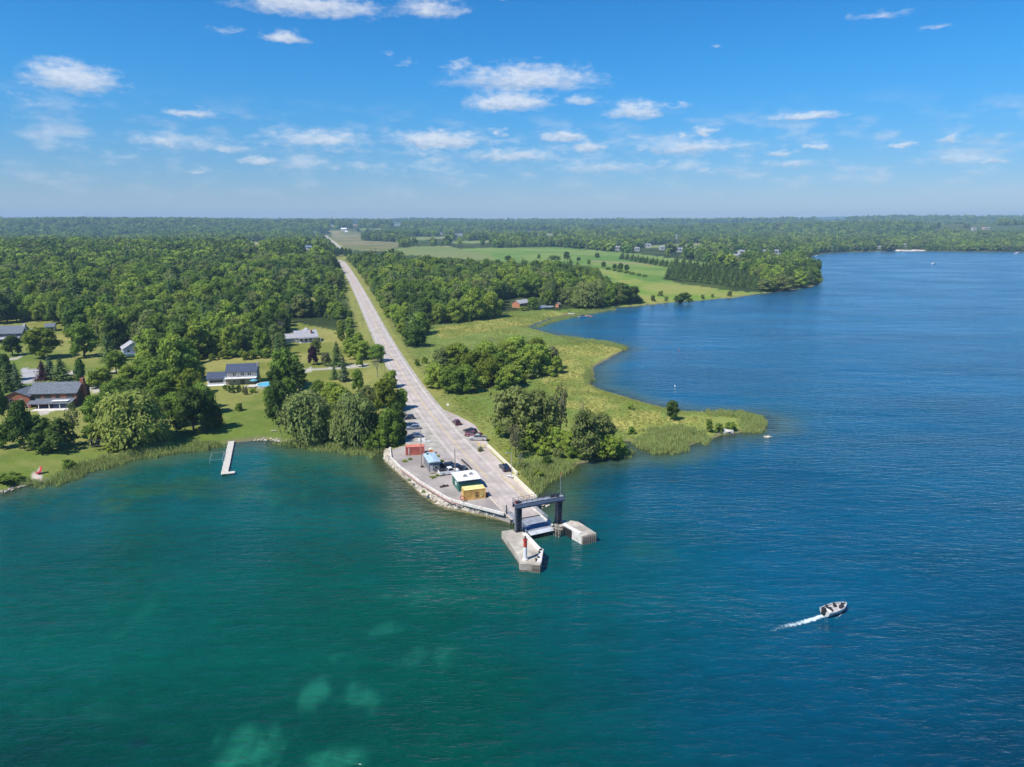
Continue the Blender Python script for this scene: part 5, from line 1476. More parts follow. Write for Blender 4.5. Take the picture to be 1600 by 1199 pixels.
wall_run('barrier_wall', 'low kerb barrier with yellow stripe beside the road end', 'barrier', [(783, 745), (803, 763.5), (823, 782.5)], LZ, .45, .32, M_conc, 2.4, M_yline, .03)
wall_run('crash_barrier', 'dark steel guard rail between the road and the gravel lot', 'guard rail', [(721, 718.5), (733, 729.5), (744, 741)], LZ + .3, .35, .16, M_dark, 3.0)
wall_run('kerb', 'low concrete kerb from the yellow container to the ramp', 'kerb', [(764, 776), (778, 788), (790, 799)], LZ, .22, .22, M_conc, 2.5)
# boulders along the shore: single big ones, the rest as a heap
def rock_mesh(seed):
    V, F = ico(); rg = np.random.default_rng(seed)
    v = V * (1 + rg.uniform(-.28, .28, (len(V), 1))) * np.array([1, .8, .6])
    return mesh_np('rock', v, F.tolist(), M_rock)
ROCKS = [rock_mesh(i) for i in range(5)]
edge = [(601, 704), (602, 719), (621, 737), (641, 754.5), (662, 773.5), (683.5, 787.5), (704, 795), (725.5, 798), (748.5, 803.5), (778.5, 810), (798, 814)]
EP = [at(px, py, 0) for px, py in edge]
rg = np.random.default_rng(4)
V, F = ico(); vs, fs = [], []
cnt = 0
IP = [at(px, py, 1.45) for px, py in [(609.5, 701), (611, 717), (626, 732), (656, 754.5), (680, 769), (700, 781), (725, 789), (755, 796.5), (788, 805), (800, 809)]]
def resample(P, n):
    L = np.concatenate([[0], np.cumsum([(P[i + 1] - P[i]).length for i in range(len(P) - 1)])])
    s = np.linspace(0, L[-1], n)
    return np.stack([np.interp(s, L, [p[k] for p in P]) for k in range(3)], 1), L[-1]
EO, elen = resample(EP, 600); EI, _ = resample(IP, 600)
for k in range(int(elen * 26)):
    j = rg.integers(0, 600); f = rg.uniform(-.22, 1.0)
    q = EO[j] + (EI[j] - EO[j]) * f; q[2] = np.interp(f, [-.22, 0, 1], [-.45, .05, 1.5])
    s = rg.uniform(.20, .55) * (1.3 if rg.random() < .15 else 1)
    vs.append(V * (1 + rg.uniform(-.25, .25, (len(V), 1))) * np.array([1, .85, .6]) * s + q)
    fs.append(F + len(V) * cnt); cnt += 1
tag(link('shore_rocks', mesh_np('shore_rocks', np.concatenate(vs), np.concatenate(fs).tolist(), M_rock)), kind='stuff')
rg = np.random.default_rng(8); vs, fs, cnt = [], [], 0
for line in ([(398, 688.5), (412, 687.5), (430, 689), (442, 692)], [(150, 724), (172, 714), (180, 712)], [(846, 786), (852, 790), (848, 795)], [(0, 771), (30, 762), (45, 757)]):
    P = [at(px, py, 0) for px, py in line]
    for i in range(len(P) - 1):
        for k in range(int((P[i + 1] - P[i]).length * 4)):
            q = P[i].lerp(P[i + 1], rg.random()) + Vector((rg.normal() * .5, rg.normal() * .7 + .3, 0)); s = rg.uniform(.15, .5)
            vs.append(V * (1 + rg.uniform(-.25, .25, (len(V), 1))) * np.array([1, .85, .6]) * s + np.array([q.x, q.y, .15])); fs.append(F + len(V) * cnt); cnt += 1
tag(link('bank_stones', mesh_np('bank_stones', np.concatenate(vs), np.concatenate(fs).tolist(), M_rock)), kind='stuff')
def boulder(px, py, s, m, label, i=0, z=.1):
    o = link('boulder', ROCKS[i].copy()); o.data.materials.clear(); o.data.materials.append(m)
    q = at(px, py, 0); o.location = (q.x, q.y, z); o.scale = s; return tag(o, label, 'rock')
boulder(1133, 677, (2.7, 2.0, 1.6), mat('white_rock', (.52, .49, .44), .9, .12, 1), 'large white boulder at the water edge near the spit tip', 1, .5)
boulder(1119, 678, (1.6, 1.0, .8), M_rock, 'brown flat stone left of the white boulder', 2)
boulder(1200, 683, (1.5, .9, .7), M_rock, 'dark stone alone in the water off the spit tip', 3, .05)

# ------------------------------------------------------------------ containers, sheds
def box_frame(a_px, b_px, z=LZ):
    a, b = at(*a_px, z), at(*b_px, z)
    return a, heading(a, b), math.hypot(b.x - a.x, b.y - a.y)
def container(label, a_px, b_px, W, H, mw, mr, group, ribs=22):
    a, hd, L = box_frame(a_px, b_px)
    o = thing('shipping_container', label, 'container', a, hd, group)
    mb = MB()
    for s, y in ((1, 0.0), (-1, W)):
        prof_, n = [], ribs
        vs = []
        for k in range(n * 4 + 1):
            ph = k % 4; dy = (.0, .045, .045, .0)[ph]
            x = .12 + (L - .24) * k / (n * 4)
            vs += [(x, y + s * (.02 + dy), .18), (x, y + s * (.02 + dy), H - .12)]
        mb.add(vs, [(2 * i, 2 * i + 2, 2 * i + 3, 2 * i + 1) for i in range(n * 4)])
    mb.box(L - .08, L - .03, .1, W - .1, .15, H - .1); mb.box(.06, .10, .1, W - .1, .15, H - .1)
    mb.build('wall_panels', mw, o, fix=False)
    fr = MB()
    for x in (0, L - .14):
        for y in (0, W - .14): fr.box(x, x + .14, y, y + .14, 0, H)
    for y in (0, W - .12):
        fr.box(.14, L - .14, y, y + .12, 0, .17); fr.box(.14, L - .14, y, y + .12, H - .12, H - .003)
    for x in (0, L - .12):
        fr.box(x, x + .12, .14, W - .14, 0, .15); fr.box(x, x + .12, .14, W - .14, H - .11, H - .003)
    fr.build('frame', mw, o, bevel=.012)
    rf = MB(); n = 16; vs = []
    for k in range(n * 2 + 1):
        x = .1 + (L - .2) * k / (n * 2); zz = H + (.0 if k % 2 else -.03)
        vs += [(x, .1, zz), (x, W - .1, zz)]
    rf.add(vs, [(2 * i, 2 * i + 2, 2 * i + 3, 2 * i + 1) for i in range(n * 2)])
    rf.box(.05, L - .05, .05, .16, H - .005, H + .02); rf.box(.05, L - .05, W - .16, W - .05, H - .005, H + .02)
    rf.build('roof', mr, o, fix=False)
    for y0 in (.16, W / 2 + .02):
        mb = MB(); mb.box(-.035, .05, y0, y0 + W / 2 - .18, .17, H - .13); dr = mb.build('door', mw, o, bevel=.01)
        mb = MB()
        for yy in (y0 + .25, y0 + W / 2 - .45): mb.tube((-.07, yy, .2), (-.07, yy, H - .16), .028, .028, 6)
        mb.build('lock_rod', mr, dr)
    return o, L, H
yc, yl, yh = container('yellow shipping container at the road end nearest the blue ferry frame', (725.3, 782.5), (759, 778.5), 2.7, 2.55, M_yellowc, M_yellowr, 'shipping containers on the gravel lot')
mb = MB(); mb.box(yl * .50, yl * .64, -.075, -.068, .75, 1.75); mk = mb.build('stencil_mark', mat('dark_brown_stencil', (.09, .045, .02), .7, .15, 3), yc)
mb = MB()
for k in range(3): mb.box(yl * .515 + k * .27, yl * .515 + k * .27 + .12, -.083, -.077, .95 + .1 * (k % 2), 1.6)
mb.build('stencil_gap', M_yellowc, mk)
mb = MB(); mb.box(yl * .76, yl * .80, -.075, -.068, .6, 1.8); mb.box(yl * .84, yl * .87, -.075, -.068, .6, 1.6); mb.build('faint_stripe', M_yellowr, yc)
rc, rlen, rh = container('red shipping container at the back of the gravel lot under the trees', (634.4, 712), (663.5, 710.6), 2.5, 2.45, M_redc, mat('faded_red_roof', (.66, .22, .14), .55, .12, 1), 'shipping containers on the gravel lot')
mb = MB(); mb.box(rlen * .13, rlen * .19, -.09, -.07, .2, 2.15); mb.build('pale_door_panel', mat('pale_pink_panel', (.72, .52, .45), .6, .08, 2), rc)

# green office with white roof
a, hd, L = box_frame((716.2, 769), (750, 764.5)); W = 6.2
gh = thing('green_office', 'green sided ferry office with a white roof behind the yellow container', 'building', a, hd)
H = 2.75
mb = MB(); mb.prism([(.1, .1), (L - .1, .1), (L - .1, W - .1), (.1, W - .1)], 0, H)
wl = mb.build('wall', M_greenw, gh)
for k in range(14):
    mb = MB(); mb.box(.1 + k * (L - .2) / 14, .14 + k * (L - .2) / 14, .07, .1, .05, H - .02); mb.build('siding_batten', M_greenw, wl)
mb = MB(); mb.side([(-.2, 0), (W + .25, 0), (W + .25, .14), (W * .55, .62), (-.2, .14)], -L - .2, .2)
rf = mb.build('roof', mat('white_metal_roof', (.80, .79, .77), .45, .05, 1.0), gh)
rf.rotation_euler = (0, 0, math.pi / 2); rf.location = (0, 0, H)
for (fx, fy) in ((.40, .28), (.72, .40)):
    mb = MB(); mb.box(-.5, .5, -.35, .35, 0, .42); u = mb.build('roof_unit', M_roofpale, gh, bevel=.03); u.location = (L * fx, W * fy, H + .36)
    mb = MB(); mb.tube((0, 0, .42), (0, 0, .55), .25, .22, 10); mb.build('vent_cap', M_dark, u)
mb = MB(); mb.box(.05, .095, 2.0, 2.9, .9, 1.9); wf = mb.build('window', M_white, gh); mb = MB(); mb.box(.03, .048, 2.08, 2.82, .98, 1.82); mb.build('pane', M_white, wf)
mb = MB(); mb.box(.05, .095, 4.2, 5.1, .02, 2.1); mb.build('door', mat('dark_green_door', (.02, .09, .07), .5, .1, 2), gh)
mb = MB(); mb.box(2.0, L - .1, .045, .095, H - .55, H - .06); mb.build('fascia', mat('dark_blue_green_trim', (.015, .05, .075), .6, .1, 2), gh)
# blue roofed shed
a, hd, L = box_frame((670.6, 739), (688.2, 737)); W = 7.5
sh = thing('grey_shed', 'grey boarded shed with a pale blue metal roof beside the white pickup', 'shed', a, hd); H = 2.75
mb = MB(); mb.box(.1, L - .1, .1, W - .1, 0, H); wl = mb.build('wall', M_greyw, sh)
for k in range(9):
    mb = MB(); mb.box(.1 + k * (L - .2) / 9, .13 + k * (L - .2) / 9, .075, .1, .05, H - .02); mb.build('siding_batten', M_greyw, wl)
mb = MB(); mb.side([(-.15, 0), (L + .15, 0), (L + .15, .1), (L * .5, .42), (-.15, .1)], -.2, W + .2); mb.build('roof', M_blueroof, sh).location = (0, 0, H)
mb = MB(); mb.box(.28, 1.12, .03, .095, .05, 2.1); dr = mb.build('door', mat('pale_grey_door', (.55, .53, .52), .6, .1, 2), sh); mb = MB(); mb.box(.95, 1.02, -.02, .028, 1.0, 1.1); mb.build('handle', M_dark, dr)
mb = MB(); mb.box(1.5, 2.3, .05, .095, 1.0, 1.75); wf = mb.build('window', M_white, sh); mb = MB(); mb.box(1.57, 2.23, .03, .048, 1.07, 1.68); mb.build('pane', M_glass, wf)
mb = MB(); mb.box(-.3, .3, -.3, .3, 0, .25); mb.build('roof_vent', M_dark, sh).location = (L * .3, W * .82, H + .3)
mb = MB(); mb.box(.2, 1.4, -1.0, .02, 0, .28); mb.build('step', M_timber, sh)
# orange bin and white cabinet
a, hd, L = box_frame((670.6, 709.3), (676, 709))
o = thing('orange_bin', 'orange equipment box with cream lid beside the red container', 'box', a, hd)
mb = MB(); mb.box(0, 1.15, 0, 1.1, .1, 1.15); mb.build('body', M_orange, o, bevel=.03); mb = MB(); mb.side([(-.06, 0), (1.2, 0), (1.2, .12), (.6, .34), (-.06, .12)], -.05, 1.15); mb.build('lid', M_cream, o).location = (0, 0, 1.15)
for x in (.1, .9):
    mb = MB(); mb.box(x, x + .15, .1, 1.0, 0, .1); mb.build('skid', M_dark, o)
a, hd, L = box_frame((676.6, 709.4), (680, 709))
o = thing('pale_cabinet', 'pale pinkish cabinet just right of the orange box', 'cabinet', a, hd)
mb = MB(); mb.box(0, .75, 0, .8, .08, 1.0); mb.build('body', mat('pale_pink_panel', (.72, .52, .45)), o, bevel=.03); mb = MB(); mb.box(.06, .69, -.03, 0, .15, .94); mb.build('door', M_cream, o)
a, hd, L = box_frame((663.8, 710.6), (668.5, 710.2))
o = thing('dark_tank', 'small dark tank on the ground between red container and orange box', 'tank', a, hd)
mb = MB(); mb.tube((0, .4, .45), (.95, .4, .45), .4, .4, 12); mb.build('body', M_dark, o)
for x in (.15, .7):
    mb = MB(); mb.box(x, x + .1, .1, .7, 0, .2); mb.build('foot', M_timber, o)
for px, py, lb in ((655.4, 689.5, 'white concrete block left of the utility pole by the parked cars'), (662.2, 689.5, 'white concrete block right of the utility pole by the parked cars')):
    q = at(px, py, LZ); o = thing('concrete_block', lb, 'block', q)
    mb = MB(); mb.side([(-.5, 0), (.5, 0), (.42, .85), (-.42, .85)], -.4, .4); mb.build('body', M_white, o, bevel=.03); mb = MB(); mb.tube((0, 0, .85), (0, 0, .95), .12, .1, 8); mb.build('lifting_eye', M_dark, o)
q = at(668, 690.5, LZ); o = thing('concrete_kerb_stone', 'low white kerb stone lying right of the two white blocks', 'kerb stone', q, .1)
mb = MB(); mb.side([(-.9, 0), (.9, 0), (.85, .3), (-.85, .3)], -.18, .18); mb.build('body', M_white, o, bevel=.03)
# life ring on stand
q = at(722.3, 784.3, LZ); o = thing('life_ring_stand', 'red life ring on a post at the left foot of the yellow container', 'life ring', q)
me = bpy.data.meshes.new('ring'); bm = bmesh.new()
vv = []
for i in range(16):
    A = i * math.pi / 8
    vv.append([bm.verts.new(((.48 + .11 * math.cos(B)) * math.cos(A), .11 * math.sin(B) - .06, 1.05 + (.48 + .11 * math.cos(B)) * math.sin(A))) for B in [k * math.pi / 3 for k in range(6)]])
for i in range(16):
    for k in range(6): bm.faces.new((vv[i][k], vv[(i + 1) % 16][k], vv[(i + 1) % 16][(k + 1) % 6], vv[i][(k + 1) % 6]))
bmesh.ops.recalc_face_normals(bm, faces=bm.faces); bm.to_mesh(me); bm.free(); link('ring', me, M_red, o)
mb = MB(); mb.box(-.05, .05, .06, .16, 0, 1.65); mb.build('post', M_white, o)
q = at(761, 776, LZ); o = thing('oil_drum', 'dark red drum standing at the right end of the yellow container', 'drum', q)
mb = MB(); mb.tube((0, 0, 0), (0, 0, .9), .32, .32, 14); mb.build('body', mat('dark_red_drum', (.10, .02, .03), .5, .1, 2), o)
for z in (.28, .6):
    mb = MB(); mb.tube((0, 0, z), (0, 0, z + .05), .345, .345, 14); mb.build('hoop', M_dark, o)
a, hd, L = box_frame((688.5, 762.8), (701.5, 760))
o = thing('steel_skid', 'low dark rusty steel skid lying on the open gravel', 'skid', a, hd)
for y in (0, .5):
    mb = MB(); mb.box(0, L, y, y + .16, .02, .3); mb.build('runner', M_brown, o)
for k in range(3):
    mb = MB(); mb.box(.3 + k * (L - .8) / 2, .5 + k * (L - .8) / 2, .165, .495, .06, .26); mb.build('cross_bar', M_brown, o)
mb = MB(); mb.box(L * .38, L * .5, .1, .5, .31, .6); mb.build('winch_block', M_dark, o)
a, hd, L = box_frame((656.5, 731), (664.5, 731.5))
o = thing('hose_reel', 'dark heap of coiled hose by the left corner of the grey shed', 'hose reel', a, hd)
mb = MB(); mb.tube((.2, .3, .35), (.9, .3, .35), .22, .22, 10); mb.build('coil', M_black, o)
for x in (.12, .9):
    mb = MB(); mb.tube((x, .3, .35), (x + .07, .3, .35), .36, .36, 12); mb.build('flange', M_timber, o)

# poles
def pole(label, px, py, ztop_px, r=.14, arm=True, z=None, name='utility_pole', group='utility poles', lamp=False, m=None):
    q = at(px, py, LZ) if z is None else gnd(px, py)
    d0 = q - Vector((0, 0, CZ)); ax = d0.y * math.cos(PITCH) - d0.z * math.sin(PITCH)
    h = (py - ztop_px) * ax / FP / math.cos(math.asin(-d0.z / d0.length))
    o = thing(name, label, 'pole', q, 0.5, group)
    mb = MB(); mb.tube((0, 0, -.3), (0, 0, h), r, r * .7, 8); mb.build('shaft', m or M_timber, o)
    if arm:
        mb = MB(); mb.box(-1.0, 1.0, -.07, .07, h - .7, h - .55); ar = mb.build('crossarm', M_timber, o)
        for x in (-.9, 0, .9):
            mb = MB(); mb.tube((x, 0, h - .55), (x, 0, h - .35), .06, .05, 6); mb.build('insulator', M_rail, ar)
    if lamp:
        mb = MB(); mb.bar((0, 0, h - .1), (-1.3, 0, h + .15), .07); ar = mb.build('lamp_arm', M_rail, o); mb = MB(); mb.box(-1.7, -1.2, -.14, .14, h + .08, h + .22); mb.build('lamp_head', M_rail, ar)
    return o
pole('tall thin wooden pole standing in front of the red container', 658.5, 726, 669, .12, False)
pole('dark utility pole standing beside the white pickup', 711.3, 742, 702, .15, False)
pole('short dark post at the road end by the ferry ramp', 791.6, 804, 789.5, .16, False, name='gate_post', group=None, m=M_dark)
pole('tall grey lamp post at the end of the parking apron', 799.5, 749, 708, .09, False, name='lamp_post', group=None, lamp=True, m=M_rail)
for px, py, tp, lb in ((601.5, 583, 563, 'roadside utility pole above the rounded lime-tinted tree'), (580.5, 549, 519, 'roadside utility pole by the pale roadside tree'), (567, 513, 496, 'third roadside utility pole up the hill'), (556, 484, 470, 'fourth roadside utility pole up the hill'), (668, 470, 452, 'utility pole among the trees right of the road')):
    pole(lb, px, py, tp, .13, True, z='g')
q = gnd(579, 361); d0 = q - Vector((0, 0, CZ)); h = 22 * d0.length / FP
o = thing('radio_mast', 'thin lattice radio mast far away on the horizon', 'mast', q)
for i, A in enumerate((0, 2.09, 4.19)):
    mb = MB(); mb.bar((math.cos(A) * 1.6, math.sin(A) * 1.6, 0), (math.cos(A) * .5, math.sin(A) * .5, h), .35); mb.build('leg', M_rail, o)
br = MB()
for k in range(16):
    f0, f1 = k / 16, (k + 1) / 16
    A, B = (0, 2.09, 4.19)[k % 3], (0, 2.09, 4.19)[(k + 1) % 3]
    r0, r1 = 1.6 - 1.1 * f0, 1.6 - 1.1 * f1
    br.bar((math.cos(A) * r0, math.sin(A) * r0, h * f0), (math.cos(B) * r1, math.sin(B) * r1, h * f1), .2)
br.build('bracing', M_rail, o)
def road_sign(label, px, py, hpx, shape, m, z=None):
    q = at(px, py, LZ) if z is None else gnd(px, py)
    d0 = q - Vector((0, 0, CZ)); h = hpx * d0.length / FP
    o = thing('road_sign', label, 'sign', q, -.35)
    mb = MB(); mb.bar((0, 0, 0), (0, 0, h), .07); mb.build('post', M_rail, o)
    mb = MB()
    if shape == 'diamond': mb.side([(0, h - .55), (.5, h - .05), (0, h + .45), (-.5, h - .05)], -.06, -.03)
    elif shape == 'board': mb.box(-.45, .45, -.07, -.04, h - .6, h)
    else: mb.tube((0, -.03, h), (0, -.07, h), .42, .42, 14)
    mb.build('panel', m, o)
    return o
M_ysign = mat('yellow_sign_face', (.66, .52, .16), .6, .08, 2)
road_sign('yellow diamond road sign beside the silver pickup', 748.5, 702.5, 8, 'diamond', M_ysign)
road_sign('smaller yellow sign right of the yellow diamond by the apron', 755, 700.5, 6, 'board', M_ysign)
road_sign('white roadside sign at the verge above the dark red car', 700, 644, 12, 'disc', M_white, 'g')
road_sign('small white roadside sign at the edge of the marsh thicket', 669, 605, 8, 'disc', M_white, 'g')
T('shrub', 'brown', 750, 705, 12, 7, 'scrubby weeds at the foot of the yellow road sign', z=LZ)
for i, (px, py, w) in enumerate(((633, 722, 12), (641, 719, 9), (676, 747, 14), (686, 744, 12), (697, 741, 7), (690, 722, 12), (683, 714, 10), (693, 730, 9), (662, 770, 10), (640, 752, 9))):
    T('shrub', 'mid' if i % 2 else 'light', px, py, w, 3.5, 'low weeds growing through the gravel of the lot', 'weed clumps on the gravel lot', name='weed_clump', z=LZ - .1)

# ------------------------------------------------------------------ cars
def car_parts(o, L, W, H, kind, pm, cabm=None):
    gc = .24; b = H * .56
    if kind == 'sedan': side = [(-L / 2, gc + .15), (-L / 2, b * .92), (-L * .36, b), (L * .20, b * .98), (L * .46, b * .82), (L / 2, b * .62), (L / 2, gc)]; cab = [(-L * .40, b), (-L * .24, H), (L * .04, H), (L * .22, b * .98)]
    elif kind == 'suv': side = [(-L / 2, gc + .1), (-L / 2, b), (L * .22, b), (L * .47, b * .86), (L / 2, b * .66), (L / 2, gc)]; cab = [(-L * .485, b), (-L * .43, H * .985), (L * .05, H), (L * .24, b)]
    else: side = [(-L / 2, gc + .15), (-L / 2, b), (L * .24, b), (L * .48, b * .92), (L / 2, b * .70), (L / 2, gc)]; cab = [(-L * .10, b), (-L * .07, H * .98), (L * .13, H), (L * .26, b)]
    side = [(-L / 2, gc)] + side
    mb = MB(); mb.side(side, -W / 2, W / 2); body = mb.build('body', pm, o, bevel=.06)
    n = len(cab); ins = W / 2 - .06; top = W / 2 - .22
    yy = [ins, top, top, ins]
    vs = [(cab[i][0], -yy[i], cab[i][1]) for i in range(4)] + [(cab[i][0], yy[i], cab[i][1]) for i in range(4)]
    mb = MB(); mb.add(vs, [(0, 1, 2, 3), (7, 6, 5, 4), (0, 4, 5, 1), (1, 5, 6, 2), (2, 6, 7, 3), (3, 7, 4, 0)])
    mb.build('cabin', cabm or pm, o, bevel=.03)
    def pane(name, q, out):
        c = sum((Vector(v) for v in q), Vector()) / 4
        q = [c + (Vector(v) - c) * .86 + Vector(out) * .014 for v in q]
        q2 = [v - Vector(out) * .03 for v in q]
        mb = MB(); mb.add(q + q2, [(0, 1, 2, 3), (7, 6, 5, 4), (0, 4, 5, 1), (1, 5, 6, 2), (2, 6, 7, 3), (3, 7, 4, 0)]); return mb.build(name, M_glass, o)
    P = [Vector(v) for v in vs]
    pane('windscreen', [P[3], P[7], P[6], P[2]], (.6, 0, .6)); pane('rear_window', [P[0], P[1], P[5], P[4]], (-.8, 0, .4))
    pane('side_window', [P[0], P[3], P[2], P[1]], (0, -.95, .3)); pane('side_window', [P[4], P[5], P[6], P[7]], (0, .95, .3))
    r = .36 if kind != 'sedan' else .33
    for sx in (-.31, .31):
        for sy in (-1, 1):
            mb = MB(); mb.tube((sx * L, sy * (W / 2 - .22), r), (sx * L, sy * (W / 2 + .02), r), r, r, 14); w = mb.build('wheel', M_tire, o)
            mb = MB(); mb.tube((sx * L, sy * (W / 2 + .02), r), (sx * L, sy * (W / 2 + .035), r), r * .6, r * .55, 10); mb.build('rim', M_rim, w)
    for sy in (-1, 1):
        mb = MB(); mb.box(L / 2 - .1, L / 2 + .02, sy * (W / 2 - .28) - .2, sy * (W / 2 - .28) + .2, b * .56, b * .74); mb.build('headlight', M_lamp, o)
        mb = MB(); mb.box(-L / 2 - .02, -L / 2 + .08, sy * (W / 2 - .18) - .12, sy * (W / 2 - .18) + .12, b * .66, b * .88); mb.build('tail_light', M_tail, o)
    mb = MB(); mb.box(L / 2 - .05, L / 2 + .06, -W / 2 + .1, W / 2 - .1, gc + .02, gc + .18); mb.build('bumper', M_dark, o)
    if kind == 'pickup':
        mb = MB(); mb.box(-L * .485, -L * .125, -W / 2 + .12, W / 2 - .12, b - .01, b + .012); mb.build('bed_floor', M_dark, o)
        mb = MB()
        for s in (-1, 1): mb.box(-L * .495, -L * .11, s * (W / 2 - .06) - .05, s * (W / 2 - .06) + .05, b - .02, b + .14)
        mb.box(-L * .5, -L * .485, -W / 2 + .02, W / 2 - .02, b - .02, b + .14); mb.build('bed_wall', pm, o)
    return o
def car(label, name, cat, mid, toward, dims, kind, pm, group='cars parked at the ferry dock', cabm=None):
    q, t2 = at(*mid, LZ), at(*toward, LZ)
    o = thing(name, label, cat, q, heading(q, t2), group)
    return car_parts(o, *dims, kind, pm, cabm)
P_blue = paint('silver_blue_paint', (.13, .17, .27)); P_navy = paint('navy_paint', (.018, .024, .055)); P_black = paint('black_paint', (.012, .013, .018))
P_maroon = paint('maroon_paint', (.16, .022, .04)); P_dkred = paint('dark_red_paint', (.10, .015, .03)); P_silver = paint('silver_paint', (.42, .41, .40)); P_whitec = paint('white_car_paint', (.78, .77, .76)); P_grey = paint('grey_blue_paint', (.22, .25, .33))
car('grey-blue hatchback half in tree shade, upper of the two on the left', 'parked_car', 'car', (645.5, 670.5), (640, 670.8), (4.4, 1.8, 1.5), 'suv', P_grey)
car('silver-blue sedan, lower of the two parked under the left trees', 'parked_car', 'car', (649, 683), (643, 683.4), (4.5, 1.8, 1.45), 'sedan', P_blue)
car('shaded car mostly hidden by the trees above the grey-blue hatchback', 'parked_car', 'car', (637, 655), (632, 655.5), (4.4, 1.8, 1.5), 'suv', P_navy)
car('dark red car standing alone on the apron above the others', 'parked_car', 'car', (713.5, 662.5), (709, 658), (4.5, 1.85, 1.55), 'suv', P_dkred)
car('black rounded car topmost of the three parked side by side', 'parked_car', 'car', (735, 676.5), (730, 675), (4.8, 1.9, 1.65), 'suv', P_black)
car('maroon pickup in the middle of the three parked side by side', 'pickup_truck', 'pickup', (740, 682), (734, 681.4), (5.4, 1.95, 1.8), 'pickup', P_maroon)
car('silver pickup lowest of the three parked side by side', 'pickup_truck', 'pickup', (747, 687.5), (741, 687.3), (5.5, 1.95, 1.8), 'pickup', P_silver)
car('navy car parked against the cream wall right of the road', 'parked_car', 'car', (788.2, 733.5), (784.5, 729.5), (4.6, 1.85, 1.6), 'suv', P_navy)
wp = car('white pickup with a dark bed beside the blue-roofed shed', 'pickup_truck', 'pickup', (701.5, 740.5), (712, 739), (5.6, 1.95, 1.85), 'pickup', P_whitec)
mb = MB(); mb.box(-2.6, -.75, -.8, .8, 1.06, 1.32); mb.box(-2.2, -1.4, -.6, .4, 1.321, 1.6); mb.build('bed_load', M_dark, wp)
car('black van behind the white pickup, left of its pair', 'parked_car', 'car', (706, 731.5), (712, 730.6), (4.6, 1.85, 1.7), 'suv', P_black)
car('black car behind the white pickup near the guard rail', 'parked_car', 'car', (717, 734.5), (723, 733.7), (4.5, 1.85, 1.6), 'suv', P_navy)
a, hd, L = box_frame((689, 733.5), (697, 732.5))
o = thing('utility_trailer', 'dark flat utility trailer between grey shed and black van', 'trailer', a, hd)
mb = MB(); mb.box(0, 2.6, 0, 1.6, .45, .6); mb.build('bed', M_dark, o); mb = MB()
for y in (0, 1.55): mb.box(0, 2.6, y, y + .05, .605, 1.0)
mb.build('side_board', M_dark, o); mb = MB(); mb.bar((2.6, .8, .5), (3.8, .8, .45), .09); mb.build('tow_bar', M_dark, o)
for y in (-.1, 1.7):
    mb = MB(); mb.tube((1.2, y - .1, .32), (1.2, y + .1, .32), .32, .32, 12); mb.build('wheel', M_tire, o)
a, hd, L = box_frame((722, 737), (727.5, 735.5))
o = thing('small_motorbike', 'small dark motorbike like machine beside the guard rail', 'motorbike', a, hd)
for x in (.25, 1.45):
    mb = MB(); mb.tube((x, -.08, .33), (x, .08, .33), .33, .33, 12); mb.build('wheel', M_tire, o)
mb = MB(); mb.bar((.3, 0, .55), (1.3, 0, .7), .3, .3); mb.build('body', P_grey, o, bevel=.05); mb = MB(); mb.bar((.2, 0, .85), (.85, 0, .88), .3, .12); mb.build('seat', M_black, o, bevel=.03)
mb = MB(); mb.bar((1.25, -.35, 1.05), (1.25, .35, 1.05), .05); mb.bar((1.25, 0, 1.05), (1.4, 0, .4), .06); mb.build('handlebar', M_rail, o)
q = at(696, 726, LZ); o = thing('fuel_can', 'red jerry can on the ground behind the utility trailer', 'can', q)
mb = MB(); mb.box(-.35, .35, -.2, .2, 0, .6); mb.build('body', M_red, o, bevel=.05); mb = MB(); mb.bar((-.2, 0, .66), (.2, 0, .66), .06); mb.build('handle', M_dark, o)
P_ = thing('concrete_bench', 'pale concrete bench by the grey lamp post', 'bench', at(797.5, 746.5, LZ), -.7)
mb = MB(); mb.box(-.9, .9, -.25, .25, .38, .5); mb.build('seat', M_white, P_)
for x in (-.7, .6):
    mb = MB(); mb.box(x, x + .15, -.2, .2, 0, .38); mb.build('leg', M_conc, P_)

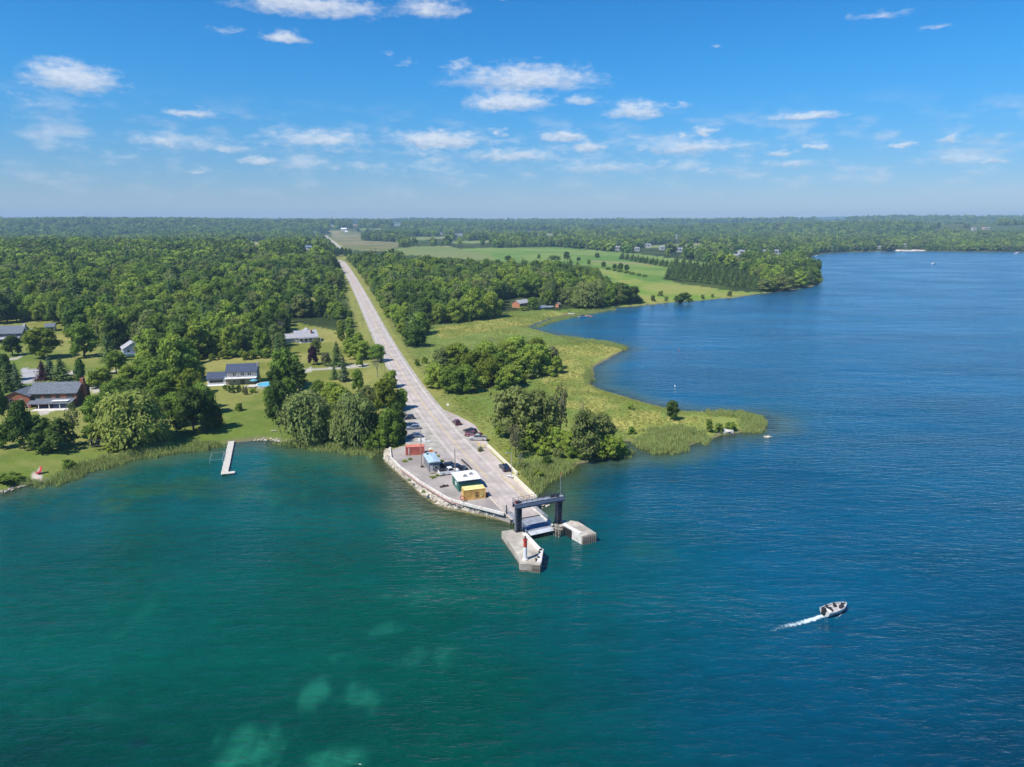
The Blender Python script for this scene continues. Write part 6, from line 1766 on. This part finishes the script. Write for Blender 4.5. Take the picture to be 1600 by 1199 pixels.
# ------------------------------------------------------------------ houses
def windows(o, L, W, spec, wm=None):
    """spec: (face, u, z, w, h)"""
    for f, u, z, w, h in spec:
        fr, pn = MB(), MB()
        if f == 'front': fr.box(u, u + w, -.05, .0, z, z + h); pn.box(u + .1, u + w - .1, -.065, -.052, z + .1, z + h - .1)
        elif f == 'right': fr.box(L, L + .05, u, u + w, z, z + h); pn.box(L + .052, L + .065, u + .1, u + w - .1, z + .1, z + h - .1)
        else: fr.box(-.05, 0, u, u + w, z, z + h); pn.box(-.065, -.052, u + .1, u + w - .1, z + .1, z + h - .1)
        k = fr.build('window', wm or M_white, o); pn.build('pane', M_glass, k)
def gable(o, L, W, H, rise, mw, mr, over=.45, x0=0, y0=0, ridge='x', name='roof'):
    """walls with gable ends and a thick two sided roof"""
    mb = MB()
    if ridge == 'x':
        mb.side([(0, 0), (W, 0), (W, H), (W / 2, H + rise), (0, H)], 0, L)
        v = [(p[1], p[0], p[2]) for p in mb.v]; mb.v = v
    else: mb.side([(0, 0), (L, 0), (L, H), (L / 2, H + rise), (0, H)], 0, W)
    wl = mb.build('wall', mw, o); wl.location = (x0, y0, 0)
    rf = MB(); S = W if ridge == 'x' else L
    k = rise / (S / 2); e = over
    prof_ = [(-e, H - e * k + .02), (S / 2, H + rise + .02), (S + e, H - e * k + .02), (S + e, H - e * k + .22), (S / 2, H + rise + .24), (-e, H - e * k + .22)]
    rf.side(prof_, -e, (L if ridge == 'x' else W) + e)
    if ridge == 'x': rf.v = [(p[1], p[0], p[2]) for p in rf.v]
    r = rf.build(name, mr, o); r.location = (x0, y0, 0)
    return wl, r
def house(name, label, a_px, b_px, z='g', group=None, cat='house', L=None):
    a, b = gnd(*a_px), gnd(*b_px)
    zz = max(a.z, b.z)
    o = thing(name, label, cat, (a.x, a.y, min(a.z, b.z) - .05), heading(a, b), group)
    return o, math.hypot(b.x - a.x, b.y - a.y)
# brick house
o, L = house('brick_house', 'long two-storey red brick house with slate grey roof on the left', (48, 636), (122, 634)); W = 9.5
gable(o, L, W, 5.0, 2.9, M_brick, M_roofgrey)
windows(o, L, W, [('front', L * f, 3.1, 2.2, 1.4) for f in (.10, .32)] + [('front', L * .55, 3.1, 1.6, 1.3), ('front', L * .78, 2.9, 2.4, 1.6)] + [('right', 2.0, .9, 1.4, 1.6), ('right', 5.5, .9, 1.2, 1.6), ('right', 3.6, 3.4, 1.6, 1.5)], M_dark)
mb = MB(); mb.box(L + .01, L + .14, -.1, W + .1, 0, 5.0); mb.build('board_gable', M_brown, o)
mb = MB(); mb.box(L * .985, L + .9, W * .42, W * .6, 0, 9.3); mb.build('chimney', M_brick, o)
w2, r2 = gable(o, 8.5, 8.0, 4.4, 1.8, M_brick, M_roofgrey, x0=-7.6, y0=-1.5, ridge='y', name='wing_roof')
for u, w in ((1.6, 1.1), (5.2, .9)):
    mb = MB(); mb.box(-7.6 + u, -7.6 + u + w, -1.58, -1.5, 2.0, 3.5); k = mb.build('window', M_white, o); mb = MB(); mb.box(-7.5 + u, -7.7 + u + w, -1.60, -1.582, 2.1, 3.4); mb.build('pane', M_glass, k)
mb = MB(); mb.side([(0, 0), (-4.2, -1.0), (-4.2, -.85), (0, .16)], 1.0, L * .98); mb.v = [(p[1], p[0], p[2]) for p in mb.v]; mb.build('porch_roof', M_roofgrey, o).location = (0, 0, 2.9)
for k in range(5):
    mb = MB(); mb.box(1.2 + k * (L - 2) / 4, 1.4 + k * (L - 2) / 4, -4.0, -3.8, 0, 1.95); mb.build('porch_post', M_white, o)
mb = MB(); mb.box(L * .55, L * .9, -3.4, -1.4, 2.62, 2.78); mb.build('white_awning', M_white, o).rotation_euler = (R(0), 0, 0)
mb = MB(); mb.box(L * .2, L * .95, -6.5, -.01, -.3, .12); mb.build('terrace', M_conc_lt, o)
mb = MB(); mb.box(L * .6, L * .95, -3.6, -3.5, .13, 1.7); mb.build('porch_screen', M_roofblue, o)
# blue roofed house
o, L = house('white_house', 'two-storey house with dark blue roof and white balcony by the pool', (354, 602), (401, 600)); W = 8.5
mb = MB(); mb.box(0, L, 0, W, 0, 2.7); mb.build('stone_wall', M_stone, o)
mb = MB(); mb.box(.3, L, 2.2, W, 2.71, 5.1); mb.build('wall', mat('pale_pinkish_siding', (.60, .54, .50), .8, .08, 2), o)
mb = MB(); mb.side([(1.2, 0), (W * .62, 2.7), (W + .5, -.1), (W + .5, .1), (W * .62, 2.95), (1.2, .22)], -.4, L + .4); mb.v = [(p[1], p[0], p[2]) for p in mb.v]; mb.build('roof', M_roofblue, o).location = (0, 0, 5.0)
mb = MB(); mb.side([(2.2, 0), (W * .62, 2.5), (W, 0)], .3, L); mb.v = [(p[1], p[0], p[2]) for p in mb.v]; mb.build('gable_wall', mat('pale_pinkish_siding', (.6, .54, .5)), o).location = (0, 0, 5.101)
mb = MB(); mb.box(-.5, L + .1, -1.3, 2.19, 2.72, 2.9); bal = mb.build('balcony', M_white, o)
rl = MB()
for k in range(14): rl.box(-.4 + k * (L + .3) / 13.2, -.32 + k * (L + .3) / 13.2, -1.25, -1.17, 2.9, 3.9)
rl.bar((-.4, -1.2, 3.9), (L, -1.2, 3.9), .09); rl.build('railing', M_white, bal)
for k in range(5):
    mb = MB(); mb.box(.3 + k * (L - .5) / 4, .5 + k * (L - .5) / 4, 2.0, 2.19, 2.91, 5.0); mb.build('post', M_white, o)
for u, w in ((2.4, 1.3), (5.4, 1.5), (8.2, 1.4), (10.6, 1.3)):
    if u + w > L: continue
    mb = MB(); mb.box(u, u + w, 2.12, 2.198, 3.1, 4.7); k = mb.build('window', M_white, o); mb = MB(); mb.box(u + .1, u + w - .1, 2.09, 2.117, 3.2, 4.6); mb.build('pane', M_glass, k)
windows(o, L, W, [('front', L * .22, .9, 1.0, 1.3), ('front', L * .76, .9, 1.2, 1.3)])
mb = MB(); mb.box(L * .47, L * .61, -.06, 0, .02, 2.2); k = mb.build('door', M_dark, o); mb = MB(); mb.box(L * .49, L * .59, -.08, -.062, .3, 2.0); mb.build('pane', M_glass, k)
mb = MB(); mb.box(L - .2, L + .75, W * .45, W * .6, 0, 8.6); mb.build('chimney', M_stone, o)
w2, r2 = gable(o, 7.0, 6.0, 2.7, 2.0, M_white, M_roofblue, x0=-7.6, y0=1.6, name='garage_roof')
mb = MB(); mb.box(-7.2, -1.2, 1.52, 1.595, .3, 2.3); k = mb.build('garage_window', M_rail, o); mb = MB(); mb.box(-6.8, -1.6, 1.49, 1.517, .9, 2.0); mb.build('pane', M_glass, k)
mb = MB(); mb.box(-8.4, -.3, -1.2, 1.45, -.2, .25); mb.build('deck', M_white, o)
# pool
q = gnd(418, 604); o = thing('swimming_pool', 'round above-ground pool with blue water beside the blue-roofed house', 'pool', q, .1)
mb = MB(); mb.tube((0, 0, -.2), (0, 0, .95), 4.3, 4.3, 28); mb.build('wall', M_rail, o)
mb = MB(); mb.tube((0, 0, .96), (0, 0, .985), 4.05, 4.05, 28); mb.build('water', M_pool, o)
me = bpy.data.meshes.new('rim'); vs = [(math.cos(i * .2244) * r, math.sin(i * .2244) * r, 1.02) for r in (4.0, 4.5) for i in range(28)]
me.from_pydata(vs, [], [(i, (i + 1) % 28, 28 + (i + 1) % 28, 28 + i) for i in range(28)]); link('rim', me, M_white, o)
mb = MB(); mb.box(-7.5, -4.2, -2.4, 1.5, .3, .55); dk = mb.build('deck', M_deckw, o)
mb = MB()
for k in range(3): mb.box(-8.6 - k * .35 + .0, -8.25 - k * .35, -1.2, .4, .0, .45 - k * .14)
mb.build('step', M_white, o)
q = gnd(397, 602); o = thing('patio_umbrella', 'turquoise patio parasol on the pool terrace', 'parasol', q)
mb = MB(); mb.tube((0, 0, 0), (0, 0, 2.3), .04, .04, 6); mb.build('pole', M_white, o); mb = MB(); mb.tube((0, 0, 2.0), (0, 0, 2.6), 1.6, .05, 8); mb.build('canopy', mat('turquoise_canvas', (.09, .33, .42), .8, .1, 1), o)
# grey roofed house up the slope
o, L = house('grey_roofed_house', 'pale house with light grey roof and long porch near the road', (463, 536), (497, 534)); W = 11
gable(o, L, W, 3.0, 3.0, mat('pale_grey_siding', (.5, .5, .5), .8, .1, 2), M_roofpale)
w2, r2 = gable(o, 6.5, 8.0, 2.7, 1.9, mat('pale_grey_siding', (.5, .5, .5)), M_roofpale, x0=-6.4, y0=1.5, name='wing_roof')
gable(o, 5.5, 6, 4.5, 2.0, mat('pale_grey_siding', (.5, .5, .5)), M_roofpale, x0=5.0, y0=W * .6, ridge='y', name='dormer_roof')
for k in range(6):
    mb = MB(); mb.box(1.5 + k * 2.3, 1.7 + k * 2.3, -1.9, -1.7, 0, 2.6); mb.build('porch_post', M_white, o)
mb = MB(); mb.box(1.0, L, -2.0, -.01, 2.62, 2.75); mb.build('porch_roof', M_roofpale, o); mb = MB(); mb.box(1.0, L, -2.0, -.01, -.3, .2); mb.build('porch_floor', M_white, o)
windows(o, L, W, [('front', 2 + k * 2.6, .7, 1.7, 1.6) for k in range(5) if 3.7 + k * 2.6 < L])
mb = MB(); mb.box(L * .72, L * .79, W * .2, W * .3, 3.5, 6.6); mb.build('chimney', M_brick, o)
# long grey-roofed house top left
o, L = house('long_house', 'long dark house with grey roof and white porch at the left edge', (-34, 537), (36, 535)); W = 10
gable(o, L, W, 5.2, 3.4, mat('slate_blue_siding', (.10, .115, .15), .8, .12, 2), M_roofgrey)
mb = MB(); mb.side([(0, 0), (-3.0, -.7), (-3.0, -.55), (0, .16)], 3.0, L * .96); mb.v = [(p[1], p[0], p[2]) for p in mb.v]; mb.build('porch_roof', M_roofpale, o).location = (0, 0, 3.0)
for k in range(7):
    mb = MB(); mb.box(3.2 + k * (L - 6) / 6, 3.45 + k * (L - 6) / 6, -2.85, -2.6, 0, 2.3); mb.build('porch_post', M_white, o)
windows(o, L, W, [('front', 4 + k * 4.4, 3.5, 1.4, 1.3) for k in range(6)] + [('front', 5 + k * 4.4, .8, 1.6, 1.5) for k in range(5)])
mb = MB(); mb.box(L - .9, L + .3, W * .42, W * .58, 4, 9.6); mb.build('chimney', M_conc_lt, o)
o, L = house('annex', 'small turquoise and white annex right of the long dark house', (40, 527), (60, 526))
gable(o, L, 6.5, 2.7, 1.5, M_white, mat('turquoise_roof', (.16, .38, .44), .6, .1, 1))
windows(o, L, 6.5, [('front', 1.2, .8, 1.2, 1.3), ('front', 4.2, .8, 1.2, 1.3)])
mb = MB(); mb.box(2.7, 3.7, -.06, 0, .02, 2.1); mb.build('door', M_roofblue, o)
o, L = house('blue_garage', 'low grey-blue garage behind the lime-green maple', (72, 519), (86, 518))
gable(o, L, 7, 3.0, 1.6, M_rail, M_roofgrey); windows(o, L, 7, [('front', 1.0, .3, 3.0, 2.2)])
o, L = house('pale_blue_house', 'pale blue-white house half hidden by a grey-green tree', (194, 559), (226, 556))
gable(o, L, 9, 4.2, 2.8, mat('pale_blue_siding', (.42, .50, .60), .8, .08, 2), M_roofpale, ridge='y')
windows(o, L, 9, [('front', 1.5, 2.4, 1.4, 1.3), ('front', 4.5, 2.4, 1.4, 1.3)])
mb = MB(); mb.box(-1.0, L * .8, -2.5, -.01, .8, 1.0); dk = mb.build('deck', M_white, o); mb = MB(); mb.box(-1.0, L * .8, -2.5, -2.42, 1.0, 1.8); mb.build('railing', mat('turquoise_roof', (.16, .38, .44)), dk)
# house by the bay, its trailers and dock
o, L = house('orange_house', 'orange-red house with pale roof among trees across the bay', (812, 482), (828, 480)); W = 8
gable(o, L, W, 3.8, 2.2, mat('orange_siding', (.46, .20, .11), .8, .1, 2), M_roofpale)
windows(o, L, W, [('front', 2, 1.2, 1.6, 1.4), ('front', 5.5, 1.2, 1.6, 1.4)])
T('broad', 'mid', 833, 484, 20, 20, 'green tree at the right end of the orange house')
T('shrub', 'light', 818, 486, 16, 8, 'pale bush in front of the orange house')
a, b = gnd(843, 483.5), gnd(866, 482)
o = thing('boat_trailer', 'white covered boat on a trailer beside the orange house', 'boat trailer', a, heading(a, b)); L = math.hypot(b.x - a.x, b.y - a.y)
mb = MB(); mb.side([(0, .6), (L * .85, .6), (L, 1.5), (L * .6, 1.9), (0, 1.8)], 0, 2.4); mb.build('hull', M_white, o, bevel=.1); mb = MB(); mb.side([(.2, 1.82), (L * .6, 1.92), (L * .5, 2.6), (1, 2.3)], .2, 2.2); mb.build('cover', M_rail, o)
mb = MB(); mb.box(-.5, L + 1, .3, .5, .3, .45); mb.box(-.5, L + 1, 1.9, 2.1, .3, .45); mb.build('frame', M_dark, o)
for x in (L * .35, L * .5):
    for y in (-.1, 2.5):
        mb = MB(); mb.tube((x, y - .12, .35), (x, y + .12, .35), .35, .35, 10); mb.build('wheel', M_tire, o)
a, b = gnd(873, 481), gnd(879, 480)
o = thing('orange_shed', 'small orange shed right of the covered boat', 'shed', a, heading(a, b))
gable(o, 3.2, 3.2, 2.6, 1.3, mat('orange_siding', (.52, .19, .09)), M_timber); mb = MB(); mb.box(1, 2, -.06, 0, .02, 2.1); mb.build('door', M_brown, o)
def dock(label, a, b, w, m, mp, z=.55, group='boat docks'):
    A, B = at(*a, z), at(*b, z); L = math.hypot(B.x - A.x, B.y - A.y)
    o = thing('boat_dock', label, 'dock', (A.x, A.y, 0), heading(A, B), group)
    n = int(L / .55)
    mb = MB()
    for k in range(n): mb.box(k * L / n, k * L / n + L / n - .045, -w / 2, w / 2, z - .05 + .008 * (k % 2), z + .012 * ((k * 7) % 3))
    tag(mb.build('deck_boards', m, o), kind='stuff')
    mb = MB(); mb.box(0, L, -w / 2 + .05, -w / 2 + .2, z - .28, z - .055); mb.box(0, L, w / 2 - .2, w / 2 - .05, z - .28, z - .055); mb.build('stringer', mp, o)
    for k in range(int(L / 4) + 1):
        for s in (-1, 1):
            mb = MB(); mb.tube((.3 + k * 4, s * (w / 2 + .06), -3), (.3 + k * 4, s * (w / 2 + .06), z + .25), .07, .07, 6); mb.build('post', mp, o)
    return o, L
o, L = dock('long pale boarded dock reaching from the left lawn into the bay', (361.5, 689.5), (350.5, 741), 1.75, M_deckw, M_rail)
mb = MB(); mb.box(L - 1.6, L, .9, 2.6, .47, .57); mb.build('end_platform', M_deckw, o)
lf = MB()
for x in (L * .40, L * .62):
    for y in (-1.2, -4.6): lf.tube((x, y, -2), (x, y, 1.2), .045, .045, 6)
    lf.bar((x, -1.2, 1.12), (x, -4.6, 1.12), .06)
for y in (-1.2, -4.6): lf.bar((L * .40, y, 1.18), (L * .62, y, 1.18), .06)
tag(lf.build('boat_lift', M_rail), 'thin empty metal boat lift frame left of the long pale dock', 'boat lift')
bl = bpy.data.objects['boat_lift']; bl.location = o.location; bl.rotation_euler = o.rotation_euler
o2, L2 = dock('reddish wooden dock at the marsh mouth across the bay', (880, 489.5), (926, 494.5), 3.0, mat('reddish_boards', (.48, .19, .12), .8, .15, 1), M_timber)
M_hullw = paint('white_hull', (.75, .75, .74))
def hull(o, L, W, D, mh, md, name='hull'):
    ns, npt = 9, 7; rows = []
    for i in range(ns):
        f = i / (ns - 1); x = -L / 2 + L * f
        w = W / 2 * (1 - max(0, (f - .45) / .55) ** 2.2 * .97) * (.94 + .06 * min(1, f * 4)); kz = -.28 + .55 * max(0, (f - .6) / .4) ** 2; sz = D + .22 * f * f
        rows.append([(x, -w, sz), (x, -w * .93, D * .45), (x, -w * .7, .02 + kz * .4), (x, 0, kz), (x, w * .7, .02 + kz * .4), (x, w * .93, D * .45), (x, w, sz)])
    vs = [v for r in rows for v in r]; fs = [(i * npt + j, i * npt + j + 1, (i + 1) * npt + j + 1, (i + 1) * npt + j) for i in range(ns - 1) for j in range(npt - 1)]
    mb = MB(); mb.add(vs, fs + [tuple(range(npt))[::-1]]); mb.build(name, mh, o, smooth=False)
    inn = [[(r[0][0], r[0][1] * .9, r[0][2] - .22), (r[0][0], r[6][1] * .9, r[6][2] - .22)] for r in rows[:-1]]
    mb = MB(); mb.add([v for r in inn for v in r], [(2 * i, 2 * i + 1, 2 * i + 3, 2 * i + 2) for i in range(len(inn) - 1)]); mb.build('deck', md, o)
    gw = MB()
    for i in range(ns - 1):
        for j in (0, 6): gw.bar(Vector(rows[i][j]) + Vector((0, 0, .02)), Vector(rows[i + 1][j]) + Vector((0, 0, .02)), .12, .07)
    gw.build('gunwale', mh, o)
q = at(911, 497, 0); o = thing('motor_boat', 'white motor boat with dark cover moored at the reddish dock', 'boat', (q.x, q.y, .3), .25)
hull(o, 7.2, 2.5, .9, M_hullw, M_dark); mb = MB(); mb.side([(-2.2, .8), (1.4, .85), (.6, 1.9), (-1.6, 1.9)], -.95, .95); mb.build('canopy', M_roofblue, o, bevel=.1)
mb = MB(); mb.box(-3.9, -3.6, -.2, .2, -.1, 1.3); mb.build('outboard_motor', M_dark, o)
q = at(893, 492, 0); o = thing('motor_boat', 'small white boat lying at the shore end of the reddish dock', 'boat', (q.x, q.y, .25), 2.8)
hull(o, 5.2, 2.0, .7, M_hullw, M_rail); mb = MB(); mb.box(-.9, -.5, -.8, .8, .3, .6); mb.build('seat', M_white, o); mb = MB(); mb.box(-2.9, -2.6, -.18, .18, -.1, 1.0); mb.build('outboard_motor', M_dark, o)
# ------------------------------------------------------------------ the passing boat and its foam
bq, bn = at(1304.5, 957, 0), at(1327, 949.5, 0)
BH = heading(bq, bn)
o = thing('fishing_boat', 'grey open fishing boat speeding to the right with white foam behind', 'boat', (bq.x, bq.y, .28), BH)
bt = (bn - bq).length * 1.48
hull(o, bt, 2.2, .72, mat('aluminium_hull', (.56, .55, .54), .5, .1, 1), mat('boat_carpet', (.46, .44, .42), .8, .12, 2))
mb = MB(); mb.box(-bt / 2 - .55, -bt / 2 + .1, -.3, .3, .1, 1.35); k = mb.build('outboard_motor', M_black, o, bevel=.08)
mb = MB(); mb.box(-bt / 2 - .4, -bt / 2 - .15, -.1, .1, -.6, .08); mb.build('motor_leg', M_dark, k)
for x, y in ((-.28, -.4), (-.28, .45), (.05, .35)):
    mb = MB(); mb.box(bt * x - .25, bt * x + .25, y - .25, y + .25, .55, .95); s = mb.build('seat', M_dark, o, bevel=.06); mb = MB(); mb.box(bt * x - .28, bt * x - .18, y - .25, y + .25, .955, 1.4); mb.build('seat_back', M_dark, s)
mb = MB(); mb.box(bt * .10, bt * .10 + .5, -.85, -.2, .55, 1.2); cs = mb.build('console', M_dark, o, bevel=.05); mb = MB(); mb.box(bt * .10 + .42, bt * .10 + .47, -.82, -.23, 1.205, 1.6); mb.build('windscreen', M_glass, cs)
mb = MB(); mb.box(bt * .40, bt * .40 + .7, .1, .3, .78, .95); mb.build('bow_motor', M_black, o, bevel=.03)
mb = MB(); mb.box(bt * .18, bt * .42, -.45, .45, .56, .74); mb.build('casting_deck', mat('boat_carpet_light', (.46, .43, .42), .8, .1, 2), o)
mb = MB(); mb.box(-bt * .42, -bt * .32, -.8, .8, .55, .8); mb.build('rear_bench', M_white, o, bevel=.04)
M_foam = bpy.data.materials.new('water_foam'); M_foam.use_nodes = True
t = NT(M_foam.node_tree)
for nd in list(t.n): t.n.remove(nd)
_g = t.new('ShaderNodeNewGeometry').outputs['Position']
_f = t.new('ShaderNodeAttribute', attribute_name='fade').outputs['Fac']
_n = t.math('ADD', t.math('MULTIPLY', t.noise(_g, 2.6, 5, .7), .75), t.math('MULTIPLY', t.noise(_g, .8, 3), .35))
_a = t.ramp(t.math('ADD', _n, t.math('SUBTRACT', t.math('MULTIPLY', _f, .95), .62)), .36, .72)
_d = t.new('ShaderNodeBsdfDiffuse', ins={'Color': (.62, .74, .78, 1)})
_t = t.new('ShaderNodeBsdfTransparent')
t.new('ShaderNodeOutputMaterial', ins={0: t.new('ShaderNodeMixShader', ins={0: _a, 1: _t.outputs[0], 2: _d.outputs[0]}).outputs[0]})
rg = np.random.default_rng(21)
back = Vector((-math.cos(BH), -math.sin(BH), 0)); sidev = Vector((-back.y, back.x, 0))
vs, fs, fade = [], [], []
NS, NC = 90, 17
def foam_strip(s0, s1, centre, width, strength, hump):
    b = len(vs)
    for i in range(NS):
        f = i / (NS - 1); s_ = s0 + (s1 - s0) * f
        for j in range(NC):
            c = j / (NC - 1) * 2 - 1
            q = bq + back * s_ + sidev * (centre(f) + c * width(f))
            vs.append((q.x, q.y, .03 + hump * (1 - f) ** 2 * (1 - c * c) * (.4 + .8 * rg.random()))); fade.append(max(0, (1 - c * c)) * strength(f))
    for i in range(NS - 1):
        for j in range(NC - 1): fs.append((b + i * NC + j, b + i * NC + j + 1, b + (i + 1) * NC + j + 1, b + (i + 1) * NC + j))
foam_strip(bt * .40, bt * .40 + 18, lambda f: .35 * math.sin(f * 9) * f - 1.3 * f * f, lambda f: .70 + .80 * f ** .7, lambda f: .88 * (1 - f) ** .6, .22)
for sd in (-1, 1):
    foam_strip(-bt * .18, bt * .9, lambda f, sd=sd: sd * (.95 + 1.25 * f), lambda f: .10 + .38 * f, lambda f: .75 * (1 - f) ** .8 * min(1, f * 8), .16)
me = mesh_np('wake_foam', vs, fs, M_foam, True)
a_ = me.attributes.new('fade', 'FLOAT', 'POINT'); a_.data.foreach_set('value', np.array(fade, np.float32))
tag(link('wake_foam', me), kind='stuff')
# far boats, buoys
def far_boat(px, py, L, label, rz):
    q = at(px, py, 0); o = thing('motor_boat', label, 'boat', (q.x, q.y, .3), rz); hull(o, L, L * .3, L * .13, M_hullw, M_rail)
    mb = MB(); mb.side([(-L * .2, L * .12), (L * .12, L * .12), (L * .03, L * .26), (-L * .15, L * .26)], -L * .1, L * .1); mb.build('cabin', M_white, o)
far_boat(1459, 413, 9, 'tiny white boat far out on the blue lake', .4); far_boat(1589, 397, 13, 'white boat at the far right shore', .1); far_boat(1243, 411, 8, 'white boat beached below the far houses', .8); far_boat(1276, 401, 8, 'small boat off the far beach left of the big bay', .2)
for px, py, m, lb in ((1054.5, 604, M_white, 'white buoy floating off the marsh spit'), (1060.5, 547, M_red, 'small reddish buoy in the inner bay')):
    q = at(px, py, 0); o = thing('buoy', lb, 'buoy', (q.x, q.y, 0)); mb = MB(); mb.tube((0, 0, -.3), (0, 0, .55), .26, .22, 10); mb.build('float', m, o); mb = MB(); mb.tube((0, 0, .55), (0, 0, .8), .05, .04, 6); mb.build('staff', M_rail, o)
# red chair, dark bench on the left shore
q = gnd(60.5, 741); o = thing('lawn_chair', 'red wooden lawn chair on the little path at the left shore', 'chair', q, -.6)
mb = MB(); mb.box(-.6, .6, -.5, .4, .40, .48); mb.build('seat', M_red, o)
mb = MB(); mb.side([(0, .45), (.10, .45), (.62, 1.85), (.52, 1.85)], -.55, .55); k = mb.build('backrest', M_red, o); k.rotation_euler = (0, 0, R(90)); k.location = (0, .35, 0)
for x in (-.55, .45):
    for y in (-.45, .3):
        mb = MB(); mb.box(x, x + .1, y, y + .1, 0, .395); mb.build('leg', M_red, o)
for x in (-.75, .58):
    mb = MB(); mb.box(x, x + .17, -.55, .45, .68, .73); mb.build('arm', M_red, o)
q = gnd(148, 699); o = thing('garden_bench', 'dark covered garden swing bench left of the weeping willow', 'bench', q, .15)
mb = MB(); mb.box(-1.3, 1.3, -.5, .3, .5, .62); mb.build('seat', M_dark, o); mb = MB(); mb.box(-1.3, 1.3, .3, .4, .63, 1.3); mb.build('backrest', M_dark, o); mb = MB(); mb.side([(-1.6, 2.0), (1.6, 2.0), (1.5, 2.15), (-1.5, 2.15)], -.7, .6); mb.build('canopy', M_dark, o)
for x in (-1.5, 1.4):
    mb = MB(); mb.bar((x, -.6, 0), (x, 0, 2.0), .08); mb.bar((x, .6, 0), (x, 0, 2.0), .08); mb.build('side_frame', M_dark, o)
q = gnd(428, 675); o = thing('white_bench', 'small pale bench at the lower right of the mowed lawn', 'bench', q, .2)
mb = MB(); mb.box(-.8, .8, -.25, .25, .4, .47); mb.build('seat', M_deckw, o)
for x in (-.7, .6):
    mb = MB(); mb.box(x, x + .1, -.2, .2, 0, .4); mb.build('leg', M_deckw, o)
# far farms and village
def far_house(px, py, wpx, h, label, mw=M_farw, mr=M_farr, rise=2.5, rz=.15, name='far_house', cat='house', group='distant houses'):
    q = gnd(px, py); L = wpx * q.length / FP
    o = thing(name, label, cat, (q.x - L / 2, q.y, q.z - .4), rz, group)
    gable(o, L, max(6, L * .6), h, rise, mw, mr)
    for k in range(2):
        mb = MB(); mb.box(L * (.2 + .4 * k), L * (.36 + .4 * k), -.08, -.01, h * .45, h * .8); mb.build('window', M_glass, o)
for a_ in FAR_HOUSES:
    far_house(*a_)
